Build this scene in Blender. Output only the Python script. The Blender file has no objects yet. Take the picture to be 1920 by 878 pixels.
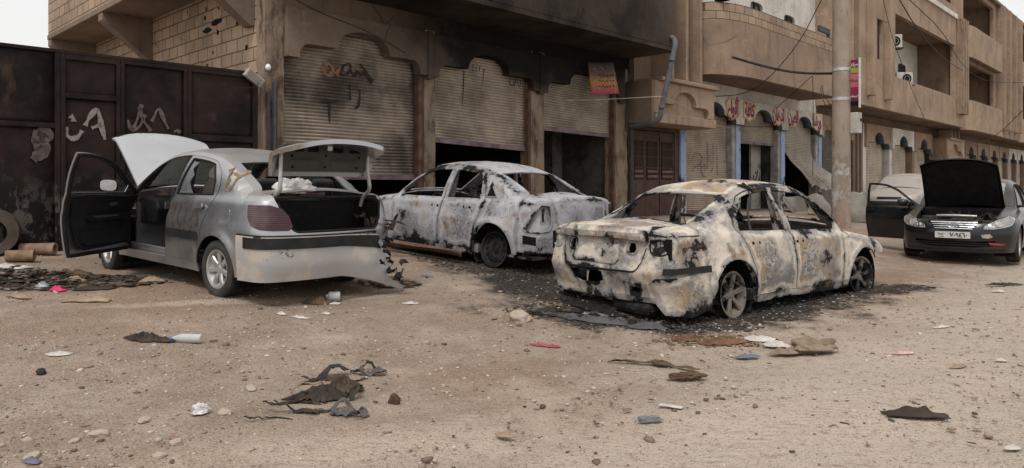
import bpy, bmesh, math, random
import numpy as np
from mathutils import Vector, Matrix
from mathutils.geometry import delaunay_2d_cdt
R = math.radians
PI = math.pi
rng = np.random.default_rng(7)
random.seed(7)
SC = bpy.context.scene
COL = SC.collection

# ------------------------------------------------------------------ camera, sky, sun, exposure
cam_d = bpy.data.cameras.new('camera')
cam = bpy.data.objects.new('camera', cam_d)
COL.objects.link(cam)
CAM_Z = 1.38
cam.location = (0, 0, CAM_Z)
cam.rotation_euler = (R(90), 0, 0)
cam_d.sensor_width = 36
cam_d.lens = 1345 / 1920 * 36
cam_d.shift_y = (345 - 439) / 1920
cam_d.clip_start = 0.05
cam_d.clip_end = 2000
SC.camera = cam
SUN_EL, SUN_AZ = R(58), R(200)          # azimuth the light comes from, clockwise from +Y
world = bpy.data.worlds.new('World')
SC.world = world
world.use_nodes = True
wn = world.node_tree
wn.nodes.clear()
sky = wn.nodes.new('ShaderNodeTexSky')
sky.sky_type = 'NISHITA'
sky.sun_disc = False
sky.sun_elevation = SUN_EL
sky.sun_rotation = SUN_AZ
sky.dust_density = 6.0
sky.air_density = 1.0
hs = wn.nodes.new('ShaderNodeHueSaturation')   # overcast: the blue goes out of it
hs.inputs['Saturation'].default_value = 0.12
bw = wn.nodes.new('ShaderNodeBrightContrast')
mixw = wn.nodes.new('ShaderNodeMix')           # an even cloud deck over the clear sky
mixw.data_type = 'RGBA'
mixw.inputs[0].default_value = 0.75
mixw.inputs[7].default_value = (8.6, 8.55, 8.5, 1)
bg = wn.nodes.new('ShaderNodeBackground')
bg.inputs['Strength'].default_value = 0.11
wo = wn.nodes.new('ShaderNodeOutputWorld')
wn.links.new(sky.outputs[0], hs.inputs['Color'])
wn.links.new(hs.outputs[0], mixw.inputs[6])
wn.links.new(mixw.outputs[2], bg.inputs[0])
wn.links.new(bg.outputs[0], wo.inputs[0])
sun_d = bpy.data.lights.new('sun', 'SUN')
sun_d.energy = 1.5
sun_d.angle = R(12)
sun_d.color = (1, 0.96, 0.9)
sun = bpy.data.objects.new('sun', sun_d)
COL.objects.link(sun)
sd = Vector((math.sin(SUN_AZ) * math.cos(SUN_EL), math.cos(SUN_AZ) * math.cos(SUN_EL), math.sin(SUN_EL)))
sun.rotation_euler = sd.to_track_quat('Z', 'Y').to_euler()
SC.view_settings.view_transform = 'Standard'
SC.view_settings.look = 'None'
SC.view_settings.gamma = 1
SC.view_settings.use_curve_mapping = False
SC.view_settings.exposure = 0.2
SC.render.engine = 'CYCLES'
SC.cycles.max_bounces = 6
SC.cycles.diffuse_bounces = 3
SC.cycles.glossy_bounces = 3
SC.cycles.transparent_max_bounces = 12
SC.cycles.use_denoising = True

# ------------------------------------------------------------------ numpy noise
def _hash(ix, iy, iz, seed):
    h = (ix * 374761393 + iy * 668265263 + iz * 2147483647 + seed * 1442695041) & 0xFFFFFFFF
    h = ((h ^ (h >> 13)) * 1274126177) & 0xFFFFFFFF
    h = h ^ (h >> 16)
    return (h & 0xFFFFFF) / float(0xFFFFFF)
def vnoise(p, seed=0):
    p = np.asarray(p, float)
    i = np.floor(p).astype(np.int64)
    f = p - i
    f = f * f * (3 - 2 * f)
    r = 0
    for dx in (0, 1):
        for dy in (0, 1):
            for dz in (0, 1):
                w = (f[..., 0] if dx else 1 - f[..., 0]) * (f[..., 1] if dy else 1 - f[..., 1]) * (f[..., 2] if dz else 1 - f[..., 2])
                r = r + w * _hash(i[..., 0] + dx, i[..., 1] + dy, i[..., 2] + dz, seed)
    return r * 2 - 1
def fbm(p, octs=4, seed=0, gain=0.5):
    p = np.asarray(p, float)
    a, s, r = 1.0, 0.0, 0.0
    for k in range(octs):
        r = r + a * vnoise(p * (2.03 ** k) + k * 17.3, seed + k)
        s += a
        a *= gain
    return r / s

# ------------------------------------------------------------------ scene objects
def tag(o, label=None, cat=None, group=None, kind=None):
    if label: o['label'] = label
    if cat: o['category'] = cat
    if group: o['group'] = group
    if kind: o['kind'] = kind
    return o
def thing(name, label, cat, loc=(0, 0, 0), rz=0, group=None, rot=None):
    o = bpy.data.objects.new(name, None)
    COL.objects.link(o)
    o.empty_display_size = 0.2
    o.location = loc
    o.rotation_euler = rot if rot else (0, 0, rz)
    return tag(o, label, cat, group)
def link(name, me, material, parent=None):
    o = bpy.data.objects.new(name, me)
    COL.objects.link(o)
    if material is not None:
        me.materials.append(material)
    if parent is not None:
        o.parent = parent
    return o
def copy_tree(o, parent=None):
    c = o.copy()
    COL.objects.link(c)
    if parent is not None:
        c.parent = parent
    for ch in list(o.children):
        copy_tree(ch, c)
    return c

class MB:
    """collects shapes, then links them as one mesh object"""
    def __init__(self):
        self.v = []
        self.f = []
        self.n = 0
        self.a = []
    def raw(self, verts, faces, M=None, a=None):
        verts = np.asarray(verts, float).reshape(-1, 3)
        if M is not None:
            A = np.array(M)
            verts = verts @ A[:3, :3].T + A[:3, 3]
        self.v.append(verts)
        self.a.append(np.asarray(a, float) if a is not None else np.full(len(verts), 0.3))
        b = self.n
        self.f += [tuple(int(i) + b for i in f) for f in faces]
        self.n += len(verts)
        return self
    def box(self, x0, x1, y0, y1, z0, z1, M=None):
        v = [(x0, y0, z0), (x1, y0, z0), (x1, y1, z0), (x0, y1, z0), (x0, y0, z1), (x1, y0, z1), (x1, y1, z1), (x0, y1, z1)]
        f = [(0, 3, 2, 1), (4, 5, 6, 7), (0, 1, 5, 4), (1, 2, 6, 5), (2, 3, 7, 6), (3, 0, 4, 7)]
        return self.raw(v, f, M)
    def prism(self, poly, axis, a0, a1, M=None):
        """2D polygon extruded along axis ('x': (y,z), 'y': (x,z), 'z': (x,y))"""
        n = len(poly)
        def P(p, a):
            return {'x': (a, p[0], p[1]), 'y': (p[0], a, p[1]), 'z': (p[0], p[1], a)}[axis]
        v = [P(p, a0) for p in poly] + [P(p, a1) for p in poly]
        ar = sum(poly[i][0] * poly[(i + 1) % n][1] - poly[(i + 1) % n][0] * poly[i][1] for i in range(n))
        t = tri2d(poly)
        f = [tuple(x) for x in t] + [tuple(i + n for i in x) for x in t]
        f += [(i, (i + 1) % n, (i + 1) % n + n, i + n) for i in range(n)]
        return self.raw(v, f, M)
    def tube(self, pts, r, seg=8, cap=True, closed=False, M=None):
        pts = [Vector(p) for p in pts]
        n = len(pts)
        rr = r if hasattr(r, '__len__') else [r] * n
        V, F = [], []
        up = None
        for i, p in enumerate(pts):
            if closed:
                d = pts[(i + 1) % n] - pts[i - 1]
            else:
                d = pts[min(i + 1, n - 1)] - pts[max(i - 1, 0)]
            if d.length < 1e-9: d = Vector((0, 0, 1))
            d.normalize()
            if up is None:
                up = d.orthogonal().normalized()
            up = (up - d * up.dot(d))
            if up.length < 1e-6: up = d.orthogonal()
            up.normalize()
            w = d.cross(up)
            for k in range(seg):
                a = 2 * PI * k / seg
                V.append(p + (up * math.cos(a) + w * math.sin(a)) * rr[i])
        m = n if closed else n - 1
        for i in range(m):
            j = (i + 1) % n
            for k in range(seg):
                l = (k + 1) % seg
                F.append((i * seg + k, i * seg + l, j * seg + l, j * seg + k))
        if cap and not closed:
            F.append(tuple(range(seg))[::-1])
            F.append(tuple((n - 1) * seg + k for k in range(seg)))
        return self.raw([tuple(v) for v in V], F, M)
    def lathe(self, prof, seg=24, M=None, close=False):
        """profile of (radius, z) turned about z"""
        V, F = [], []
        n = len(prof)
        for (r, z) in prof:
            for k in range(seg):
                a = 2 * PI * k / seg
                V.append((r * math.cos(a), r * math.sin(a), z))
        for i in range(n if close else n - 1):
            j = (i + 1) % n
            for k in range(seg):
                l = (k + 1) % seg
                F.append((i * seg + k, i * seg + l, j * seg + l, j * seg + k))
        return self.raw(V, F, M)
    def grid(self, P):
        P = np.asarray(P, float)
        h, w = P.shape[:2]
        idx = np.arange(h * w).reshape(h, w)
        F = np.stack([idx[:-1, :-1], idx[:-1, 1:], idx[1:, 1:], idx[1:, :-1]], -1).reshape(-1, 4)
        return self.raw(P.reshape(-1, 3), F.tolist())
    def build(self, name, material, parent=None, smooth=None, fix=True, bevel=0, jitter=None):
        me = bpy.data.meshes.new(name)
        V = np.concatenate(self.v) if self.v else np.zeros((0, 3))
        if jitter:
            amp, sc = jitter
            V = V + np.stack([fbm(V * sc + 31 * k, 2, 91 + k) for k in range(3)], -1) * amp
        me.from_pydata(V.tolist(), [], self.f)
        if any((q < 0.299).any() for q in self.a):      # distance to the panel's edge, for scorched borders
            at = me.attributes.new('edge', 'FLOAT', 'POINT')
            at.data.foreach_set('value', np.concatenate(self.a).astype(np.float32))
        if fix:
            bm = bmesh.new()
            bm.from_mesh(me)
            bmesh.ops.recalc_face_normals(bm, faces=bm.faces)
            bm.to_mesh(me)
            bm.free()
        if smooth is not None:
            me.polygons.foreach_set('use_smooth', [True] * len(me.polygons))
            if smooth < 179:
                me.set_sharp_from_angle(angle=R(smooth))
        o = link(name, me, material, parent)
        if bevel:
            b = o.modifiers.new('bevel', 'BEVEL')
            b.width = bevel
            b.segments = 2
            b.limit_method = 'ANGLE'
        return o

# ------------------------------------------------------------------ planar triangulation
def inside(poly, pts):
    poly = np.asarray(poly, float)
    x, y = pts[:, 0], pts[:, 1]
    r = np.zeros(len(pts), bool)
    n = len(poly)
    j = n - 1
    for i in range(n):
        xi, yi = poly[i]
        xj, yj = poly[j]
        if yi != yj:
            c = ((yi > y) != (yj > y)) & (x < (xj - xi) * (y - yi) / (yj - yi) + xi)
            r ^= c
        j = i
    return r
def resample(poly, h):
    out = []
    n = len(poly)
    for i in range(n):
        a, b = np.array(poly[i], float), np.array(poly[(i + 1) % n], float)
        k = max(1, int(math.ceil(np.linalg.norm(b - a) / h)))
        for q in range(k):
            out.append(a + (b - a) * q / k)
    return np.array(out)
def fill2d(outer, holes=(), h=0.03):
    """dense triangulation of a polygon with holes: points (n,2), triangles"""
    loops = [resample(outer, h)] + [resample(q, h) for q in holes]
    B = np.concatenate(loops)
    x0, y0 = B.min(0)
    x1, y1 = B.max(0)
    gx = np.arange(x0, x1, h)
    gy = np.arange(y0, y1, h * 0.87)
    G = np.array([(x + (h / 2 if j % 2 else 0), y) for j, y in enumerate(gy) for x in gx]).reshape(-1, 2)
    if len(G):
        ok = inside(loops[0], G)
        for q in loops[1:]:
            ok &= ~inside(q, G)
        G = G[ok]
    if len(G):
        d = np.full(len(G), 9.0)
        for c in range(0, len(B), 64):
            dd = np.sqrt(((G[:, None, :] - B[None, c:c + 64, :]) ** 2).sum(-1)).min(1)
            d = np.minimum(d, dd)
        G = G[d > 0.55 * h]
    P = np.concatenate([B, G]) if len(G) else B
    E = []
    o = 0
    for q in loops:
        m = len(q)
        E += [(o + i, o + (i + 1) % m) for i in range(m)]
        o += m
    r = delaunay_2d_cdt([Vector(p) for p in P], E, [], 0, 1e-6)
    V = np.array([tuple(v) for v in r[0]])
    T = np.array([f for f in r[2] if len(f) == 3])
    c = V[T].mean(1)
    ok = inside(loops[0], c)
    for q in loops[1:]:
        ok &= ~inside(q, c)
    T = T[ok]
    a = V[T]
    ar = (a[:, 1, 0] - a[:, 0, 0]) * (a[:, 2, 1] - a[:, 0, 1]) - (a[:, 2, 0] - a[:, 0, 0]) * (a[:, 1, 1] - a[:, 0, 1])
    T[ar < 0] = T[ar < 0][:, ::-1]
    return V, T
def tri2d(poly):
    from mathutils.geometry import tessellate_polygon
    return tessellate_polygon([[Vector((p[0], p[1], 0)) for p in poly]])

# ------------------------------------------------------------------ materials
class NT:
    def __init__(self, name):
        self.m = bpy.data.materials.new(name)
        self.m.use_nodes = True
        self.t = self.m.node_tree
        self.b = self.t.nodes['Principled BSDF']
        self.b.inputs['Specular IOR Level'].default_value = 0.18
        self.tc = None
    def new(self, kind, **kw):
        n = self.t.nodes.new(kind)
        for k, v in kw.items():
            setattr(n, k, v)
        return n
    def put(self, sock, v):
        if isinstance(v, bpy.types.NodeSocket):
            self.t.links.new(v, sock)
        elif v is not None:
            if hasattr(sock, 'default_value') and hasattr(sock.default_value, '__len__') and not hasattr(v, '__len__'):
                v = (v, v, v, 1)[:len(sock.default_value)]
            if hasattr(v, '__len__') and len(v) == 3 and len(sock.default_value) == 4:
                v = (*v, 1)
            sock.default_value = v
    def coord(self, scale=None, off=None):
        if self.tc is None:
            self.tc = self.new('ShaderNodeTexCoord')
        s = self.tc.outputs['Object']
        if scale is not None or off is not None:
            mp = self.new('ShaderNodeMapping')
            self.put(mp.inputs[0], s)
            if scale is not None: mp.inputs['Scale'].default_value = scale
            if off is not None: mp.inputs['Location'].default_value = off
            s = mp.outputs[0]
        return s
    def sep(self, v=None):
        n = self.new('ShaderNodeSeparateXYZ')
        self.put(n.inputs[0], v if v is not None else self.coord())
        return n.outputs
    def noise(self, scale, detail=4, rough=0.55, vec=None, dist=0.0, col=False):
        n = self.new('ShaderNodeTexNoise')
        self.put(n.inputs['Vector'], vec if vec is not None else self.coord())
        n.inputs['Scale'].default_value = scale
        n.inputs['Detail'].default_value = detail
        n.inputs['Roughness'].default_value = rough
        n.inputs['Distortion'].default_value = dist
        return n.outputs[1 if col else 0]
    def voro(self, scale, vec=None, feature='F1', out=0):
        n = self.new('ShaderNodeTexVoronoi', feature=feature)
        self.put(n.inputs['Vector'], vec if vec is not None else self.coord())
        n.inputs['Scale'].default_value = scale
        return n.outputs[out]
    def ramp(self, f, stops, interp='LINEAR'):
        n = self.new('ShaderNodeValToRGB')
        n.color_ramp.interpolation = interp
        e = n.color_ramp.elements
        while len(e) < len(stops): e.new(0.5)
        for k, (p, c) in enumerate(stops):
            e[k].position = p
            e[k].color = (*c, 1) if hasattr(c, '__len__') else (c, c, c, 1)
        self.put(n.inputs[0], f)
        return n.outputs[0]
    def math(self, op, a, b=None, c=None, clamp=False):
        n = self.new('ShaderNodeMath', operation=op, use_clamp=clamp)
        self.put(n.inputs[0], a)
        if b is not None: self.put(n.inputs[1], b)
        if c is not None: self.put(n.inputs[2], c)
        return n.outputs[0]
    def mr(self, v, a, b, c=0.0, d=1.0, smooth=True):
        n = self.new('ShaderNodeMapRange')
        if smooth: n.interpolation_type = 'SMOOTHSTEP'
        self.put(n.inputs[0], v)
        for k, x in zip((1, 2, 3, 4), (a, b, c, d)): self.put(n.inputs[k], x)
        return n.outputs[0]
    def mix(self, f, a, b, mode='MIX'):
        n = self.new('ShaderNodeMix', data_type='RGBA', blend_type=mode)
        self.put(n.inputs[0], f)
        self.put(n.inputs[6], a)
        self.put(n.inputs[7], b)
        return n.outputs[2]
    def bump(self, h, strength=0.4, dist=0.01, prev=None):
        n = self.new('ShaderNodeBump')
        n.inputs['Strength'].default_value = strength
        n.inputs['Distance'].default_value = dist
        self.put(n.inputs['Height'], h)
        if prev is not None: self.put(n.inputs['Normal'], prev)
        return n.outputs[0]
    def out(self, base=None, rough=None, normal=None, metal=None, **kw):
        self.put(self.b.inputs['Base Color'], base)
        self.put(self.b.inputs['Roughness'], rough)
        self.put(self.b.inputs['Normal'], normal)
        self.put(self.b.inputs['Metallic'], metal)
        for k, v in kw.items():
            self.put(self.b.inputs[k.replace('_', ' ')], v)
        return self.m
_simple = {}
def simple(name, col, rough=0.7, metal=0.0, var=0.25, scale=9.0, bump=0.2, bd=0.004, **kw):
    """one colour broken up by dust and wear"""
    if name in _simple: return _simple[name]
    n = NT(name)
    c = np.array(col)
    f = n.noise(scale, 6, 0.62)
    base = n.ramp(f, [(0.3, tuple(c * (1 - var))), (0.55, tuple(c)), (0.75, tuple(np.minimum(c * (1 + var), 1)))])
    r = n.mr(n.noise(scale * 2.3, 4), 0.3, 0.7, max(rough - 0.12, 0.02), min(rough + 0.12, 1))
    nm = n.bump(n.noise(scale * 6, 5, 0.65), bump, bd) if bump else None
    if rough < 0.5 or metal > 0.3: n.b.inputs['Specular IOR Level'].default_value = 0.5
    m = n.out(base, r, nm, metal, **kw)
    _simple[name] = m
    return m
# ------------------------------------------------------------------ the street's own axes: t along the facade, s out from it
FA = math.atan(1310 / 1345)
DX, DY = math.sin(FA), math.cos(FA)
NX, NY = DY, -DX
PX, PY = -0.3257 * 12.3, 12.3
def world_ts(t, s, z=0.0):
    return (PX + DX * t + NX * s, PY + DY * t + NY * s, z)
def to_ts(x, y):
    return ((x - PX) * DX + (y - PY) * DY, (x - PX) * NX + (y - PY) * NY)
FROT = math.atan2(DY, DX)
def gz_s(s):
    return np.interp(s, [-3, 0, 1.8, 4.4, 6.6, 7.8, 9.5, 30], [0.46, 0.45, 0.36, 0.25, 0.08, 0.0, 0.0, -0.05])
def ground_rough(x, y):
    x = np.asarray(x, float); y = np.asarray(y, float)
    p = np.stack([x, y, np.zeros_like(x)], -1)
    return 0.035 * fbm(p * 0.55, 3, 3) + 0.016 * fbm(p * 2.1, 3, 13) + 0.006 * fbm(p * 9.0, 3, 23)
def gz(x, y):
    t, s = to_ts(np.asarray(x, float), np.asarray(y, float))
    return gz_s(s) + ground_rough(x, y)
def px(x, y, z=None):
    """ground point seen at photo pixel (x, y) by walking down the ray"""
    u, w = (x - 960) / 1345, (y - 345) / 1345
    d = 1.5
    for k in range(3000):
        zz = CAM_Z - w * d
        if zz <= float(gz(u * d, d)): break
        d += 0.03
    return (u * d, d, float(gz(u * d, d)))
# ------------------------------------------------------------------ ground
def ground():
    def axis(segs):
        out = []
        for a, b, h in segs:
            out += list(np.arange(a, b - 1e-6, h))
        return np.array(out + [segs[-1][1]])
    X = axis([(-250, -40, 15), (-40, -14, 1.0), (-14, -7, 0.15), (-7, 9, 0.04), (9, 16, 0.09), (16, 40, 0.5), (40, 300, 10)])
    Y = axis([(-60, -2, 3), (-2, 1.6, 0.2), (1.6, 6, 0.028), (6, 11, 0.045), (11, 17, 0.09), (17, 45, 0.4), (45, 300, 8)])
    xx, yy = np.meshgrid(X, Y)
    t, s = to_ts(xx, yy)
    zz = gz_s(s) + ground_rough(xx, yy)
    p = np.stack([xx, yy, 0 * xx], -1)
    near = (np.hypot(xx, yy) < 20)
    zz = zz + near * (0.004 * fbm(p * 26, 2, 33) + 0.0035 * np.maximum(fbm(p * 14, 2, 43), 0))
    # shallow wheel ruts along the street
    for sr in (9.0, 10.6):
        zz -= 0.02 * np.exp(-((s - sr - 0.25 * np.sin(t * 0.35)) / 0.28) ** 2)
    m = MB().grid(np.stack([xx, yy, zz], -1))
    n = NT('dirt')
    c = n.coord()
    big = n.noise(0.35, 5, 0.6)
    mid = n.noise(2.2, 6, 0.65)
    fine = n.noise(38, 5, 0.7)
    grit = n.voro(55)
    base = n.ramp(mid, [(0.3, (0.20, 0.152, 0.117)), (0.5, (0.275, 0.218, 0.172)), (0.7, (0.35, 0.288, 0.236))])
    base = n.mix(n.mr(big, 0.42, 0.66), base, (0.225, 0.146, 0.099))
    # the packed, paler wheel track of the street
    vm = n.new('ShaderNodeVectorMath', operation='DOT_PRODUCT')
    n.put(vm.inputs[0], c); vm.inputs[1].default_value = (NX, NY, 0)
    so = n.math('SUBTRACT', vm.outputs['Value'], PX * NX + PY * NY)
    so = n.math('ADD', so, n.math('MULTIPLY', n.math('SUBTRACT', n.noise(0.8, 4), 0.5), 1.6))
    base = n.mix(n.mr(so, 8.0, 9.6), base, n.mix(mid, (0.345, 0.283, 0.23), (0.455, 0.38, 0.312)))
    # burnt ground where the two wrecks stand
    def blob(cx, cy, a, b, ang):
        mp = n.new('ShaderNodeMapping')
        mp.vector_type = 'TEXTURE'
        n.put(mp.inputs[0], c)
        mp.inputs['Location'].default_value = (cx, cy, 0)
        mp.inputs['Rotation'].default_value = (0, 0, ang)
        mp.inputs['Scale'].default_value = (a, b, 1000)
        ln = n.new('ShaderNodeVectorMath', operation='LENGTH')
        n.put(ln.inputs[0], mp.outputs[0])
        return n.math('ADD', ln.outputs['Value'], n.math('MULTIPLY', n.math('SUBTRACT', n.noise(2.2, 8, 0.72), 0.5), 2.6))
    base = n.mix(n.mr(blob(-0.75, 3.8, 1.2, 0.35, R(12)), 1.2, 0.3, 0, 0.6), base, (0.5, 0.41, 0.335))
    base = n.mix(n.mr(blob(1.7, 4.2, 1.5, 0.6, R(15)), 1.3, 0.2, 0, 0.45), base, (0.5, 0.41, 0.335))
    base = n.mix(n.mr(blob(-2.6, 7.05, 1.15, 0.09, R(24)), 1.7, 0.6, 0, 0.55), base, (0.52, 0.43, 0.35))
    base = n.mix(n.mr(blob(4.2, 9.5, 4.5, 1.0, R(40)), 1.4, 0.4, 0, 0.5), base, (0.2, 0.122, 0.08))
    # dusty light patches
    base = n.mix(n.mr(n.noise(0.75, 3, 0.5, n.coord(off=(4.2, 1.3, 0))), 0.58, 0.72, 0, 0.55), base, (0.47, 0.375, 0.30))
    base = n.mix(n.mr(fine, 0.35, 0.72, 0.0, 0.6), base, n.mix(0.5, base, (0.46, 0.375, 0.30)))
    base = n.mix(n.mr(n.noise(11, 6, 0.72, n.coord(off=(2, 7, 0))), 0.5, 0.68, 0, 0.5), base, (0.17, 0.12, 0.09))
    base = n.mix(n.mr(n.noise(75, 3, 0.6), 0.55, 0.66, 0, 0.65), base, (0.085, 0.06, 0.046))
    base = n.mix(n.mr(n.noise(60, 2, 0.5, n.coord(off=(3, 9, 1))), 0.66, 0.74, 0, 0.8), base, (0.52, 0.44, 0.37))
    for (cx, cy, a, b, ang, st) in ASH:
        base = n.mix(n.mr(blob(cx, cy, a, b, ang), 1.15, 0.55, 0, st), base, n.mix(n.mr(fine, 0.4, 0.62), (0.012, 0.011, 0.011), (0.06, 0.054, 0.05)))
    h = n.math('ADD', n.math('MULTIPLY', fine, 0.6), n.math('MULTIPLY', grit, 0.6))
    h = n.math('ADD', h, n.math('MULTIPLY', n.noise(11, 5, 0.7), 1.6))
    # faint tyre tracks pressed along the street
    vt = n.new('ShaderNodeVectorMath', operation='DOT_PRODUCT')
    n.put(vt.inputs[0], c); vt.inputs[1].default_value = (DX, DY, 0)
    to_ = n.math('SUBTRACT', vt.outputs['Value'], PX * DX + PY * DY)
    sr_ = n.math('SUBTRACT', vm.outputs['Value'], PX * NX + PY * NY)
    bend_ = n.math('MULTIPLY', n.math('SINE', n.math('MULTIPLY', to_, 0.35)), 0.25)
    for s0 in (8.55, 9.95):
        dd_ = n.math('ABSOLUTE', n.math('SUBTRACT', n.math('SUBTRACT', sr_, s0), bend_))
        mk_ = n.math('MULTIPLY', n.mr(dd_, 0.13, 0.08), n.mr(n.noise(1.1, 4, 0.6), 0.42, 0.58))
        rib = n.math('SINE', n.math('ADD', n.math('MULTIPLY', to_, 70), n.math('MULTIPLY', dd_, 60)))
        h = n.math('ADD', h, n.math('MULTIPLY', mk_, n.math('MULTIPLY', rib, 0.45)))
        base = n.mix(n.math('MULTIPLY', mk_, 0.35), base, (0.42, 0.345, 0.28))
    nm = n.bump(h, 0.9, 0.016)
    m.build('ground', n.out(base, 0.95, nm), smooth=60, fix=False)['kind'] = 'structure'
ASH = [(2.75, 8.2, 2.3, 0.95, R(38), 1.0), (1.15, 7.05, 1.5, 0.5, R(-8), 1.0), (4.6, 9.2, 1.2, 0.45, R(20), 0.9), (-0.5, 10.2, 1.9, 0.8, R(125), 0.85), (0.25, 8.6, 1.5, 0.6, R(105), 0.95),
       (-5.6, 7.5, 1.3, 0.5, R(0), 0.6)]
ground()

# ------------------------------------------------------------------ materials of the buildings
def soot_plaster(name, col, soot_fn=None, block=None, bumps=1.0, stain=0.6):
    """sandy render, optional block courses; soot_fn(n) gives a socket 0..1 where smoke has blackened it"""
    n = NT(name)
    c = np.array(col)
    f = n.noise(0.9, 6, 0.65)
    base = n.ramp(f, [(0.28, tuple(c * 0.68)), (0.5, tuple(c)), (0.74, tuple(np.minimum(c * 1.22, 1)))])
    drip = n.noise(1.0, 5, 0.6, n.coord((5.0, 5.0, 0.45)))
    base = n.mix(n.mr(drip, 0.52, 0.74, 0, stain), base, tuple(c * 0.42))
    base = n.mix(n.mr(n.noise(14, 4, 0.7), 0.58, 0.75, 0, 0.5), base, tuple(c * 0.5))
    base = n.mix(n.mr(n.noise(8, 3, 0.6, n.coord(off=(7, 1, 3))), 0.62, 0.72, 0, 0.45), base, tuple(np.minimum(c * 1.45, 1)))
    crk = n.voro(0.55, n.mix(0.12, n.coord(), n.noise(1.5, 4, 0.6, col=True)), 'DISTANCE_TO_EDGE')
    base = n.mix(n.math('MULTIPLY', n.mr(crk, 0.012, 0.003), n.mr(n.noise(0.6, 3), 0.5, 0.6, 0, 0.6)), base, tuple(c * 0.3))
    base = n.mix(n.mr(n.noise(1.9, 6, 0.68, n.coord(off=(11, 5, 2))), 0.6, 0.63, 0, 0.5), base, tuple(np.minimum(c * 1.28, 1)))
    base = n.mix(n.mr(n.noise(0.45, 4, 0.6, n.coord(off=(1, 15, 6))), 0.45, 0.7, 0, 0.4), base, tuple(c * 0.55))
    h = n.math('ADD', n.math('MULTIPLY', n.noise(22, 6, 0.7), 0.7), n.math('MULTIPLY', n.noise(5, 4, 0.6), 1.0))
    nm = None
    if block:
        bw_, bh_, mort, rot = block
        br = n.new('ShaderNodeTexBrick')
        sp = n.sep()
        mp = n.new('ShaderNodeCombineXYZ')
        n.put(mp.inputs[0], sp[rot]); n.put(mp.inputs[1], sp[2])
        wob = n.new('ShaderNodeVectorMath', operation='MULTIPLY_ADD')
        n.put(wob.inputs[0], n.noise(3.0, 3, 0.6, col=True))
        wob.inputs[1].default_value = (0.03, 0.03, 0.03)
        n.put(wob.inputs[2], mp.outputs[0])
        n.put(br.inputs['Vector'], wob.outputs[0])
        br.inputs['Scale'].default_value = 1
        br.inputs['Brick Width'].default_value = bw_
        br.inputs['Row Height'].default_value = bh_
        br.inputs['Mortar Size'].default_value = mort
        br.inputs['Mortar Smooth'].default_value = 0.35
        br.inputs['Color1'].default_value = (0.86, 0.86, 0.86, 1)
        br.inputs['Color2'].default_value = (1.12, 1.1, 1.06, 1)
        br.inputs['Mortar'].default_value = (0.42, 0.38, 0.35, 1)
        base = n.mix(1.0, base, br.outputs[0], 'MULTIPLY')
        nm = n.bump(br.outputs['Fac'], 0.9, -0.035)
    if soot_fn:
        base = n.mix(soot_fn(n), base, n.mix(n.noise(3, 4), (0.006, 0.005, 0.0045), (0.018, 0.015, 0.013)))
    nm = n.bump(h, 0.55 * bumps, 0.03, nm)
    return n.out(base, 0.93, nm)
def soot_A(n):
    """smoke rose out of the burnt shops: blackest under the overhang around t 4..9"""
    o = n.sep()
    nz = n.math('MULTIPLY', n.math('SUBTRACT', n.noise(0.9, 5, 0.6), 0.5), 2.6)
    hz = n.mr(n.math('ADD', o[2], nz), 2.2, 4.7)
    tt = n.mr(n.math('ADD', o[0], nz), 0.4, 4.6)
    tt = n.math('MAXIMUM', tt, n.math('MULTIPLY', n.mr(n.math('ADD', o[0], nz), 2.2, 5.0), n.mr(n.math('ADD', o[2], n.math('MULTIPLY', nz, 0.4)), 3.3, 4.3)))
    te = n.mr(n.math('ADD', o[0], nz), 12.6, 9.6, 0.35, 1)
    return n.math('MULTIPLY', n.math('MULTIPLY', n.math('ADD', n.math('MULTIPLY', hz, 0.86), 0.24), n.math('ADD', n.math('MULTIPLY', tt, 0.8), 0.2)), te, clamp=True)
TAN = (0.285, 0.205, 0.15)
M_A = soot_plaster('sooty_render', (0.27, 0.2, 0.148), soot_A)
M_Apost = soot_plaster('rough_post_render', (0.25, 0.187, 0.14), lambda n: n.math('MULTIPLY', n.mr(n.noise(1.6, 5, 0.7, n.coord((2, 2, 0.7))), 0.45, 0.65), 0.72))
M_Afas = soot_plaster('smoked_fascia', (0.235, 0.178, 0.135), soot_A, stain=0.3)
M_Aover = soot_plaster('burnt_overhang', (0.165, 0.125, 0.095), lambda n: n.math('MULTIPLY', n.mr(n.noise(0.9, 6, 0.65), 0.36, 0.6, 0.74, 0.98), n.mr(n.math('ADD', n.sep()[0], n.math('MULTIPLY', n.noise(0.8, 5, 0.6), 2.6)), 12.6, 9.2, 0.45, 1)))
M_TAN = soot_plaster('tan_render', TAN)
M_TAN2 = soot_plaster('tan_render_pale', (0.325, 0.238, 0.172))
M_BROWN = soot_plaster('brown_render', (0.205, 0.145, 0.105))
M_BLOCK = soot_plaster('block_wall', (0.36, 0.268, 0.197), None, (0.42, 0.235, 0.013, 1), 1.0, 0.3)
M_BLOCKF = soot_plaster('parapet_blocks', (0.335, 0.25, 0.182), None, (0.42, 0.24, 0.012, 0), 0.8, 0.25)
M_WHITE = soot_plaster('white_render', (0.62, 0.585, 0.53), None, None, 0.5, 0.3)
M_WHITEP = soot_plaster('painted_fascia', (0.56, 0.52, 0.475), lambda n: n.math('MULTIPLY', n.mr(n.noise(0.7, 4, 0.6), 0.52, 0.7), 0.25), None, 0.5, 0.35)
M_DARKROOM = soot_plaster('burnt_room', (0.05, 0.045, 0.04), lambda n: n.mr(n.noise(0.8, 5, 0.65), 0.38, 0.62, 0.3, 1.0))
M_GREYROOM = soot_plaster('grey_room', (0.12, 0.11, 0.1), lambda n: n.math('MULTIPLY', n.mr(n.noise(0.9, 5, 0.65), 0.4, 0.65), 0.8))
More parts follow.
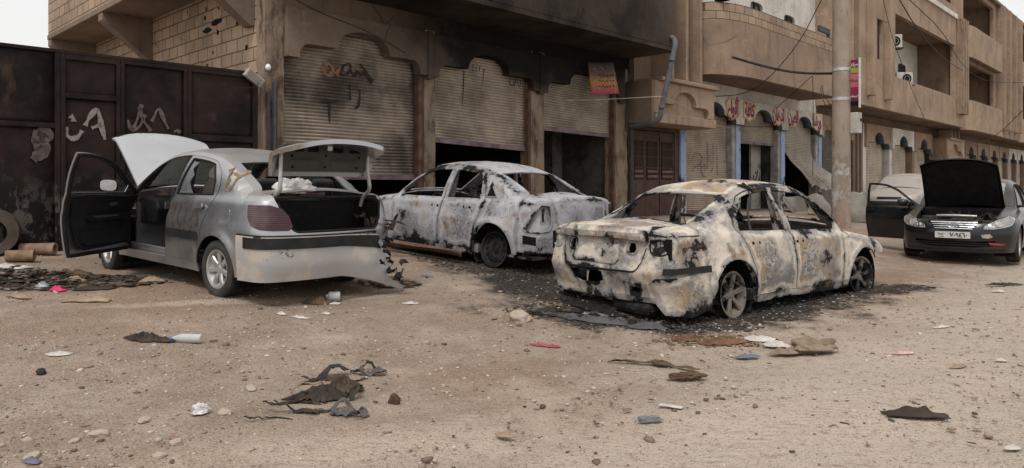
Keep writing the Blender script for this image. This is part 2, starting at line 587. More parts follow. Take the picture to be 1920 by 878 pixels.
M_SOFFIT = soot_plaster('soffit_concrete', (0.2, 0.15, 0.115))
def shutter_mat(name, col, soot=0.0, rust=0.25, blotch=None):
    n = NT(name)
    c = np.array(col)
    base = n.ramp(n.noise(1.3, 5, 0.6), [(0.3, tuple(c * 0.72)), (0.52, tuple(c)), (0.72, tuple(c * 1.15))])
    base = n.mix(n.mr(n.noise(1.5, 6, 0.7, n.coord((1, 1, 0.5), (2.2, 0, 5))), 0.5, 0.72, 0, rust), base, (0.155, 0.085, 0.05))
    if soot:
        base = n.mix(n.math('MULTIPLY', n.mr(n.noise(0.75, 5, 0.62, n.coord(off=(1.7, 0, 0.4))), 0.4, 0.66), soot), base, (0.028, 0.024, 0.022))
    base = n.mix(n.mr(n.noise(1.8, 4, 0.6, n.coord((0.4, 1, 6))), 0.58, 0.75, 0, 0.4), base, tuple(c * 0.55))
    return n.out(base, n.mr(n.noise(5, 3), 0.3, 0.7, 0.5, 0.78), n.bump(n.noise(18, 5, 0.6), 0.15, 0.01), 0.25)
M_SH1 = shutter_mat('shutter_smoked', (0.40, 0.335, 0.275), 0.8, 0.6)
M_SH2 = shutter_mat('shutter_beige', (0.46, 0.395, 0.325), 0.42, 0.35)
M_SH3 = shutter_mat('shutter_tan', (0.42, 0.365, 0.3), 0.35, 0.3)
M_SH4 = shutter_mat('shutter_clean', (0.47, 0.395, 0.315), 0.1, 0.18)
M_RAIL = simple('shutter_rail', (0.2, 0.15, 0.165), 0.7, 0.2, 0.5, 3)
M_RUST = simple('rusty_steel', (0.15, 0.085, 0.058), 0.85, 0.2, 0.5, 4, 0.4)
M_BLUE = simple('blue_paint', (0.30, 0.40, 0.62), 0.7, 0, 0.28, 3.5)
M_SLATE = simple('slate_trim_and_shade', (0.075, 0.083, 0.1), 0.7, 0, 0.2)
M_BLACK = simple('black_void', (0.007, 0.0065, 0.0065), 0.9, 0, 0.2)
M_DKMETAL = simple('dark_metal', (0.05, 0.045, 0.043), 0.6, 0.4, 0.3)
M_PIPE = simple('pipe_plastic', (0.13, 0.13, 0.14), 0.6, 0, 0.3, 5)
M_CABLE = simple('cable_rubber', (0.03, 0.028, 0.028), 0.7, 0, 0.2, bump=0)
M_DOORM = simple('brown_door_paint', (0.085, 0.048, 0.04), 0.65, 0.1, 0.35, 3, 0.2)
M_BARS = simple('door_bars', (0.16, 0.10, 0.08), 0.6, 0.2, 0.3)
M_PURPLE = simple('purple_board', (0.15, 0.022, 0.06), 0.6, 0, 0.35, 7)
M_GLASSD = simple('dark_window', (0.022, 0.022, 0.024), 0.25, 0, 0.3, bump=0)

# ------------------------------------------------------------------ facade pieces, local axes x = t, y = -s, z
def bays_profile(t0, t1, zf, zs, zp, foot=0.22, ztop=4.43):
    """underside outline of a stepped arch between two posts, closed along the top"""
    w = t1 - t0
    pts = [(t0, ztop), (t0, zf), (t0 + foot, zf)]
    r = 0.2
    for k in range(7):
        a = PI - k * PI / 12
        pts.append((t0 + foot + r + r * math.cos(a), zs - r + r * math.sin(a)) if zs - r > zf else (t0 + foot + r + r * math.cos(a), zf + (zs - zf) * math.sin(a)))
    cr = w * 0.185
    cx = (t0 + t1) / 2
    n_ = 18
    for k in range(n_ + 1):
        a = PI - PI * k / n_
        pts.append((cx + cr * math.cos(a), zs + (zp - zs) * math.sin(a) ** 0.9))
    for k in range(7):
        a = PI / 2 - k * PI / 12
        pts.append((t1 - foot - r + r * math.cos(a), zs - r + r * math.sin(a)) if zs - r > zf else (t1 - foot - r + r * math.cos(a), zf + (zs - zf) * math.sin(a)))
    pts += [(t1 - foot, zf), (t1, zf), (t1, ztop)]
    out = []
    for p in pts:
        if not out or (abs(p[0] - out[-1][0]) + abs(p[1] - out[-1][1])) > 1e-4: out.append(p)
    return out
def shutter(b, t0, t1, z0, z1, s, mat_, rail=True, pitch=0.062, dz=0.0, name='roller_shutter', tail=None, bend=None):
    """interlocking convex slats; dz drops the right end (jammed askew)"""
    nz = int((z1 - z0) / pitch)
    prof = [(0.0, 0.0), (0.15, 0.014), (0.42, 0.022), (0.68, 0.013), (0.80, 0.0), (0.90, -0.010)]
    zs, ys = [], []
    for k in range(nz):
        for (a, o) in prof:
            zs.append(z0 + (k + a) * pitch); ys.append(o)
    zs = np.array(zs); ys = np.array(ys)
    T = np.linspace(t0, t1, 25)
    tt, zz = np.meshgrid(T, zs)
    bow = 0.02 * fbm(np.stack([tt * 0.8, zz * 0.8, 0 * tt], -1), 2, int(t0 * 7) + 5)
    yy = -s - ys[:, None] - bow
    zz = zz - dz * (tt - t0) / (t1 - t0) * (1 - (zz - z0) / (z1 - z0)) + 0.006 * np.sin(tt * 2.1)
    P = np.stack([tt, yy, zz], -1)
    if bend is not None: P = bend(P)
    o = MB().grid(P).build(name, mat_, b, smooth=50)
    sd_ = o.modifiers.new('thick', 'SOLIDIFY'); sd_.thickness = 0.012
    if rail:
        m = MB()
        m.raw([(t0, -s - 0.03, z0 - 0.09), (t1, -s - 0.03, z0 - 0.09 - dz), (t1, -s + 0.02, z0 - 0.09 - dz), (t0, -s + 0.02, z0 - 0.09),
               (t0, -s - 0.03, z0 + 0.01), (t1, -s - 0.03, z0 + 0.01 - dz), (t1, -s + 0.02, z0 + 0.01 - dz), (t0, -s + 0.02, z0 + 0.01)],
              [(0, 3, 2, 1), (4, 5, 6, 7), (0, 1, 5, 4), (1, 2, 6, 5), (2, 3, 7, 6), (3, 0, 4, 7)])
        tm = (t0 + t1) / 2
        m.box(tm - 0.1, tm + 0.1, -s - 0.045, -s - 0.031, z0 - 0.065 - dz / 2, z0 - 0.02 - dz / 2)
        m.build('bottom_rail', M_RAIL, o, bevel=0.004)
    return o
def rooms(b, t0, t1, z0, z1, depth, mat_, name='shop_room', s0=-0.35):
    """the room behind an opening: back wall, sides, floor, ceiling"""
    m = MB()
    th = 0.1
    m.box(t0, t1, -s0 + depth, -s0 + depth + th, z0, z1)
    m.box(t0 - th, t0, -s0, -s0 + depth + th, z0, z1)
    m.box(t1, t1 + th, -s0, -s0 + depth + th, z0, z1)
    m.box(t0 - th, t1 + th, -s0, -s0 + depth + th, z1, z1 + th)
    m.box(t0 - th, t1 + th, -s0, -s0 + depth + th, z0 - th, z0)
    return m.build(name, mat_, b)
def stroke_mesh(lines, w, to3d, th=0.002, seed=0, drip=0.0):
    """hand painted strokes: flat ribbons laid on a surface"""
    m = MB()
    for k, ln in enumerate(lines):
        pts = [np.array(p, float) for p in ln]
        # smooth by Chaikin
        for _ in range(2):
            q = [pts[0]]
            for a, c in zip(pts[:-1], pts[1:]):
                q += [a * 0.75 + c * 0.25, a * 0.25 + c * 0.75]
            pts = q + [pts[-1]]
        V, F = [], []
        for i, p in enumerate(pts):
            d = pts[min(i + 1, len(pts) - 1)] - pts[max(i - 1, 0)]
            d = d / (np.linalg.norm(d) + 1e-9)
            nn = np.array((-d[1], d[0]))
            ww = w * (0.75 + 0.3 * math.sin(i * 0.7 + k) + 0.2 * random.random()) / 2
            V += [to3d(*(p + nn * ww)), to3d(*(p - nn * ww))]
        for i in range(len(pts) - 1):
            F.append((2 * i, 2 * i + 1, 2 * i + 3, 2 * i + 2))
        m.raw(V, F)
    return m
def text_mesh(s, size, M, extr=0.0, bold=0.0):
    """letters from Blender's own font as a mesh: verts (n,3), faces"""
    c = bpy.data.curves.new('lettering', 'FONT')
    c.body = s
    c.size = size
    c.align_x = 'CENTER'; c.align_y = 'CENTER'
    c.extrude = extr
    c.offset = bold
    c.resolution_u = 3
    o = bpy.data.objects.new('lettering', c)
    COL.objects.link(o)
    bpy.context.view_layer.update()
    dg = bpy.context.evaluated_depsgraph_get()
    me = bpy.data.meshes.new_from_object(o.evaluated_get(dg))
    bpy.data.objects.remove(o)
    bpy.data.curves.remove(c)
    V = [tuple(M @ v.co) for v in me.vertices]
    F = [tuple(p.vertices) for p in me.polygons]
    bpy.data.meshes.remove(me)
    return V, F
def rounded_rect(x0, x1, y0, y1, r, n=5, corners='all'):
    pts = []
    for (cx, cy, a0) in ((x1 - r, y1 - r, 0), (x0 + r, y1 - r, 90), (x0 + r, y0 + r, 180), (x1 - r, y0 + r, 270)):
        for k in range(n + 1):
            a = R(a0 + 90 * k / n)
            pts.append((cx + r * math.cos(a), cy + r * math.sin(a)))
    return pts
def wall_with_holes(m, outer, holes, y0, y1, h=0.6):
    """flat wall in x-z with openings, thickness y0..y1 (y0 is the face towards the street)"""
    V, T = fill2d(outer, holes, h)
    n = len(V)
    P = np.concatenate([np.stack([V[:, 0], np.full(n, y0), V[:, 1]], -1), np.stack([V[:, 0], np.full(n, y1), V[:, 1]], -1)])
    F = [tuple(t) for t in T] + [tuple(t[::-1] + n) for t in T]
    ec = {}
    for t in T:
        for a, b_ in ((t[0], t[1]), (t[1], t[2]), (t[2], t[0])):
            ec[(a, b_)] = 1
    for (a, b_) in ec:
        if (b_, a) not in ec:
            F.append((b_, a, a + n, b_ + n))
    m.raw(P, F)
    return m
# ------------------------------------------------------------------ building A: the burnt corner shops
def bld(name, label):
    return thing(name, label, 'building', (PX, PY, 0), FROT)
bA = bld('shop_building', 'smoke blackened corner building with three brown roller shutters under stepped arches and a burnt overhang')
m = MB()
m.box(-0.25, 0.0, 0.2, 9.4, 0.1, 8.8)
side = m.build('side_wall', M_BLOCK, bA)
m = MB()                                               # blockwork box carried out over the side yard
m.box(-1.25, -1.05, 0.4, 9.4, 5.1, 8.8)
m.box(-1.05, -0.252, 9.2, 9.4, 5.1, 8.8)
m.box(-1.05, -0.252, 0.4, 0.6, 5.1, 8.8)
m.build('side_overhang', M_BLOCK, bA)
m = MB()
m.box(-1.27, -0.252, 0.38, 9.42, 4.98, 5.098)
m.build('overhang_slab', M_SOFFIT, bA, bevel=0.01)
for r in (0.35, 5.15, 9.15):
    m = MB().prism([(-1.25, 4.978), (-0.252, 4.978), (-0.252, 4.1), (-0.34, 4.1), (-1.25, 4.82)], 'y', r, r + 0.28)
    m.build('bracket', M_SOFFIT, bA, bevel=0.012)
# broken blocks: pockmarks of bullets in the side wall
for k in range(26):
    y, z = random.uniform(0.3, 6.5), random.uniform(3.3, 5.6)
    r = random.uniform(0.02, 0.06)
    pts = [(y + r * random.uniform(0.7, 1.3) * math.cos(a), z + r * random.uniform(0.7, 1.3) * math.sin(a)) for a in np.linspace(0, 2 * PI, 8)[:-1]]
    MB().prism(pts, 'x', -0.254, -0.2505).build('bullet_hole', M_BLACK, side)
for (y, z) in ((0.9, 4.85), (1.35, 4.62), (1.9, 4.42), (2.3, 4.32)):
    pts = [(y + random.uniform(0.12, 0.3) * math.cos(a), z + random.uniform(0.04, 0.09) * math.sin(a)) for a in np.linspace(0, 2 * PI, 10)[:-1]]
    MB().prism(pts, 'x', -0.256, -0.2505).build('broken_block', M_BLACK, side)
def rough_post(t0, t1, y0, y1, z0, z1, name='pillar', mt=M_Apost, amp=0.022, parent=None):
    nz = max(2, int((z1 - z0) / 0.08))
    m = MB()
    ring = []
    for (a, b_) in (((t0, y0), (t1, y0)), ((t1, y0), (t1, y1)), ((t1, y1), (t0, y1)), ((t0, y1), (t0, y0))):
        for q in np.linspace(0, 1, 6)[:-1]:
            ring.append((a[0] + (b_[0] - a[0]) * q, a[1] + (b_[1] - a[1]) * q))
    ring.append(ring[0])
    P = np.array([[(x, y, z) for (x, y) in ring] for z in np.linspace(z0, z1, nz)])
    P = P + np.stack([fbm(P * 4 + 9 * k, 3, 50 + k) for k in range(3)], -1) * amp * np.array([1, 1, 0])
    m.grid(P)
    m.raw([(t0, y0, z1), (t1, y0, z1), (t1, y1, z1), (t0, y1, z1)], [(0, 1, 2, 3)])
    return m.build(name, mt, parent, smooth=40)
corner = rough_post(-0.27, 0.07, -0.06, 0.24, 0.1, 8.8, 'corner_pillar', parent=bA)
for (a, b_) in ((3.15, 3.43), (6.33, 6.79), (9.66, 10.2)):
    rough_post(a, b_, -0.05, 0.3, 0.1, 4.5, parent=bA)
for (a, b_) in ((3.02, 3.13), (6.28, 6.32), (9.6, 9.655)):
    MB().box(a, b_, -0.02, 0.12, 0.3, 3.6).build('guide_rail', M_RUST, bA, jitter=(0.01, 6))
mts = []
for k, (a, b_) in enumerate(((0.08, 3.2), (3.22, 6.56), (6.58, 9.95))):
    pr = bays_profile(a, b_, 3.57 - 0.01 * k, 3.83, 4.19, 0.24)
    MB().prism(pr, 'y', -0.16, 0.06).build('arch_fascia', M_Afas, bA, bevel=0.01)
for t in (3.21, 6.57):
    MB().box(t - 0.06, t + 0.06, -0.185, 0.05, 3.5, 4.46).build('fascia_joint', M_Afas, bA, bevel=0.008)
MB().box(0.0, 10.28, 0.062, 0.3, 4.15, 4.8).box(0.0, 10.28, -0.05, 0.06, 4.435, 4.8).build('lintel', M_A, bA)
MB().box(-0.25, 10.3, -1.5, -1.3, 4.9, 8.8).box(10.1, 10.3, -1.3, 0.3, 4.9, 8.8).box(-0.25, -0.05, -1.3, 0.19, 4.9, 8.8).build('overhang_wall', M_Aover, bA, bevel=0.02, jitter=(0.012, 2))
MB().box(-0.25, 10.3, -1.52, 0.3, 4.802, 4.898).build('overhang_soffit', M_Aover, bA)
sh1 = shutter(bA, 0.08, 3.03, 1.55, 4.25, -0.13, M_SH1)
sh2 = shutter(bA, 3.42, 6.3, 2.34, 4.25, -0.13, M_SH2, dz=0.1)
sh3 = shutter(bA, 6.78, 9.62, 2.77, 4.25, -0.13, M_SH3, dz=0.06)
rooms(bA, 0.1, 3.2, 0.4, 4.7, 4.2, M_DARKROOM)
rooms(bA, 3.3, 6.55, 0.4, 4.7, 4.2, M_DARKROOM)
rooms(bA, 6.66, 9.8, 0.4, 4.7, 3.4, M_GREYROOM)
rough_post(8.75, 9.15, 1.4, 1.8, 0.4, 4.6, 'room_pillar', M_GREYROOM, parent=bA)
MB().box(-1.27, 10.3, -1.52, 9.42, 8.802, 8.95).build('roof', M_SOFFIT, bA)
# spray paint and smoke writing on the shutters
def on_sh(s, t0, z0):
    return lambda a, b_: (t0 + a, -s - 0.023, z0 + b_)
M_SPRAY = simple('black_spray', (0.035, 0.03, 0.03), 0.85, 0, 0.4, 14, bump=0)
M_SPRAYR = simple('rust_spray', (0.22, 0.12, 0.07), 0.85, 0, 0.3, 14, bump=0)
st = stroke_mesh([[(1.35, 2.02), (1.28, 1.85), (1.45, 1.88), (1.52, 2.0), (1.58, 1.82), (1.66, 1.98), (1.76, 1.86), (1.8, 2.0), (1.92, 1.8), (2.02, 1.83)],
                  [(1.34, 2.02), (1.5, 2.1), (1.52, 2.0)], [(1.72, 2.1), (1.9, 1.95), (1.97, 1.75)],
                  [(1.5, 1.7), (1.5, 1.4)], [(1.72, 1.62), (1.7, 1.3), (1.6, 1.25)], [(0.85, 1.32), (1.25, 1.36)], [(1.06, 1.33), (1.06, 0.95)]], 0.055, on_sh(-0.13, 0.0, 1.55))
st.build('spray_writing', M_SPRAY, sh1, fix=False)
st = stroke_mesh([[(0.95, 1.98), (1.05, 2.05), (1.16, 1.92), (1.06, 1.8), (0.93, 1.86), (0.95, 1.98)], [(1.2, 1.84), (1.3, 2.0)]], 0.09, on_sh(-0.13, 0.0, 1.55))
st.build('spray_writing', M_SPRAYR, sh1, fix=False)
st = stroke_mesh([[(0.95, 1.5), (0.9, 0.7)], [(1.55, 1.6), (1.48, 1.2)], [(1.3, 1.5), (1.32, 1.7)], [(1.2, 1.5), (1.22, 1.66)], [(1.4, 1.52), (1.42, 1.66)],
                  [(2.35, 1.5), (2.48, 1.5), (2.5, 1.32), (2.36, 1.3), (2.34, 1.5)], [(2.5, 1.3), (2.58, 1.52)], [(2.62, 1.5), (2.62, 1.32), (2.72, 1.3), (2.72, 1.5)]], 0.022, on_sh(-0.13, 3.42, 2.34))
st.build('spray_writing', M_SPRAY, sh2, fix=False)
# black downpipe on the left of the door and conduits on the corner
MB().tube([(10.32, -0.09, 0.5), (10.32, -0.09, 3.05)], 0.075, 10).build('downpipe', M_DKMETAL, bA, smooth=40)
MB().tube([(-0.13, -0.12, 0.5), (-0.13, -0.12, 3.0), (-0.1, -0.1, 3.1)], 0.045, 8).tube([(-0.24, -0.12, 0.6), (-0.24, -0.12, 2.9)], 0.03, 8).build('conduit', M_DKMETAL, bA, smooth=40)

# ------------------------------------------------------------------ building B: stair box, rounded balcony, painted shops
bB = bld('balcony_building', 'tan two storey building with rounded balcony above white arches lettered in red')
def stair_box(b, t0, t1, z0, z1, s=0.9, left_mat=M_TAN):
    zl = z0 + 0.24
    m = MB()
    pr = bays_profile(t0 + 0.02, t1, zl + 0.02, zl + 0.3, z1 - 0.28, 0.3, z1 - 0.08)
    m.prism(pr, 'y', -s, -s + 0.14)
    m.box(t0 + 0.02, t1, -s + 0.145, -s + 0.2, zl, z1 - 0.08)
    m.box(t1 - 0.12, t1, -s + 0.2, -0.001, zl, z1 - 0.08)
    o = m.build('porch_face', M_TAN2, b, bevel=0.012)
    MB().box(t0 - 0.1, t0 + 0.018, -s, -0.001, z0, z1 - 0.08).build('porch_side', left_mat, b, bevel=0.012)
    MB().box(t0 + 0.02, t1 + 0.03, -s - 0.06, -0.001, z0, zl - 0.002).build('porch_lip', M_TAN2, b, bevel=0.02, jitter=(0.02, 3))
    MB().box(t0 + 0.25, t1 + 0.2, -s - 0.1, 0.0, z1 - 0.078, z1 + 0.03).build('porch_cornice', M_TAN2, b, bevel=0.02, jitter=(0.025, 3))
    return o
M_PSIDE = soot_plaster('smoked_porch_side', (0.25, 0.185, 0.137), lambda n: n.mr(n.math('ADD', n.sep()[1], n.math('MULTIPLY', n.noise(1.5), 1.0)), -0.2, 0.7, 0.15, 0.7))
stair_box(bB, 10.2, 13.42, 3.02, 4.22, 0.9, M_PSIDE)
def fins(b, ts, y0, y1, w, z0, z1, mt=M_TAN):
    for t in ts:
        MB().box(t, t + w, y0, y1, z0, z1).build('fin', mt, b, bevel=0.01)
fins(bB, (11.15, 11.9, 12.68), -0.86, -0.2, 0.13, 4.252, 8.8, M_TAN2)
MB().box(10.31, 13.2, -0.198, 0.1, 4.0, 8.8).build('stair_wall', M_BROWN, bB)
# steel double door under the porch
dr = MB()
dr.box(10.42, 12.72, 0.06, 0.1, 0.45, 3.0)
dr.build('door_backing', M_BLACK, bB)
MB().box(10.42, 10.5, -0.02, 0.12, 0.4, 3.0).box(12.66, 12.8, -0.02, 0.12, 0.4, 3.0).box(10.5, 12.66, -0.02, 0.12, 2.9, 3.0).build('door_frame', M_DOORM, bB)
for (a, b_, rot) in ((10.5, 11.12, 0), (11.14, 11.86, 0), (11.9, 12.65, 0)):
    m = MB()
    m.box(a, b_, 0.0, 0.05, 0.45, 1.5).box(a, a + 0.06, 0.0, 0.05, 1.5, 2.88).box(b_ - 0.06, b_, 0.0, 0.05, 1.5, 2.88).box(a + 0.06, b_ - 0.06, 0.0, 0.05, 2.6, 2.88)
    m.box(a + 0.06, b_ - 0.06, 0.01, 0.04, 1.82, 1.86)
    o = m.build('door_leaf', M_DOORM, bB, bevel=0.006)
    g = MB()
    k = int((b_ - a - 0.12) / 0.06)
    for i in range(1, k + 1):
        x = a + 0.06 + (b_ - a - 0.12) * i / (k + 1)
        g.tube([(x, -0.012, 1.5), (x, -0.012, 2.6)], 0.007, 6)
    for z in (1.56, 1.7):
        g.box(a + 0.1, b_ - 0.1, -0.02, -0.002, z, z + 0.07)
    for z in (2.15, 2.4):
        g.tube([(a + 0.06, -0.02, z), (b_ - 0.06, -0.02, z)], 0.006, 6)
    g.build('door_grille', M_BARS, o)
MB().box(12.8, 12.95, 0.0, 0.2, 0.4, 3.4).build('door_jamb', M_DKMETAL, bB)
# painted posts
def post_pair(b, t, w=0.5):
    rough_post(t, t + w * 0.42, -0.02, 0.25, 0.2, 3.36, 'post', simple('dirty_white_post', (0.34, 0.31, 0.29), 0.85, 0, 0.5, 2.5), 0.012, b)
    rough_post(t + w * 0.44, t + w, -0.05, 0.25, 0.2, 3.36, 'post', M_BLUEPOST, 0.012, b)
n = NT('blue_post_paint')
o3 = n.sep()
worn = n.math('ADD', n.noise(3, 5, 0.7), n.mr(o3[2], 2.0, 0.6, 0, 0.35))
base = n.mix(n.mr(worn, 0.55, 0.68), n.mix(n.noise(6), (0.255, 0.335, 0.52), (0.36, 0.445, 0.63)), n.mix(n.mr(n.noise(5, 4), 0.42, 0.56), (0.5, 0.48, 0.45), (0.06, 0.055, 0.055)))
M_BLUEPOST = n.out(base, 0.8, n.bump(n.noise(20, 4), 0.3, 0.01))
rough_post(12.96, 13.28, -0.05, 0.25, 0.2, 3.36, 'post', M_BLUEPOST, 0.012, bB)
for t in (16.22, 19.75, 23.3):
    post_pair(bB, t, 0.56)
M_INTRA = M_SLATE
def trim_strip(b, pr, y0, y1):
    pts = pr[1:-1]
    P = np.array([[(p[0], y, p[1] - 0.004) for y in (y0, y1)] for p in pts])
    o = MB().grid(P).build('arch_underside', M_INTRA, b, smooth=40)
    s_ = o.modifiers.new('thick', 'SOLIDIFY'); s_.thickness = 0.02; s_.offset = 0
for k, (a, b_) in enumerate(((13.1, 16.5), (16.52, 20.05), (20.07, 23.6))):
    pr = bays_profile(a, b_, 3.36, 3.62, 3.98, 0.28, 4.2)
    f_ = MB().prism(pr, 'y', -0.18, 0.06).build('arch_fascia', M_WHITEP, bB, bevel=0.008)
    trim_strip(bB, pr, -0.182, 0.14)
pr = bays_profile(23.62, 27.2, 3.3, 3.6, 3.95, 0.28, 4.2)
MB().prism(pr, 'y', -0.16, 0.06).build('arch_fascia', M_TAN2, bB, bevel=0.008)
MB().box(13.2, 27.3, 0.1, 0.3, 3.9, 4.6).build('lintel', M_BROWN, bB)
sh5 = shutter(bB, 13.3, 16.24, 0.55, 4.0, -0.16, M_SH4, pitch=0.06)
sh6 = shutter(bB, 16.78, 19.77, 2.86, 4.0, -0.16, M_SH3, pitch=0.06)
sh8 = shutter(bB, 23.86, 27.0, 0.5, 4.0, -0.16, shutter_mat('shutter_grey', (0.2, 0.185, 0.17), 0.3, 0.2), pitch=0.06)
st = stroke_mesh([[(0.6, 1.3), (0.75, 1.6), (1.05, 1.62), (1.3, 1.45), (1.1, 1.2), (0.75, 1.15), (0.65, 1.0)], [(1.6, 1.95), (1.62, 1.2), (1.5, 1.1)], [(1.95, 1.9), (1.96, 1.1), (1.8, 1.0)], [(2.2, 1.85), (2.25, 0.9)], [(1.15, 1.4), (1.25, 0.9), (1.5, 0.85)], [(1.2, 1.15), (1.5, 1.25), (1.4, 1.0)]], 0.03, on_sh(-0.16, 13.3, 0.75))
st.build('spray_writing', simple('grey_spray', (0.13, 0.12, 0.115), 0.85, 0, 0.3, 10, bump=0), sh5, fix=False)
# torn shutter, its lower half peeled outwards
def torn(P):
    t = P[..., 0]; y = P[..., 1]; z = P[..., 2]
    q = np.clip((2.75 - z) / 1.5, 0, 1)
    L = 20.42 + 2.25 * q ** 0.8 + 0.12 * fbm(np.stack([z * 3, 0 * z, 0 * z], -1), 2, 3) * (q > 0)
    w = (t - 20.42) / (23.25 - 20.42)
    Rr = 23.2 + 1.1 * q ** 2.2
    t2 = L + (Rr - L) * w
    y2 = y - (0.95 * q ** 2 * (0.35 + 0.65 * w)) + 0.22 * q * fbm(np.stack([t * 2.2, z * 2.2, 0 * t], -1), 3, 8)
    z2 = z + 0.12 * q * np.sin(w * 7) * w + 0.25 * q * w + 0.3 * q ** 2 * fbm(np.stack([t * 2.6, 0 * z, 0 * t], -1), 3, 18)
    return np.stack([t2, y2, z2], -1)
sh7 = shutter(bB, 20.42, 23.25, 1.15, 4.0, -0.16, shutter_mat('shutter_torn', (0.42, 0.38, 0.325), 0.12, 0.2), rail=False, pitch=0.06, bend=torn)
rooms(bB, 13.3, 16.3, 0.4, 4.4, 3.5, M_DARKROOM)
rooms(bB, 16.75, 19.9, 0.4, 4.4, 3.2, M_GREYROOM)
rooms(bB, 20.4, 23.4, 0.4, 4.4, 3.5, M_DARKROOM)
wl = MB().box(18.95, 19.72, 0.62, 0.7, 0.45, 4.0).build('shop_partition', soot_plaster('dirty_partition', (0.4, 0.375, 0.34), lambda n: n.math('MULTIPLY', n.mr(n.noise(1.3, 5), 0.45, 0.65), 0.7)), bB)
stroke_mesh([[(19.15, 1.7), (19.1, 1.55), (19.3, 1.5), (19.42, 1.7), (19.35, 1.85), (19.25, 1.75)], [(19.45, 1.9), (19.5, 1.55), (19.62, 1.5), (19.65, 1.8)], [(19.1, 1.35), (19.35, 1.25), (19.3, 1.05)]], 0.06, lambda a, b_: (a, 0.616, b_)).build('spray_writing', M_SPRAY, wl, fix=False)
# lettering on the white arches, red words in yellow clouds
M_YEL = simple('ochre_outline', (0.42, 0.26, 0.055), 0.8, 0, 0.3, 12, bump=0)
M_CREAM = simple('cream_panel', (0.58, 0.5, 0.41), 0.8, 0, 0.2, 6, bump=0)
M_REDP = simple('red_lettering', (0.15, 0.012, 0.028), 0.7, 0, 0.3, 14, bump=0)
M_PINK = simple('pink_shadow', (0.45, 0.23, 0.24), 0.7, 0, 0.3, 14, bump=0)
WORDS = [(15.95, 'ﻉﺍﻮﻧﺃ'), (17.15, 'ﺔﻓﺎﻛ'), (19.45, 'ﻥﺎﻫﺪﻟ'), (20.75, 'ﻦﻴﻌﻟﺍ'), (23.0, 'ﺔﺷﺭﻭ')]
for (t, w_) in WORDS:
    zc, hw, hh = 3.88, 0.48, 0.36
    def cloud(k):
        return [(t + hw * k * (1 + 0.09 * math.sin(a * 6 + t)) * math.copysign(abs(math.cos(a)) ** 0.7, math.cos(a)), min(zc + hh * k * (1 + 0.09 * math.sin(a * 7)) * math.copysign(abs(math.sin(a)) ** 0.7, math.sin(a)), 4.19)) for a in np.linspace(0, 2 * PI, 49)[:-1]]
    if t in (15.95, 19.45, 23.0, 17.15, 20.75):
        o = MB().prism(cloud(1.0), 'y', -0.1865, -0.1835).build('painted_cloud', M_YEL, bB)
        MB().prism(cloud(0.84), 'y', -0.189, -0.1868).build('cloud_fill', M_CREAM, o)
    for (mt, dx, dz, y, bold) in ((M_PINK, 0.035, -0.03, -0.1905, 0.03), (M_REDP, 0, 0, -0.1915, 0.016)):
        M = Matrix.Translation((t + dx, y, zc + dz)) @ Matrix.Rotation(R(90), 4, 'X') @ Matrix.Diagonal((0.88, 1.3, 1, 1))
        V, F = text_mesh(w_, 0.46, M, 0, bold)
        MB().raw(V, F).build('lettering', mt, o, fix=False)
# rounded balcony
def curved_wall(b, path, z0, z1, th, mt, name='parapet', jit=0.0):
    path = [np.array(p, float) for p in path]
    P = []
    for i, p in enumerate(path):
        d = path[min(i + 1, len(path) - 1)] - path[max(i - 1, 0)]
        d /= np.linalg.norm(d)
        nn = np.array((-d[1], d[0]))
        q = p + nn * th
        P.append([(p[0], p[1], z0), (p[0], p[1], z1), (q[0], q[1], z1), (q[0], q[1], z0), (p[0], p[1], z0)])
    m = MB().grid(np.array(P))
    for e in (0, -1):
        m.raw(P[e][:4], [(0, 1, 2, 3)])
    return m.build(name, mt, b, smooth=35)
def balcony_path(t0, t1, s, ct, cs, s0=0.0):
    pts = [(t0, -s0)]
    for k in range(15):
        a = PI / 2 * k / 14
        pts.append((t0 + ct - ct * math.cos(a), -(s - cs) - cs * math.sin(a)))
    for t in np.linspace(t0 + ct, t1, 16)[1:]:
        pts.append((t, -s))
    pts.append((t1 + 0.001, 0.0))
    return pts
bp = balcony_path(13.0, 21.7, 1.5, 2.0, 0.75)
curved_wall(bB, bp, 4.6, 6.2, 0.16, M_TAN, 'parapet')
curved_wall(bB, [(p[0], p[1] + 0.015) for p in bp], 6.203, 6.72, 0.13, M_BLOCKF, 'parapet_blocks')
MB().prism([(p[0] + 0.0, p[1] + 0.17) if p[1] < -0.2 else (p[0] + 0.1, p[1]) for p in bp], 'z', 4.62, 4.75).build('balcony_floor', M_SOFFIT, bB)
m = MB()
wins = [[(c - 0.5, 6.3), (c + 0.5, 6.3)] + [(c + 0.5 * math.copysign(abs(math.cos(a)) ** 0.5, math.cos(a)), 7.45 + 0.32 * abs(math.sin(a)) ** 0.6) for a in np.linspace(0, PI, 13)] for c in (18.1, 20.85)]
wall_with_holes(m, [(13.2, 4.2), (23.4, 4.2), (23.4, 10.5), (13.2, 10.5)], wins, 0.0, 0.2, 0.8)
m.build('upper_wall', M_WHITE, bB)
for c in (18.1, 20.85):
    o = MB().box(c - 0.5, c + 0.5, 0.1, 0.12, 6.25, 7.8).build('window', M_GLASSD, bB)
    MB().box(c - 0.03, c + 0.03, 0.06, 0.099, 6.3, 7.75).box(c - 0.5, c + 0.5, 0.06, 0.098, 7.2, 7.25).build('window_bars', M_DKMETAL, o)
MB().box(13.0, 13.19, -0.19, 0.2, 4.6, 10.5).build('upper_corner', M_BROWN, bB)
MB().box(13.25, 13.5, -1.35, -1.0, 6.75, 7.02).build('parapet_vent', M_BLACK, bB)
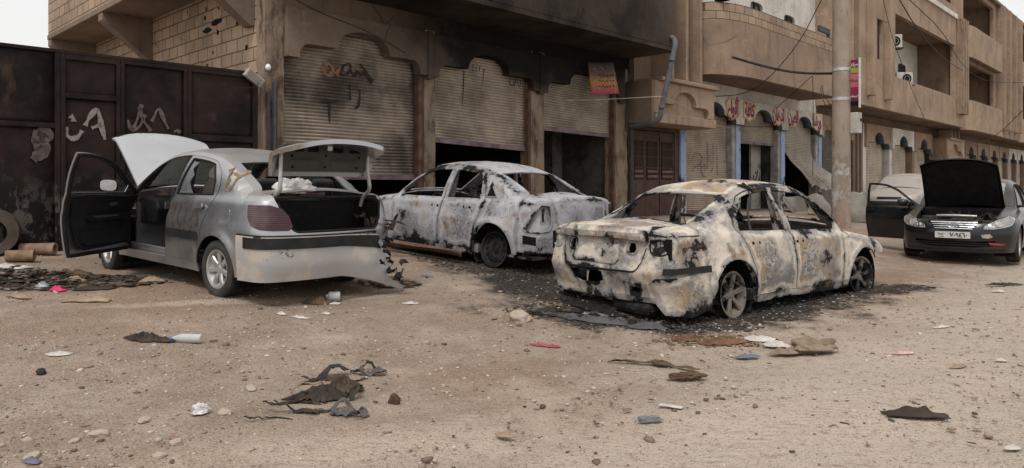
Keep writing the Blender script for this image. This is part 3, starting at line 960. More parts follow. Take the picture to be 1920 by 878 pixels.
MB().prism([(20.0, 7.05), (21.0, 7.05), (21.0, 6.6), (20.85, 6.6), (20.85, 6.85), (20.0, 6.85)], 'y', -1.45, -1.37).build('bent_bracket', M_DKMETAL, bB)
MB().box(13.0, 27.3, -0.2, 6, 10.5, 10.65).box(13.19, 27.3, 5.8, 6, 0.2, 10.5).build('roof', M_SOFFIT, bB)

# ------------------------------------------------------------------ buildings C and D, further down the row
def storeys(b, t0, t1, holes, mt, s=1.5, z0=4.55, z1=13.1, soff=True):
    m = MB()
    rect = [(t0, z0), (t1, z0), (t1, z1), (t0, z1)]
    wall_with_holes(m, rect, [[(a, c), (b_, c), (b_, d), (a, d)] for (a, b_, c, d) in holes], -s, -s + 0.2, 1.0)
    m.box(t0, t0 + 0.2, -s + 0.2, 0.0, z0, z1)
    m.box(t1 - 0.2, t1, -s + 0.2, 0.0, z0, z1)
    o = m.build('front_wall', mt, b)
    if soff:
        MB().box(t0 + 0.2, t1 - 0.2, -s + 0.2, 3.0, z0 + 0.02, z0 + 0.2).build('soffit', M_SOFFIT, b)
    return o
def recess(b, t0, t1, z0, z1, depth, s=1.5, mt=M_WHITE):
    m = MB()
    y0, y1 = -s + 0.2, -s + 0.2 + depth
    m.box(t0 - 0.3, t1 + 0.3, y1, y1 + 0.15, z0 - 0.9, z1 + 0.3)
    m.build('recess_wall', mt, b)
    m = MB()
    m.box(t0 - 0.45, t0 - 0.3, y0, y1, z0 - 0.9, z1 + 0.3)
    m.box(t1 + 0.3, t1 + 0.45, y0, y1, z0 - 0.9, z1 + 0.3)
    m.box(t0 - 0.45, t1 + 0.45, y0, y1, z1 + 0.2, z1 + 0.35)
    m.box(t0 - 0.45, t1 + 0.45, y0, y1, z0 - 1.0, z0 - 0.85)
    m.build('recess_sides', M_BROWN, b)
    return y1
def rwindow(b, c, w, z0, z1, y, frame=M_DKMETAL):
    pts = rounded_rect(c - w / 2, c + w / 2, z0, z1, min(0.18, w * 0.3))
    o = MB().prism(pts, 'y', y - 0.03, y - 0.004).build('window', M_GLASSD, b)
    fr = rounded_rect(c - w / 2 - 0.05, c + w / 2 + 0.05, z0 - 0.05, z1 + 0.05, min(0.2, w * 0.32))
    m = MB()
    m.tube([(p[0], y - 0.03, p[1]) for p in fr], 0.03, 6, closed=True)
    m.build('window_frame', frame, o)
bC = bld('apartment_building', 'tan apartment block with a wide recessed balcony holding air conditioners, left of the rounded ones')
storeys(bC, 23.3, 40.5, [(28.4, 38.6, 6.1, 8.9), (26.0, 26.75, 6.6, 8.3), (28.4, 38.6, 11.0, 12.9)], M_TAN2)
fins(bC, (24.7, 26.85), -1.76, -1.502, 0.4, 4.95, 13.1, M_TAN2)
MB().box(23.3, 23.55, -1.6, -1.502, 4.9, 13.1).build('fin', M_BROWN, bC, bevel=0.01)
MB().box(26.02, 26.73, -1.36, -1.33, 6.62, 8.28).build('stair_window', simple('red_brown_grille', (0.07, 0.03, 0.032), 0.6, 0.1, 0.5, 12), bC)
MB().box(28.1, 38.9, -1.6, -1.502, 10.35, 10.6).build('ledge', M_WHITE, bC, bevel=0.02)
yb = recess(bC, 28.4, 38.6, 6.1, 8.9, 1.7)
rwindow(bC, 29.6, 0.9, 6.3, 7.6, yb)
rwindow(bC, 33.4, 0.9, 5.9, 7.9, yb)
rwindow(bC, 36.0, 1.0, 6.4, 7.7, yb)
recess(bC, 28.4, 38.6, 11.0, 12.9, 1.7)
fins(bC, (39.0, 39.5, 40.0), -1.85, -1.502, 0.2, 5.2, 10.4, M_TAN)
bD = bld('far_building', 'far tan building with stacked rounded balconies and tall fins beside the sky')
storeys(bD, 40.6, 86.0, [(41.2, 49.4, 6.15, 8.45), (41.2, 49.4, 10.4, 12.8), (58.2, 68, 6.15, 8.45), (58.2, 68, 10.4, 12.8), (76, 84, 6.15, 8.45), (76, 84, 10.4, 12.8)], M_TAN, 1.3)
for (a, b_) in ((40.7, 49.7), (58.0, 68.2), (75.8, 84.2)):
    for (z0, z1) in ((4.45, 6.15), (8.6, 10.4)):
        p_ = [(x, y - 0.0) for (x, y) in balcony_path(a, b_, 1.75, 1.6, 0.45, 1.29)]
        p_[-1] = (b_ + 0.001, -1.29)
        curved_wall(bD, p_, z0, z1, 0.15, M_TAN2, 'balcony')
for (a, b_) in ((41.2, 49.4), (58.2, 68), (76, 84)):
    for (z0, z1) in ((6.15, 8.45), (10.4, 12.8)):
        yb2 = recess(bD, a, b_, z0, z1, 1.6, 1.3, M_WHITE if z0 > 9 else M_TAN2)
        rwindow(bD, a + 4.6, 3.4, z0 + 0.2, z0 + 1.9, yb2)
        rwindow(bD, a + 1.0, 0.8, z0 - 0.1, z0 + 1.8, yb2)
fins(bD, (50.4, 52.3, 54.2, 56.2, 69.5, 71.5, 73.5), -1.75, -1.302, 0.55, 5.0, 13.1, M_TAN)
stair_box(bD, 39.75, 43.2, 2.75, 3.95, 0.9, M_TAN)
fins(bD, (40.9, 41.7, 42.5), -0.86, -0.2, 0.14, 3.99, 4.5, M_TAN2)
MB().box(40.6, 86.2, -1.55, 8, 13.12, 13.3).box(40.6, 86.2, 7.8, 8, 0.2, 13.1).build('roof', M_SOFFIT, bD)
MB().box(23.3, 40.58, -1.6, 8, 13.12, 13.25).box(23.3, 40.58, 7.8, 8, 0.2, 13.1).build('roof', M_SOFFIT, bC)
# ground floor shops of C and D
def small_shop(b, t0, t1, fm, sm, zt=4.15, zf=3.1, white_post=False):
    pr = bays_profile(t0, t1, zf, zf + 0.22, zf + 0.72, 0.3, zt)
    MB().prism(pr, 'y', -0.2, 0.1).build('arch_fascia', fm, b)
    trim_strip(b, pr, -0.202, 0.12)  # slate strip also puts soot and shade under the far arches into colour
    o = shutter(b, t0 + 0.2, t1 - 0.2, 0.5, zf + 0.75, -0.18, sm, pitch=0.075)
    rough_post(t0 - 0.2, t0 + 0.2, -0.1, 0.25, 0.2, zt, 'post', M_WHITE if white_post else M_TAN, 0.012, b)
    return o
M_SHP = shutter_mat('shutter_pale', (0.50, 0.445, 0.36), 0.03, 0.1)
s_a = small_shop(bC, 28.75, 32.3, M_TAN2, M_SHP, white_post=True)
st = stroke_mesh([[(1.2, 2.0), (1.3, 1.85), (1.5, 1.95)], [(1.6, 2.1), (1.65, 1.8)], [(1.75, 1.75), (1.9, 1.9), (2.0, 1.75)]], 0.05, on_sh(-0.18, 28.9, 0.4))
st.build('spray_writing', simple('white_spray', (0.6, 0.58, 0.55), 0.8, bump=0), s_a, fix=False)
small_shop(bC, 32.5, 36.1, M_WHITE, M_SHP, white_post=True)
small_shop(bC, 36.3, 39.6, M_TAN2, M_SHP)
for t in np.arange(43.6, 84, 3.5):
    small_shop(bD, t, t + 3.3, [M_TAN2, M_WHITE, M_TAN][int(t) % 3], M_SHP)
MB().box(24.0, 28.7, 0.1, 0.3, 3.9, 4.7).box(28.5, 40.6, 0.15, 0.3, 3.7, 4.7).build('lintel', M_BROWN, bC)
MB().box(40.6, 86, 0.15, 0.3, 3.7, 4.7).build('lintel', M_BROWN, bD)
m = MB()
for t in (27.25, 27.75, 28.2):
    m.box(t, t + 0.28, -0.12, 0.2, 0.3, 4.2)
m.build('door_posts', M_BROWN, bC)
MB().box(26.9, 28.6, 0.1, 0.2, 0.3, 4.2).build('dark_doorway', M_BLACK, bC)

# ------------------------------------------------------------------ yard gate of rusted sheet steel
n = NT('gate_steel')
o3 = n.sep()
base = n.mix(n.mr(n.noise(0.9, 6, 0.65), 0.38, 0.62), (0.032, 0.019, 0.016), (0.011, 0.008, 0.0075))
base = n.mix(n.mr(n.noise(3.2, 6, 0.7, n.coord((1, 1, 0.4))), 0.56, 0.76, 0, 0.6), base, (0.09, 0.055, 0.04))
low = n.math('ADD', n.mr(o3[2], 2.6, 0.8, -0.1, 0.25), n.noise(1.4, 5, 0.65))
base = n.mix(n.mr(low, 0.58, 0.78, 0, 0.92), base, (0.012, 0.011, 0.011))
peel = n.math('MULTIPLY', n.mr(n.noise(5.5, 5, 0.72, n.coord((1, 1, 0.7))), 0.5, 0.58), n.mr(o3[2], 1.7, 0.9))
base = n.mix(n.math('MULTIPLY', peel, 0.6), base, (0.16, 0.13, 0.11))
M_GATE = n.out(base, n.mr(n.noise(4), 0.3, 0.7, 0.55, 0.85), n.bump(n.noise(9, 6, 0.65), 0.35, 0.02), 0.15)
gt = thing('yard_gate', 'tall dark rusted sheet steel gate with white painted letters behind the silver car', 'gate', (PX, PY, 0), FROT)
zt = 3.2
m = MB()
for (a, b_, z0, z1) in ((-8.0, -3.31, 2.22, zt), (-8.0, -3.31, 0.5, 2.15), (-3.19, -2.54, 2.66, zt), (-3.19, -2.54, 0.5, 2.58), (-2.43, -1.58, 0.5, zt), (-1.47, -0.46, 2.16, zt), (-1.47, -0.46, 0.5, 2.06)):
    P = np.array([[(t, 0.03 + 0.012 * float(fbm([[t * 1.3, z * 1.3, 2]], 2, 5)[0]), z) for t in np.linspace(a - 0.01, b_ + 0.01, 14)] for z in np.linspace(z0 - 0.01, z1 + 0.01, 16)])
    m.grid(P)
sheet = m.build('gate_sheet', M_GATE, gt, smooth=60)
sheet.modifiers.new('thick', 'SOLIDIFY').thickness = 0.01
m = MB()
for (a, b_) in ((-3.32, -3.26), (-3.25, -3.19), (-2.54, -2.49), (-2.48, -2.43), (-1.58, -1.53), (-1.52, -1.47), (-0.46, -0.38), (-5.6, -5.5)):
    m.box(a, b_, -0.02, 0.055, 0.4, zt - 0.002)
for (a, b_, z0, z1) in ((-8.0, -0.38, zt, zt + 0.05), (-8, -3.32, 2.15, 2.22), (-3.19, -2.54, 2.58, 2.66), (-1.47, -0.46, 2.06, 2.16), (-3.19, -2.54, zt - 0.08, zt - 0.002), (-2.43, -1.58, zt - 0.06, zt - 0.002), (-1.47, -0.46, zt - 0.06, zt - 0.002), (-1.47, -0.46, 0.4, 0.5), (-8, -3.32, 0.4, 0.5)):
    m.box(a, b_, -0.015, 0.05, z0, z1)
m.build('gate_frame', M_GATE, gt, bevel=0.006, jitter=(0.006, 3))
M_WPAINT = simple('white_brush_paint', (0.25, 0.225, 0.2), 0.85, 0, 0.35, 16, bump=0)
onx = lambda a, b_: (a, 0.002 - 0.0, b_)
# photo pixel -> the gate's plane
def gate_xy(x, y):
    u = (x - 960) / 1345
    t = (12.3 * (u + 0.3257)) / (DX - DY * u)
    Z = PY + DY * t
    return (t, CAM_Z + (345 - y) / 1345 * Z)
def gpath(pts): return [gate_xy(*p) for p in pts]
st = stroke_mesh([gpath([(122, 238), (124, 252), (133, 261), (146, 258), (154, 245)]), gpath([(132, 217), (138, 222), (138, 228)]),
                  gpath([(160, 236), (166, 222), (181, 204), (186, 212), (190, 236), (197, 262)]), gpath([(172, 240), (190, 234)])], 0.07, onx)
st.build('painted_letters', M_WPAINT, gt, fix=False)
st = stroke_mesh([gpath([(262, 200), (266, 222), (283, 246)]), gpath([(266, 196), (256, 230), (246, 246)]), gpath([(285, 228), (298, 198), (306, 222), (316, 242)]), gpath([(326, 248), (333, 244), (338, 250)]), gpath([(240, 225), (245, 245), (262, 240), (272, 215)])], 0.055, onx)
st.build('painted_letters', simple('thin_white_wash', (0.13, 0.105, 0.095), 0.85, 0, 0.45, 16, bump=0), gt, fix=False)
stroke_mesh([gpath([(60, 255), (95, 262), (92, 250), (70, 248)]), gpath([(62, 272), (90, 268), (80, 285), (62, 300)])], 0.16, onx).build('painted_smear', simple('grey_wash', (0.11, 0.09, 0.085), 0.85, 0, 0.5, 9, bump=0), gt, fix=False)
# ------------------------------------------------------------------ car bodies: an implicit shape that panels are cut from
def pchip(pts):
    X = np.array([p[0] for p in pts], float); Y = np.array([p[1] for p in pts], float)
    h = np.diff(X); d = np.diff(Y) / h
    m = np.zeros(len(X))
    for i in range(1, len(X) - 1):
        if d[i - 1] * d[i] > 0:
            w1, w2 = 2 * h[i] + h[i - 1], h[i] + 2 * h[i - 1]
            m[i] = (w1 + w2) / (w1 / d[i - 1] + w2 / d[i])
    m[0], m[-1] = d[0], d[-1]
    def f(x):
        x = np.clip(np.asarray(x, float), X[0], X[-1])
        i = np.clip(np.searchsorted(X, x) - 1, 0, len(X) - 2)
        t = (x - X[i]) / h[i]
        return (Y[i] * (1 + 2 * t) * (1 - t) ** 2 + h[i] * m[i] * t * (1 - t) ** 2 + Y[i + 1] * t * t * (3 - 2 * t) + h[i] * m[i + 1] * t * t * (t - 1))
    return f
def smax(a, b, k):
    h = np.clip(0.5 + 0.5 * (a - b) / k, 0, 1)
    return b * (1 - h) + a * h + k * h * (1 - h)
def smin(a, b, k):
    return -smax(-a, -b, k)

class Body:
    def __init__(self, **k):
        self.__dict__.update(k)
        wb, Lf, Lr, W = self.wb, self.Lf, self.Lr, self.W
        self.hd = pchip(self.deckline)
        self.gc = pchip(self.roofline)
        self.pw = pchip([(-Lr - 0.1, W * 0.925), (-Lr * 0.55, W * 0.975), (0.1, W), (wb * 0.5, W), (wb, W * 0.985), (wb + Lf * 0.5, W * 0.94), (wb + Lf + 0.1, W * 0.8)])
        self.sw = pchip([(0.0, 0.9), (0.2, 0.945), (0.36, 0.975), (0.55, 0.997), (0.68, 1.0), (0.8, 0.988), (0.93, 0.962), (1.1, 0.9)])
        self.tw = pchip([(-0.7, 0.955), (0.0, 0.985), (0.9, 1.0), (1.5, 0.985), (wb - 0.3, 0.95), (wb, 0.9)])
        self.xcB, self.xcF = -0.1, wb + 0.05
        self.h = getattr(self, 'h', 0.04)
        self.kend = getattr(self, 'kend', 0.11)
    def f(self, P):
        x, y, z = P[..., 0], np.abs(P[..., 1]), P[..., 2]
        W, wb = self.W, self.wb
        fl = np.zeros_like(x)
        for cx in (0.0, wb):
            r = np.hypot(x - cx, z - self.rw)
            fl = fl + self.flare * np.exp(-((r - self.ra - 0.01) / 0.055) ** 2)
        crease = 0.006 * np.tanh((z - self.zcrease - 0.02 * x) / 0.02)
        side = y - self.pw(x) * self.sw(z) - fl + crease
        top = z - (self.hd(x) - self.crown * (y / W) ** 2.2)
        fr = x - (wb + self.Lf - self.fbulge * (y / W) ** 2.4 - self.fslope(z))
        re = (-self.Lr + self.rbulge * (y / W) ** 2.4 + self.rslope(z)) - x
        L = smax(smax(side, top, 0.075), smax(fr, re, 0.02), self.kend)
        zb = np.maximum(z - self.zbelt, 0)
        g = smax(y - self.Wg * self.tw(x) + 0.20 * zb + 0.5 * zb ** 2, z - (self.gc(x) - 0.05 * (y / 0.55) ** 2), 0.06)
        g = np.maximum(g, np.maximum(x - self.cowl - 0.12, self.rwb - 0.16 - x))
        return smin(L, g, 0.03)
    def _bis(self, O, D, a, b):
        """last inside point on the way from a (inside) to b (outside)"""
        a = np.full(len(O), a, float); b = np.full(len(O), b, float)
        for _ in range(20):
            m = (a + b) / 2
            ins = self.f(O + D * m[:, None]) < 0
            a = np.where(ins, m, a); b = np.where(ins, b, m)
        return O + D * a[:, None]
    def proj(self, kind, uv):
        uv = np.asarray(uv, float).reshape(-1, 2)
        n = len(uv)
        z0 = np.zeros(n)
        if kind == 'S':
            return self._bis(np.stack([uv[:, 0], z0, uv[:, 1]], -1), np.tile([0, 1.0, 0], (n, 1)), 0, 1.4)
        if kind == 'T':
            return self._bis(np.stack([uv[:, 0], uv[:, 1], z0 + 0.45], -1), np.tile([0, 0, 1.0], (n, 1)), 0, 1.6)
        if kind == 'B':
            D = np.stack([-np.cos(uv[:, 0]), np.sin(uv[:, 0]), z0], -1)
            return self._bis(np.stack([z0 + self.xcB, z0, uv[:, 1]], -1), D, 0, 2.2)
        if kind == 'F':
            D = np.stack([np.cos(uv[:, 0]), np.sin(uv[:, 0]), z0], -1)
            return self._bis(np.stack([z0 + self.xcF, z0, uv[:, 1]], -1), D, 0, 2.2)
    def normal(self, P):
        e = 2e-3
        g = np.stack([self.f(P + d) - self.f(P - d) for d in (np.array([e, 0, 0]), np.array([0, e, 0]), np.array([0, 0, e]))], -1)
        return g / (np.linalg.norm(g, axis=1, keepdims=True) + 1e-9)
    # points named by side view (x, z) or end view (y, z), as coordinates of the end wraps
    def BS(self, x, z):
        p = self.proj('S', [(x, z)])[0]
        return (math.atan2(p[1], -(p[0] - self.xcB)), z)
    def FS(self, x, z):
        p = self.proj('S', [(x, z)])[0]
        return (math.atan2(p[1], p[0] - self.xcF), z)
    def BR(self, y, z):
        p = self._bis(np.array([[0.0, y, z]]), np.array([[-1.0, 0, 0]]), 0, 2.5)[0]
        return (math.atan2(p[1], -(p[0] - self.xcB)), z)
    def FR(self, y, z):
        p = self._bis(np.array([[self.wb, y, z]]), np.array([[1.0, 0, 0]]), 0, 2.5)[0]
        return (math.atan2(p[1], p[0] - self.xcF), z)
    def zsh(self, x, y):
        return float(self.hd(x) - self.crown * (abs(y) / self.W) ** 2.2 - 0.045)
    def sh_S(self, x):
        z = float(self.hd(x)) - self.crown - 0.04
        for _ in range(6):
            p = self.proj('S', [(x, z)])[0]
            z = self.zsh(x, p[1])
        return (x, z)
    def sh_end(self, kind, th):
        z = 0.85 * float(self.hd(self.xcB if kind == 'B' else self.xcF))
        for _ in range(12):
            p = self.proj(kind, [(th, z)])[0]
            z = 0.5 * z + 0.5 * self.zsh(p[0], p[1])
        return (th, z)
    def sh_Ss(self, xs):
        xs = np.asarray(xs, float)
        z = self.hd(xs) - self.crown - 0.04
        for _ in range(6):
            P = self.proj('S', np.stack([xs, z], -1))
            z = self.hd(xs) - self.crown * (np.abs(P[:, 1]) / self.W) ** 2.2 - 0.045
        return [(float(a), float(b)) for a, b in zip(xs, z)]
    def sh_ends(self, kind, th):
        th = np.asarray(th, float)
        z = np.full(len(th), 0.85 * float(self.hd(self.xcB if kind == 'B' else self.xcF)))
        for _ in range(12):
            P = self.proj(kind, np.stack([th, z], -1))
            z = 0.5 * z + 0.5 * (self.hd(P[:, 0]) - self.crown * (np.abs(P[:, 1]) / self.W) ** 2.2 - 0.045)
        return [(float(a), float(b)) for a, b in zip(th, z)]
    def zd(self, x): return float(self.gc(x)) - 0.062
    def zf(self, x): return float(self.gc(x)) - 0.10
    def panel(self, patches, thick=0.018, off=0.0, dent=0.0, h=None, deform=None):
        """patches: (kind, outer, holes[, mirror]); returns (V, F) of a closed sheet"""
        m = MB()
        for pt in patches:
            kind, outer, holes = pt[0], pt[1], pt[2]
            V2, T = fill2d(outer, holes, h or self.h)
            P = self.proj(kind, V2)
            N = self.normal(P)
            if kind in ('S', 'F'):
                pass
            # orientation: make triangle normals agree with N
            tn = np.cross(P[T[:, 1]] - P[T[:, 0]], P[T[:, 2]] - P[T[:, 0]])
            if (tn * N[T[:, 0]]).sum() < 0:
                T = T[:, ::-1]
            P = P + N * off
            if dent:
                P = P + N * (dent * fbm(P * 2.6, 3, 77)[:, None] + dent * 0.5 * fbm(P * 8, 2, 78)[:, None])
            Q = P - N * thick
            n = len(P)
            F = [tuple(t) for t in T] + [tuple(t[::-1] + n) for t in T]
            ed = set()
            for t in T:
                ed.update(((t[0], t[1]), (t[1], t[2]), (t[2], t[0])))
            F += [(b, a, a + n, b + n) for (a, b) in ed if (b, a) not in ed]
            Bd = np.concatenate([resample(outer, 0.03)] + [resample(q_, 0.03) for q_ in holes])
            ed_ = np.full(n, 9.0)
            for c0 in range(0, len(Bd), 64):
                ed_ = np.minimum(ed_, np.sqrt(((V2[:, None, :] - Bd[None, c0:c0 + 64, :]) ** 2).sum(-1)).min(1))
            ea = np.minimum(np.concatenate([ed_, ed_]), 0.3)
            A = np.concatenate([P, Q])
            if deform is not None: A = deform(A)
            sides = pt[3] if len(pt) > 3 else 'L'
            if 'L' in sides:
                m.raw(A, F, None, ea)
            if 'R' in sides:
                m.raw(A * np.array([1, -1, 1]), [tuple(f[::-1]) for f in F], None, ea)
        return m
    # ---- outlines shared by every saloon
    def arch(self, cx, a0, a1, n=22, r=None):
        r = r or self.ra
        return [(cx + r * math.cos(a), self.rw + r * math.sin(a)) for a in np.linspace(R(a0), R(a1), n)]
    def arch_a(self, z, r=None):
        return math.degrees(math.asin(max(-1, min(1, (z - self.rw) / (r or self.ra)))))
    def xB(self, z): return self.xBp - 0.10 * (z - 0.3)
    def outlines(self):
        wb = self.wb
        zs, zt = self.zsill, self.zdoor
        a_s, a_t = self.arch_a(zs), self.arch_a(zt)
        # where frame line meets the belt at the front
        xs = np.linspace(self.cowl + 0.1, self.cowl - 0.9, 400)
        xa = next(x for x in xs if self.zf(x) > self.zb(x) + 0.03)
        self.xa = xa
        rd = list(self.rd_rear)
        xt = rd[-1][0]
        rd[-1] = (xt, self.zf(xt))
        frame = [(x, self.zf(x)) for x in np.linspace(xt, xa, 34)]
        drip = [(x, self.zd(x)) for x in np.linspace(self.cowl, self.rwb, 60)]
        o = {}
        q0 = self.xq
        zlow = self.zquart
        aq = 180 - self.arch_a(zlow)
        x0 = rd[0]
        a_rd = math.degrees(math.atan2(x0[1] - self.rw, x0[0]))
        sh = self.sh_Ss(np.linspace(self.rwb - 0.06, q0, 10))
        zcw = self.sh_S(self.cowl)[1]
        o['quarter'] = [(q0, zlow)] + self.arch(0, aq, a_rd) + rd[1:] + frame[1:] + [(xa + 0.06, self.sh_S(xa + 0.06)[1])] + [p for p in drip if p[0] <= xa + 0.05 and p[1] > zcw] + sh
        o['rear_door'] = [(self.xB(zt) - 0.003, zt), (self.xB(zt) - 0.003, zt)][:1] + [(self.xB(z) - 0.006, z) for z in np.linspace(zt, 1.0, 6)] + [(self.xB(self.zf(self.xBt)) - 0.004, self.zf(self.xBt) - 0.004)] + \
            [(x, self.zf(x) - 0.004) for x in np.linspace(self.xBt, xt, 14)[1:]] + [(p[0] + 0.011, p[1]) for p in rd[::-1][1:]] + self.arch(0, a_rd - 1, a_t if zt > zs else a_s, 8, self.ra + 0.004)
        o['front_door'] = [(self.xA(zt), zt), (self.xA(0.6), 0.6), (self.xA(0.8), 0.8), (xa + 0.05, self.sh_S(xa + 0.05)[1] - 0.004), (xa, self.zf(xa) - 0.004)] + [(x, self.zf(x) - 0.004) for x in np.linspace(xa, self.xBt, 20)[1:]] + [(self.xB(z) + 0.006, z) for z in np.linspace(1.0, zt, 6)]
        fr = 0.036
        xw1 = self.xBt
        o['front_win'] = [(self.xB(self.zb(self.xBp)) + 0.06, self.zb(self.xBp))] + [(x, self.zb(x)) for x in np.linspace(self.xBp + 0.1, xa - 0.17, 5)] + [(x, self.zf(x) - fr) for x in np.linspace(xa - 0.14, xw1 + 0.05, 16) if self.zf(x) - fr > self.zb(x) + 0.01]
        zr = self.rwin_rear
        o['rear_win'] = [(self.xB(self.zb(self.xBp)) - 0.06, self.zb(self.xBp))] + [(x, self.zf(x) - fr) for x in np.linspace(xw1 - 0.055, zr[-1][0], 10)] + list(zr[::-1][1:])
        xf0 = self.xff
        arc = self.arch(wb, 180 - a_s, self.arch_a(self.zfl))
        arc = [p for p in arc]
        shf = self.sh_Ss(np.linspace(xf0, self.xA(0.85) + 0.003, 14))
        o['fender'] = [(self.xA(zs) + 0.004, zs)] + [p for p in arc if p[0] > self.xA(zs) + 0.01] + [(xf0, self.zfl)] + shf + [(self.xA(0.8) + 0.004, 0.8), (self.xA(0.6) + 0.004, 0.6)]
        # rocker between the arches
        ar_f = self.arch(wb, 180 - a_s, 180 - a_t, 5)
        ar_r = self.arch(0, a_t, a_s, 5)
        xl = self.xA(zs)
        o['rocker'] = [(xl, zs), (xl, zt - 0.004)] + [(x, zt - 0.004) for x in np.linspace(xl, ar_r[0][0], 12)[1:-1]] + ar_r
        # greenhouse from above
        def dpt(x): return self.proj('S', [(x, self.zd(x))])[0]
        dx_ = np.linspace(self.cowl - 0.02, self.rwb, 44)
        dl = self.proj('S', [(x, self.zd(x)) for x in dx_])
        L = [(p[0], p[1]) for p in dl]
        o['roof'] = L + [(p[0], -p[1]) for p in L[::-1]]
        def line(x0, x1, ins):
            r = []
            for x in np.linspace(x0, x1, 12):
                r.append((x, float(np.interp(x, [p[0] for p in L[::-1]], [p[1] for p in L[::-1]])) - ins))
            return r
        w = line(self.cowl - 0.07, self.wst, self.apil)
        bow = lambda x, y, k: x + k * (1 - (y / 0.6) ** 2)
        def closed(w, kf, kb):
            y0, y1 = w[0][1], w[-1][1]
            e1 = [(w[-1][0] + kb * (1 - (y / y1) ** 2), y) for y in np.linspace(y1, -y1, 12)[1:-1]]
            e0 = [(w[0][0] + kf * (1 - (y / y0) ** 2), y) for y in np.linspace(-y0, y0, 12)[1:-1]]
            return w + e1 + [(p[0], -p[1]) for p in w[::-1]] + e0
        o['windscreen'] = closed(w, 0.04, 0.06)
        w = line(self.rwt, self.rwb + 0.05, self.cpil)
        o['backlight'] = closed(w, -0.05, -0.03)
        self.o = o
        return o

def wheel(rim_mat, tyre_mat, kind, R_, r_rim, w, parent, loc, side, steer=0.0, tilt=0.0):
    """a wheel with its axis along y; side=+1 shows its face to +y"""
    M = Matrix.Translation(loc) @ Matrix.Rotation(steer, 4, 'Z') @ Matrix.Rotation(tilt, 4, 'X') @ Matrix.Rotation(R(-90) * side, 4, 'X')
    hw = w / 2
    o = None
    if tyre_mat:
        t = MB()
        n_ = 48
        prof = [(r_rim - 0.005, -hw * 0.8), (r_rim + 0.02, -hw * 0.98), (R_ - 0.05, -hw * 1.03), (R_ - 0.018, -hw * 0.96), (R_ - 0.003, -hw * 0.82), (R_, -hw * 0.6), (R_, hw * 0.6), (R_ - 0.003, hw * 0.82), (R_ - 0.018, hw * 0.96), (R_ - 0.05, hw * 1.03), (r_rim + 0.02, hw * 0.98), (r_rim - 0.005, hw * 0.8)]
        for gch in (-0.45, -0.15, 0.15, 0.45):
            i = next(k for k, p in enumerate(prof) if p[1] > hw * gch)
            prof[i:i] = [(R_, hw * (gch - 0.05)), (R_ - 0.008, hw * (gch - 0.04)), (R_ - 0.008, hw * (gch + 0.04)), (R_, hw * (gch + 0.05))]
        t.lathe(prof, n_, M, close=True)
        o = t.build('wheel', tyre_mat, parent, smooth=40)
    b = MB()
    barrel = [(r_rim + 0.004, hw * 0.8), (r_rim + 0.012, hw * 0.86), (r_rim + 0.004, hw * 0.9), (r_rim - 0.012, hw * 0.84), (r_rim - 0.022, hw * 0.5), (r_rim - 0.045, hw * 0.2), (r_rim - 0.045, -hw * 0.4), (r_rim - 0.015, -hw * 0.7), (r_rim + 0.006, -hw * 0.86), (r_rim + 0.0, -hw * 0.8), (r_rim - 0.055, -hw * 0.4), (r_rim - 0.055, hw * 0.2)]
    b.lathe(barrel, 40, M, close=True)
    if kind == 'steel':
        pr = [(0.0, hw * 0.35), (0.03, hw * 0.36), (0.035, hw * 0.28), (0.07, hw * 0.25), (0.085, hw * 0.36), (0.12, hw * 0.42), (r_rim - 0.04, hw * 0.22), (r_rim - 0.045, hw * 0.05), (r_rim - 0.05, hw * 0.02)]
        b.lathe(pr, 40, M)
        q = MB()
        for k in range(12):
            a = 2 * PI * k / 12
            c = Vector((math.cos(a) * (r_rim - 0.065), math.sin(a) * (r_rim - 0.065), hw * 0.40))
            q.tube([c - Vector((0, 0, 0.05)), c], 0.017, 10, M=M)
        for k in range(5):
            a = 2 * PI * k / 5
            c = Vector((math.cos(a) * 0.055, math.sin(a) * 0.055, hw * 0.38))
            q.tube([c - Vector((0, 0, 0.05)), c], 0.008, 8, M=M)
        holes = q
    else:
        n_sp = kind
        b.lathe([(0.0, hw * 0.62), (0.03, hw * 0.62), (0.036, hw * 0.56), (0.06, hw * 0.56), (0.066, hw * 0.4), (0.066, hw * 0.1)], 24, M)
        for k in range(n_sp):
            a = 2 * PI * k / n_sp + 0.2
            Ms = M @ Matrix.Rotation(a, 4, 'Z')
            w0, w1 = 0.024, 0.034 if n_sp > 5 else 0.04
            r0, r1 = 0.05, r_rim - 0.012
            zt0, zt1 = hw * 0.58, hw * 0.72
            V, F = [], []
            for i in range(7):
                q_ = i / 6
                r = r0 + (r1 - r0) * q_
                ww = w0 + (w1 - w0) * q_ ** 2
                zt_ = zt0 + (zt1 - zt0) * q_ + 0.006 * math.sin(q_ * PI)
                V += [(r, -ww, zt_ - 0.012), (r, -ww * 0.7, zt_), (r, ww * 0.7, zt_), (r, ww, zt_ - 0.012), (r, ww * 0.8, zt_ - 0.035), (r, -ww * 0.8, zt_ - 0.035)]
            for i in range(6):
                for j in range(6):
                    l = (j + 1) % 6
                    F.append((i * 6 + j, i * 6 + l, (i + 1) * 6 + l, (i + 1) * 6 + j))
            b.raw(V, F, Ms)
        holes = MB().lathe([(0.0, hw * 0.1), (r_rim * 0.8, hw * 0.05), (r_rim * 0.8, -hw * 0.1), (0.0, -hw * 0.1)], 30, M)  # black disc behind the spokes, puts shade into their gaps
    if o is None:
        o = b.build('wheel', rim_mat, parent, smooth=35)
        r_ = o
    else:
        r_ = b.build('rim', rim_mat, o, smooth=35)
    if holes:
        holes.build('rim_holes' if kind == 'steel' else 'spoke_gap_black', M_BLACK, r_)
    return o
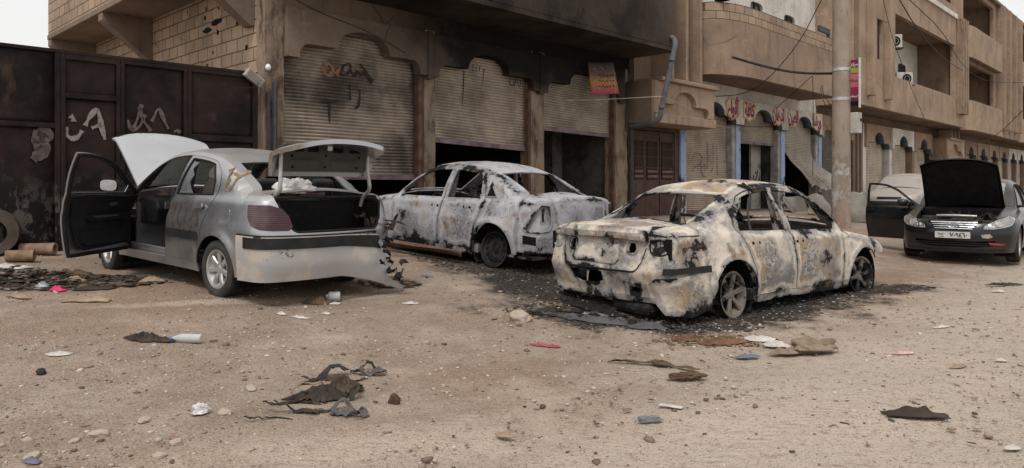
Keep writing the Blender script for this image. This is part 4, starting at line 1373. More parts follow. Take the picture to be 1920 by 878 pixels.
# ------------------------------------------------------------------ paints
def dusty_paint(name, col, dust=(0.36, 0.29, 0.225), amt=0.5, rough=0.38, metal=0.35, low=0.55):
    n = NT(name)
    o = n.sep()
    d = n.math('ADD', n.mr(o[2], low, 0.1, 0, 0.35), n.math('MULTIPLY', n.noise(2.6, 6, 0.65), 0.75))
    g = n.new('ShaderNodeNewGeometry')
    up = n.sep(g.outputs['Normal'])[2]
    d = n.math('ADD', d, n.mr(up, 0.3, 0.95, 0, 0.33))
    f = n.math('MULTIPLY', n.mr(d, 0.33, 0.85), amt, clamp=True)
    c = np.array(col)
    base = n.mix(n.noise(1.5, 3), tuple(c * 0.88), tuple(np.minimum(c * 1.08, 1)))
    base = n.mix(f, base, dust)
    base = n.mix(n.mr(n.noise(7, 5, 0.6, n.coord((1, 1, 0.4))), 0.58, 0.8, 0, 0.25), base, tuple(c * 0.6))
    r = n.math('ADD', n.math('MULTIPLY', f, 0.5), rough)
    n.b.inputs['Specular IOR Level'].default_value = 0.5
    return n.out(base, r, n.bump(n.noise(3, 3), 0.04, 0.01), n.math('MULTIPLY', n.math('SUBTRACT', 1.0, f), metal))
def burnt_paint(name, pale, tan, grey, black_amt=0.5, low=0.42, seed=0.0, lines=0.5):
    """a shell after a fire: powdery ash, bare scaled steel, rust bloom and tar-black soot with flaked borders"""
    n = NT(name)
    o = n.sep()
    v = n.coord(off=(seed, seed * 0.7, seed * 1.3))
    warp = n.new('ShaderNodeVectorMath', operation='MULTIPLY_ADD')
    n.put(warp.inputs[0], n.noise(5.5, 5, 0.65, v, col=True)); warp.inputs[1].default_value = (0.16, 0.16, 0.16); n.put(warp.inputs[2], v)
    v = warp.outputs[0]
    def off(k):
        mp = n.new('ShaderNodeMapping'); n.put(mp.inputs[0], v); mp.inputs['Location'].default_value = (k, k * 1.7, -k * 0.6)
        return mp.outputs[0]
    n1 = n.noise(1.15, 6, 0.58, v)
    n2 = n.noise(1.9, 6, 0.6, off(3))
    n3 = n.noise(6.5, 7, 0.68, off(5))
    n4 = n.noise(26, 5, 0.7, off(7))
    pale2 = tuple(min(1, c * 1.2) for c in pale)
    # smooth washes first: ash, tan scale, grey heat marks
    base = n.mix(n.mr(n3, 0.38, 0.62), pale, pale2)
    base = n.mix(n.mr(n1, 0.44, 0.60, 0, 0.95), base, grey)
    base = n.mix(n.mr(n2, 0.47, 0.62, 0, 0.9), base, tan)
    base = n.mix(n.mr(n3, 0.56, 0.7, 0, 0.45), base, pale2)
    # flake borders: thin contour lines of the same fields
    for (f, lv, w_, col, st) in ((n2, 0.47, 0.006, (0.03, 0.028, 0.027), 0.8), (n1, 0.56, 0.005, (0.04, 0.037, 0.036), 0.8), (n2, 0.485, 0.006, pale2, 0.8), (n1, 0.575, 0.005, pale2, 0.8)):
        d = n.math('ABSOLUTE', n.math('SUBTRACT', f, lv))
        base = n.mix(n.math('MULTIPLY', n.mr(d, w_, w_ * 0.3), st * lines), base, col)
    # soot with crisp borders, thicker towards the sill
    lowf = n.mr(n.math('ADD', o[2], n.math('MULTIPLY', n.math('SUBTRACT', n2, 0.5), 0.5)), low, low - 0.4, 0, 0.2)
    bl = n.math('ADD', n.math('ADD', n.noise(1.75, 8, 0.66, off(9)), lowf), n.math('MULTIPLY', n.math('SUBTRACT', n3, 0.5), 0.24))
    at = n.new('ShaderNodeAttribute', attribute_name='edge')
    # fire licked round every opening and seam: tar at the lip, then a burnt-white border
    ed = n.math('ADD', at.outputs['Fac'], n.math('MULTIPLY', n.math('SUBTRACT', n.noise(3.4, 6, 0.66, off(17)), 0.5), 0.26))
    base = n.mix(n.math('MULTIPLY', n.mr(ed, 0.10, 0.055), 0.75), base, pale2)
    base = n.mix(n.math('MULTIPLY', n.mr(ed, 0.05, 0.02), 0.6), base, grey)
    bl = n.math('ADD', bl, n.math('MULTIPLY', n.mr(ed, 0.03, -0.02, 0, 0.3), n.mr(n.noise(1.6, 4, 0.6, off(25)), 0.44, 0.56, 0.12, 1)))
    e = 0.70 - 0.25 * black_amt
    bf = n.mr(bl, e, n.math('ADD', e, n.mr(n.noise(1.4, 3, 0.5, off(21)), 0.4, 0.6, 0.015, 0.1)))
    base = n.mix(n.math('MULTIPLY', n.mr(bl, e - 0.11, e), 0.7), base, grey)
    base = n.mix(bf, base, n.mix(n.mr(n4, 0.4, 0.65), (0.006, 0.0055, 0.0055), (0.026, 0.024, 0.023)))
    rust = n.mr(n.noise(2.6, 7, 0.66, off(13)), 0.57, 0.66)
    base = n.mix(n.math('MULTIPLY', rust, 0.75), base, n.mix(n4, (0.10, 0.052, 0.028), (0.24, 0.14, 0.075)))
    base = n.mix(n.mr(n4, 0.62, 0.67, 0, 0.55), base, (0.04, 0.036, 0.034))
    h = n.math('ADD', n.math('MULTIPLY', n3, 0.5), n.math('ADD', n.math('MULTIPLY', n4, 0.5), n.math('MULTIPLY', bf, -0.3)))
    return n.out(base, n.math('ADD', n.math('MULTIPLY', n3, 0.3), 0.52), n.bump(h, 0.7, 0.016), n.math('MULTIPLY', n.math('SUBTRACT', 1.0, bf), 0.08))
M_SILVER = dusty_paint('silver_paint', (0.43, 0.435, 0.45), amt=0.36, rough=0.27, metal=0.9)
M_SILVERIN = simple('silver_inner', (0.07, 0.067, 0.062), 0.6, 0.2, 0.2, 5, 0.1)
M_DARKP = dusty_paint('black_paint', (0.007, 0.0075, 0.009), amt=0.10, rough=0.22, metal=0.0, low=0.4)
M_FARP = dusty_paint('dusty_far_paint', (0.3, 0.3, 0.3), amt=0.75, rough=0.5, metal=0.2)
M_BURN1 = burnt_paint('burnt_shell_cream', (0.52, 0.465, 0.395), (0.36, 0.25, 0.155), (0.185, 0.18, 0.183), 0.46, 0.5, 0.0, 0.8)
M_BURN2 = burnt_paint('burnt_shell_grey', (0.355, 0.35, 0.362), (0.34, 0.305, 0.28), (0.19, 0.188, 0.20), 0.30, 0.5, 3.3, 1.0)
M_BURNIN = burnt_paint('burnt_inside', (0.10, 0.085, 0.075), (0.11, 0.06, 0.035), (0.05, 0.047, 0.045), 0.6, 0.8, 5.0)
M_BRIM = burnt_paint('burnt_alloy', (0.21, 0.17, 0.135), (0.18, 0.12, 0.075), (0.13, 0.12, 0.11), 0.22, 0.1, 7.0)
M_BSTEEL = burnt_paint('burnt_steel_wheel', (0.04, 0.038, 0.038), (0.045, 0.03, 0.024), (0.025, 0.025, 0.026), 0.5, 0.3, 2.0)
M_TYRE = simple('dusty_tyre', (0.05, 0.046, 0.043), 0.9, 0, 0.4, 6, 0.3)
M_RIM = simple('dusty_alloy', (0.42, 0.41, 0.4), 0.45, 0.5, 0.25, 9, 0.1)
M_TRIM = simple('black_plastic', (0.013, 0.013, 0.014), 0.55, 0, 0.3, 6, 0.15)
M_TRIMD = simple('dusty_black_plastic', (0.022, 0.021, 0.021), 0.65, 0, 0.6, 4, 0.25)
M_SEALGAP = simple('seal_and_gap_black', (0.012, 0.012, 0.012), 0.7, 0, 0.2, bump=0)
M_SEAT = simple('dark_seat_cloth', (0.03, 0.03, 0.032), 0.95, 0, 0.3, 12, 0.3)
M_CHROME = simple('dull_chrome', (0.55, 0.55, 0.56), 0.25, 0.9, 0.2, 8, 0.1)
n = NT('red_lamp_lens')
n.b.inputs['Specular IOR Level'].default_value = 0.5
o3 = n.sep()
stripe = n.math('SINE', n.math('MULTIPLY', o3[2], 330))
base = n.mix(n.mr(stripe, 0.2, 0.9), (0.035, 0.008, 0.012), (0.055, 0.018, 0.024))
base = n.mix(n.mr(n.noise(2.5, 4), 0.45, 0.65, 0, 0.45), base, (0.15, 0.11, 0.11))
M_REDL = n.out(base, 0.28, n.bump(stripe, 0.25, 0.003))
def glass(name, tint, rough=0.05, dust=0.25, dcol=(0.42, 0.37, 0.32)):
    n = NT(name)
    t = n.new('ShaderNodeBsdfTransparent'); t.inputs[0].default_value = (*tint, 1)
    g = n.new('ShaderNodeBsdfGlossy'); g.inputs['Roughness'].default_value = rough
    d = n.new('ShaderNodeBsdfDiffuse'); n.put(d.inputs[0], dcol)
    fr = n.new('ShaderNodeFresnel'); fr.inputs[0].default_value = 1.5
    m1 = n.new('ShaderNodeMixShader'); n.put(m1.inputs[0], n.math('MULTIPLY', fr.outputs[0], 0.85)); n.put(m1.inputs[1], t.outputs[0]); n.put(m1.inputs[2], g.outputs[0])
    m2 = n.new('ShaderNodeMixShader')
    n.put(m2.inputs[0], n.mr(n.noise(2.2, 6, 0.65), 0.3, 0.75, dust * 0.4, dust * 1.6)); n.put(m2.inputs[1], m1.outputs[0]); n.put(m2.inputs[2], d.outputs[0])
    n.put(n.t.nodes['Material Output'].inputs[0], m2.outputs[0])
    return n.m
M_GLASS = glass('dusty_glass', (0.75, 0.8, 0.78), 0.06, 0.3)
M_GLASST = glass('tinted_glass', (0.12, 0.13, 0.13), 0.05, 0.12)
M_GLASSH = glass('lamp_glass', (0.9, 0.9, 0.88), 0.08, 0.3, (0.5, 0.47, 0.44))

# ------------------------------------------------------------------ assembling a car
def car_root(name, label, wheel_xy, wheel_y, heading, z0, pitch=0.0, roll=0.0, cat='car'):
    """wheel_xy: world position of the rear wheel on the side at local y = wheel_y"""
    rz = math.atan2(math.cos(heading), math.sin(heading))
    Rm = Matrix.Rotation(rz, 4, 'Z') @ Matrix.Rotation(-pitch, 4, 'Y') @ Matrix.Rotation(roll, 4, 'X')
    off = Rm @ Vector((0, wheel_y, 0))
    loc = (wheel_xy[0] - off.x, wheel_xy[1] - off.y, z0 - off.z)
    return thing(name, label, cat, loc, rot=Rm.to_euler())
def mk(m, name, mat_, parent, smooth=32):
    return m.build(name, mat_, parent, smooth=smooth, fix=False)
def hingeM(pivot, axis, ang):
    return Matrix.Translation(pivot) @ Matrix.Rotation(ang, 4, axis) @ Matrix.Translation(-Vector(pivot))
def xform(m, M):
    A = np.array(M)
    m.v = [v @ A[:3, :3].T + A[:3, 3] for v in m.v]
    return m
def poly_line(f, a, b, n):
    return [f(q) for q in np.linspace(a, b, n)]
def shell(c, root, paint, dent=0.0, deform=None, lid=True, hood=True, nose_holes=(), rear_holes=(), rear_bottom=None, nose_bottom=None, thick=0.018):
    """body, hood, lid outlines; returns dict of outline pieces"""
    o = c.outlines()
    wb = c.wb
    kw = dict(dent=dent, deform=deform, thick=thick)
    # rear end
    rb = rear_bottom if rear_bottom is not None else c.zquart
    border = [c.BS(c.xq, z) for z in np.linspace(rb, c.sh_S(c.xq)[1], 12)]
    thq = border[-1][0]
    # angle at which the lid edge meets the top rear edge
    ths = np.linspace(0.02, thq, 120)
    ys = c.proj('B', c.sh_ends('B', ths))[:, 1]
    thl = float(np.interp(c.lid_w, ys, ths))
    topc = c.sh_ends('B', np.linspace(thq, thl, 12))
    zl = c.zlid
    yb = c.lid_wb
    ztop = topc[-1][1]
    side = []
    for z in np.linspace(ztop, zl + 0.10, 8)[1:]:
        q = (ztop - z) / (ztop - zl)
        side.append(c.BR(c.lid_w + (yb - c.lid_w) * q, z))
    for k in range(1, 6):
        a = PI / 2 * k / 5
        side.append(c.BR(yb - 0.10 + 0.10 * math.cos(a), zl + 0.10 - 0.10 * math.sin(a)))
    half = border + topc[1:] + side
    U = half + [(-p[0], p[1]) for p in half[::-1]]
    c.U_half, c.lid_side, c.thl, c.thq = half, side, thl, thq
    e3 = c.proj('B', topc)
    deck_l = [(p[0], p[1]) for p in c.proj('S', c.sh_Ss(np.linspace(c.rwb - 0.06, c.xq, 10)))] + [(p[0], p[1]) for p in e3[1:]]
    corner = deck_l[-1]
    xl0 = c.rwb - 0.09
    y_l0 = c.lid_w - 0.03
    dpt = c.proj('S', [(c.rwb, c.zd(c.rwb))])[0]
    lidedge = [(corner[0] + (xl0 - corner[0]) * q, corner[1] + (y_l0 - corner[1]) * q) for q in np.linspace(0, 1, 8)]
    deck = [(c.rwb, dpt[1])] + deck_l + lidedge[1:] + [(p[0], -p[1]) for p in (lidedge[1:])[::-1]] + [(p[0], -p[1]) for p in deck_l[::-1]] + [(c.rwb, -dpt[1])]
    te = c.sh_ends('B', np.linspace(thl, -thl, 24))
    te3 = c.proj('B', te)
    lid_T = [(p[0], p[1] - math.copysign(0.004, p[1])) for p in lidedge[::-1]][:-1] + [(p[0], p[1]) for p in te3] + [(p[0], -p[1] + 0.004) for p in lidedge][1:]
    sd_ = [(p[0] - 0.005, p[1] + 0.003) for p in side]
    lid_B = te + [(-p[0], p[1]) for p in sd_] + sd_[::-1]
    # nose
    nb = nose_bottom if nose_bottom is not None else c.zfl
    fb = [c.FS(c.xff, z) for z in np.linspace(nb, c.sh_S(c.xff)[1], 10)]
    thf = fb[-1][0]
    ths = np.linspace(0.02, thf, 100)
    P3 = c.proj('F', c.sh_ends('F', ths))
    thh = float(np.interp(c.hood_w, P3[:, 1], ths))
    ftop = c.sh_ends('F', np.linspace(thf, thh, 10))
    ftop2 = c.sh_ends('F', np.linspace(thh, -thh, 22))
    nose = fb + ftop[1:] + ftop2[1:-1] + [(-p[0], p[1]) for p in ftop[1:][::-1]] + [(-p[0], p[1]) for p in fb[::-1]]
    c.fb, c.ftop, c.ftop2, c.thh = fb, ftop, ftop2, thh
    f3 = c.proj('F', ftop)
    shs = c.proj('S', c.sh_Ss(np.linspace(c.xa + 0.06, c.xff, 14)))
    fl = [(p[0], p[1]) for p in shs] + [(p[0], p[1]) for p in f3[1:]]
    hc = fl[-1]
    dL = c.proj('S', [(c.cowl - 0.02, c.zd(c.cowl - 0.02))])[0]
    yh0 = min(shs[0][1], dL[1] + 0.05) - 0.045
    he = [(hc[0] + (c.cowl - hc[0]) * q, hc[1] + (yh0 - hc[1]) * q ** 1.3) for q in np.linspace(0, 1, 10)]
    ftopT = fl + he[1:] + [(c.cowl - 0.02, dL[1])]
    f23 = c.proj('F', ftop2)
    hood_T = [(p[0], p[1] - 0.004) for p in he[::-1]] + [(p[0], p[1]) for p in f23[1:-1]] + [(p[0], -p[1] + 0.004) for p in he] + \
        [(c.cowl + 0.03 * (1 - (y / yh0) ** 2), y) for y in np.linspace(-yh0, yh0, 10)[1:-1]]
    b = c.panel([('S', o['quarter'], []), ('S', o['rocker'], []), ('S', o['fender'], []), ], **kw)
    bR = c.panel([('S', o['quarter'], [], 'R'), ('S', o['rocker'], [], 'R'), ('S', o['fender'], [], 'R')], **kw)
    t_ = c.panel([('T', o['roof'], [o['windscreen'], o['backlight']]), ('T', deck, []), ('T', ftopT, [], 'LR'), ('B', U, list(rear_holes)), ('F', nose, list(nose_holes))], **kw)
    body = MB()
    for q in (b, bR, t_):
        body.raw(np.concatenate(q.v), q.f, None, np.concatenate(q.a))
    # floor, sills and bulkheads in the same sheet steel
    W = c.W
    body.box(-c.Lr + 0.25, wb - 0.45, -W + 0.14, W - 0.14, c.zsill + 0.02, c.zsill + 0.05)
    body.box(wb - 0.47, wb - 0.44, -W + 0.16, W - 0.16, c.zsill, 0.86)
    body.box(-0.42, -0.40, -W + 0.2, W - 0.2, c.zsill, 0.82)
    for s in (-1, 1):
        y = s * (W - 0.13)
        body.box(0.3, wb - 0.35, min(y, y + s * 0.06), max(y, y + s * 0.06), c.zsill + 0.02, c.zdoor + 0.06)
        # B pillar behind the doors
        xb = c.xB(0.6)
        body.raw([(xb - 0.05, s * (W - 0.09), c.zdoor), (xb + 0.05, s * (W - 0.09), c.zdoor), (c.xBt + 0.03, s * (c.Wg - 0.20), c.zf(c.xBt)), (c.xBt - 0.03, s * (c.Wg - 0.20), c.zf(c.xBt)),
                  (xb - 0.04, s * (W - 0.13), c.zdoor), (xb + 0.04, s * (W - 0.13), c.zdoor), (c.xBt + 0.02, s * (c.Wg - 0.24), c.zf(c.xBt)), (c.xBt - 0.02, s * (c.Wg - 0.24), c.zf(c.xBt))],
                 [(0, 1, 2, 3), (4, 7, 6, 5), (0, 4, 5, 1), (1, 5, 6, 2), (2, 6, 7, 3), (3, 7, 4, 0)])
    bo = mk(body, 'body', paint, root)
    c.lid_T, c.lid_B, c.hood_T, c.U, c.nose = lid_T, lid_B, hood_T, U, nose
    if lid:
        c.lid_o = mk(c.panel([('T', lid_T, []), ('B', lid_B, list(getattr(c, 'lid_holes', ())))], **kw), 'trunk_lid', paint, root)
    if hood:
        c.hood_o = mk(c.panel([('T', hood_T, [])], **kw), 'hood', paint, root)
    return bo
def wells(c, root, mt):
    for cx in (0.0, c.wb):
        for s in (-1, 1):
            r = c.ra + 0.015
            m = MB()
            pts = [(cx + r * math.cos(a), c.rw + r * math.sin(a)) for a in np.linspace(R(-38), R(218), 26)]
            y0, y1 = c.W - 0.36, c.W - 0.06
            m.grid(np.array([[(p[0], s * y, max(p[1], 0.12)) for y in (y0, y1)] for p in pts]))
            ring = [(p[0], s * y0, max(p[1], 0.12)) for p in pts]
            m.raw(ring + [(cx, s * y0, c.rw)], [(i, i + 1, len(ring)) for i in range(len(ring) - 1)])
            m.build('wheel_well', mt, root, smooth=40)
def doors(c, root, paint, skip=(), glassmat=None, dent=0.0, deform=None, handles=M_TRIM, xf={}, broken=()):
    """four doors with window frames; skip/xf keyed 'FL','FR','RL','RR'"""
    o = c.o
    res = {}
    for key in ('FL', 'FR', 'RL', 'RR'):
        fr = key[0] == 'F'
        outer, win = (o['front_door'], o['front_win']) if fr else (o['rear_door'], o['rear_win'])
        sd_ = key[1]
        M = xf.get(key)
        m = c.panel([('S', outer, [win], sd_)], dent=dent, thick=0.022, deform=deform)
        if M is not None: xform(m, M)
        d = mk(m, 'door', paint, root)
        if key not in xf:
            seam(c, [(p[0] + (0.004 if p[0] > np.mean([q[0] for q in outer]) else -0.004), p[1]) for p in outer], 'S', 'door_seal_gap', d, 0.012, 0.011, 1 if sd_ == 'L' else -1)  # black tube behind the closed door's gap, drawn in for its shade
        if handles:
            xh = (c.xB(0.8) + 0.14) if fr else (o['rear_door'][0][0] - (c.xBp - 0.33) * 0.0 - 0.62)
            xh = c.xB(0.8) + 0.13 if fr else c.xhr
            z = c.zb(xh) - 0.125
            h = c.panel([('S', rounded_rect(xh - 0.095, xh + 0.075, z - 0.022, z + 0.022, 0.02), [], sd_)], thick=0.02, off=0.034, h=0.02)
            hb = c.panel([('S', rounded_rect(xh - 0.05, xh + 0.06, z - 0.045, z + 0.04, 0.035), [], sd_)], thick=0.004, off=0.003, h=0.02)
            for q in (h, hb):
                if M is not None: xform(q, M)
            hb.raw(np.concatenate(h.v), h.f)
            mk(hb, 'handle', handles, d)
        if glassmat and key not in broken:
            g = c.panel([('S', win, [], sd_)], thick=0.004, off=-0.012)
            if M is not None: xform(g, M)
            mk(g, 'window', glassmat, d)
        if glassmat:
            # black rubber round the glass
            wp = c.proj('S', resample(win, 0.05)) * np.array([1, 1 if sd_ == 'L' else -1, 1])
            g = MB().tube([tuple(p) for p in wp], 0.011, 6, closed=True)
            if M is not None: xform(g, M)
            mk(g, 'window_seal', M_SEALGAP, d)
        res[key] = d
    return res
def seam(c, pts, kind, name, parent, depth=0.012, r=0.011, side=1, M=None, closed=True, mt=None, deform=None):
    """black gap line that follows a panel's edge"""
    q = np.array(pts, float)
    P = c.proj(kind, resample(q, 0.05) if closed else q)
    P = P - c.normal(P) * depth
    if deform is not None: P = deform(P)
    P = P * np.array([1, side, 1])
    t = MB().tube([tuple(p) for p in P], r, 6, closed=closed)
    if M is not None: xform(t, M)
    return mk(t, name, mt or M_SEALGAP, parent, 40)
def seat(root, x, y, z, w=0.5, mt=M_SEAT, bench=False):
    m = MB()
    m.box(x - 0.25, x + 0.27, y - w / 2, y + w / 2, z, z + 0.16)
    Mx = Matrix.Translation((x - 0.24, y, z + 0.12)) @ Matrix.Rotation(R(-17), 4, 'Y')
    m.box(-0.09, 0.05, -w / 2, w / 2, 0, 0.56, Mx)
    s = m.build('seat', mt, root, bevel=0.035)
    for yy in ((0,) if not bench else (-0.35, 0.35)):
        MB().box(-0.07, 0.03, yy - 0.13, yy + 0.13, 0.57, 0.76, Mx).build('headrest', mt, s, bevel=0.03)
def dash(c, root, mt=M_TRIM, y_wheel=0.37):
    W = c.W - 0.2
    x = c.cowl - 0.2
    pr = [(x + 0.2, 0.6), (x + 0.2, 0.9), (x, 0.945), (x - 0.22, 0.9), (x - 0.27, 0.8), (x - 0.2, 0.62)]
    d = MB().prism(pr, 'y', -W, W).build('dashboard', mt, root, bevel=0.03)
    MB().box(x - 0.284, x - 0.272, W - 0.22, W - 0.08, 0.8, 0.88).build('air_vent', M_CHROME, d, bevel=0.004)
    Mx = Matrix.Translation((x - 0.42, y_wheel, 0.86)) @ Matrix.Rotation(R(-64), 4, 'Y')
    ring = [(0.185 * math.cos(a), 0.185 * math.sin(a), 0) for a in np.linspace(0, 2 * PI, 33)[:-1]]
    MB().tube(ring, 0.015, 8, closed=True, M=Mx).box(-0.02, 0.02, -0.18, 0.18, -0.015, 0.01, Mx).box(-0.18, 0.0, -0.02, 0.02, -0.015, 0.01, Mx).tube([(0, 0, 0), (0, 0, -0.3)], 0.03, 8, M=Mx).build('steering_wheel', mt, root, smooth=40)

# =================================================================== 1. silver saloon, doors, bonnet and boot open
c1 = Body(wb=2.5, Lf=0.82, Lr=0.92, W=0.847, rw=0.292, ra=0.34, flare=0.018, zcrease=0.78, crown=0.085, zbelt=1.0, Wg=0.775,
          deckline=[(-1.1, 1.07), (-0.8, 1.105), (-0.4, 1.11), (0.3, 1.085), (1.5, 1.05), (2.05, 1.04), (2.5, 0.97), (3.0, 0.87), (3.25, 0.76), (3.4, 0.66)],
          roofline=[(-0.62, 0.97), (-0.40, 1.10), (-0.15, 1.26), (0.2, 1.43), (0.55, 1.505), (0.95, 1.53), (1.25, 1.505), (1.5, 1.43), (1.8, 1.245), (2.1, 1.05), (2.25, 0.94)],
          fbulge=0.34, fslope=lambda z: 0.35 * np.maximum(z - 0.55, 0) ** 1.2 + 0.2 * np.maximum(0.4 - z, 0), rbulge=0.2, rslope=lambda z: 0.22 * np.maximum(z - 0.68, 0) + 0.25 * np.maximum(0.4 - z, 0),
          zsill=0.235, zdoor=0.33, zquart=0.25, zfl=0.25, xq=-0.40, xff=2.92, cowl=2.08, rwb=-0.40, wst=1.36, rwt=0.12, apil=0.045, cpil=0.10,
          xBp=1.03, xBt=0.9, zb=lambda x: 1.03 - 0.022 * (x - 0.2), xA=lambda z: 1.98 + 0.05 * np.maximum(z - 0.5, 0) - 0.03 * np.maximum(0.4 - z, 0),
          rd_rear=[(0.285, 0.475), (0.27, 0.65), (0.2, 0.84), (0.12, 1.0), (0.10, 1.12), (0.16, 1.26), (0.33, 1.3)], rwin_rear=[(0.19, 1.03), (0.22, 1.17), (0.36, 1.34)],
          xhr=0.36, lid_w=0.65, lid_wb=0.56, zlid=0.70, hood_w=0.60)
# zf needs room above the belt at the rear: frame line follows the roof
H1 = R(-51.7)
car1 = car_root('silver_car', 'dusty silver saloon with bonnet, boot and a front door standing open beside the dark gate', (-2.90, 7.25), 0.72, H1, 0.235, pitch=R(2.0))
b1 = shell(c1, car1, M_SILVER, dent=0.003, lid=False, hood=False, rear_bottom=0.24)
wells(c1, car1, M_BLACK)
# hood up
hp = c1.panel([('T', c1.hood_T, [])], dent=0.004, thick=0.03)
Mh = hingeM((c1.cowl + 0.02, 0, 1.03), 'Y', R(-50))
h1 = mk(xform(hp, Mh), 'hood', simple('pale_hood_paint', (0.43, 0.435, 0.45), 0.5, 0.1, 0.1, 2, 0.03), car1)
hr = MB().tube([tuple(Mh @ Vector(p)) for p in c1.proj('T', [(q[0] - 0.02, q[1] * 0.98) for q in c1.hood_T[10:30]])], 0.014, 6)
mk(hr, 'hood_seal', M_SEALGAP, h1)
MB().tube([(2.9, 0.62, 0.9), tuple(Mh @ Vector((2.6, 0.45, 0.92)))], 0.008, 6).build('hood_prop', M_DKMETAL, car1)
# engine bay, dark
MB().box(2.15, 3.1, -0.55, 0.55, 0.35, 0.62).box(2.4, 2.85, -0.3, 0.2, 0.62, 0.75).build('engine', M_TRIMD, car1, bevel=0.03)
# trunk lid up
lp = c1.panel([('T', c1.lid_T, []), ('B', c1.lid_B, [])], thick=0.045)
Ml = Matrix.Translation((-0.06, 0, 0.185)) @ hingeM((c1.rwb - 0.10, 0, 1.07), 'Y', R(83)) 
lid1 = mk(xform(lp, Ml), 'trunk_lid', M_SILVER, car1)
# pressed inner panel of the lid
inn = MB()
z_in = lambda x, y: float(c1.hd(x)) - 0.085 * (abs(y) / 0.847) ** 2.2 - 0.08
x0_, x1_ = c1.rwb - 0.14, -c1.Lr + 0.10
holes_in = [rounded_rect(x1_ + 0.14, x0_ - 0.10, s - 0.20, s + 0.20, 0.05) for s in (-0.25, 0.25)]
V2, T2 = fill2d(rounded_rect(x1_, x0_, -0.54, 0.54, 0.07), [], 0.03)
def depth_in(p):
    d = 0.0
    for s in (-0.25, 0.25):
        a = max(abs(p[0] - (x1_ + 0.14 + x0_ - 0.10) / 2) - (x0_ - 0.10 - x1_ - 0.14) / 2, abs(p[1] - s) - 0.20)
        d = max(d, float(np.clip(-a / 0.03, 0, 1)) * 0.04)
    return d
P = np.array([(p[0], p[1], z_in(p[0], p[1]) + depth_in(p)) for p in V2])
inn.raw(P, [tuple(t[::-1]) for t in T2])
P2 = P + np.array([0, 0, 0.012]); inn.raw(P2, [tuple(t) for t in T2])
xform(inn, Ml)
li = mk(inn, 'lid_liner', M_SILVERIN, lid1, 60)
m = MB()
for (yy, w_) in ((-0.36, 0.07), (-0.15, 0.06), (0.16, 0.06), (0.36, 0.07)):
    mk(xform(MB().box(x1_ + 0.03, x1_ + 0.075, yy - w_, yy + w_, z_in(x1_, yy) - 0.012, z_in(x1_, yy) - 0.0045), Ml), 'liner_slot', M_BLACK, li, 10)
for (xx, yy) in ((x1_ + 0.11, 0), (x0_ - 0.05, 0.0), (x0_ - 0.05, 0.4), (x0_ - 0.05, -0.4), (x1_ + 0.12, 0.42), (x1_ + 0.12, -0.42)):
    m.prism([(xx + 0.012 * math.cos(a), yy + 0.012 * math.sin(a)) for a in np.linspace(0, 2 * PI, 9)[:-1]], 'z', z_in(xx, yy) - 0.012, z_in(xx, yy) - 0.004)
mk(xform(m, Ml), 'liner_bolts', M_BLACK, li, 10)
mk(xform(MB().box(x1_ - 0.005, x1_ + 0.05, -0.03, 0.03, z_in(x1_, 0) - 0.06, z_in(x1_, 0) - 0.01), Ml), 'latch', M_CHROME, lid1, 20)
for s in (-1, 1):
    pts = [(c1.rwb - 0.12, s * 0.56, 0.92), (c1.rwb - 0.16, s * 0.56, 1.03), (c1.rwb - 0.28, s * 0.56, 1.10), (c1.rwb - 0.26, s * 0.55, 1.22)]
    pts += [tuple(Ml @ Vector((c1.rwb - 0.16, s * 0.54, 0.99))), tuple(Ml @ Vector((c1.rwb - 0.34, s * 0.54, 1.01)))]
    q = [np.array(p) for p in pts]
    for _ in range(2):
        r_ = [q[0]]
        for a_, b_ in zip(q[:-1], q[1:]): r_ += [a_ * 0.75 + b_ * 0.25, a_ * 0.25 + b_ * 0.75]
        q = r_ + [q[-1]]
    mk(MB().tube([tuple(p) for p in q], 0.02, 8), 'hinge_arm', M_RIM, lid1, 40)
# boot interior
m = MB()
m.box(-0.46, -0.38, -0.72, 0.72, 0.3, 0.98).box(-0.78, -0.42, -0.66, 0.66, 0.40, 0.44).box(-0.72, -0.42, 0.62, 0.64, 0.44, 0.96).box(-0.72, -0.42, -0.64, -0.62, 0.44, 0.96)
m.build('trunk_tub', M_BLACK, car1)
rimline = [tuple(p + np.array([0.012, 0, 0.006])) for p in c1.proj('B', [(q[0] * 0.985, q[1]) for q in c1.lid_side])]
rim2 = [(p[0], -p[1], p[2]) for p in rimline[::-1]]
mk(MB().tube(rimline + rim2, 0.014, 8), 'trunk_seal', M_SEALGAP, car1, 40)
MB().box(-0.5, -0.36, -0.6, 0.6, 1.01, 1.035).build('parcel_shelf', M_TRIMD, car1, bevel=0.01)
mk(MB().box(-0.42, -0.36, -0.16, 0.16, 1.037, 1.08), 'brake_lamp', M_REDL, car1, 20)
# doors
hx = float(c1.xA(0.6))
Md = hingeM((hx, c1.W - 0.05, 0.5), 'Z', R(-60))
MdR = Matrix.Identity(4)
d1 = doors(c1, car1, M_SILVER, handles=M_SILVER, glassmat=M_GLASS, xf={'FL': Md}, broken=('FL', 'FR', 'RL'))
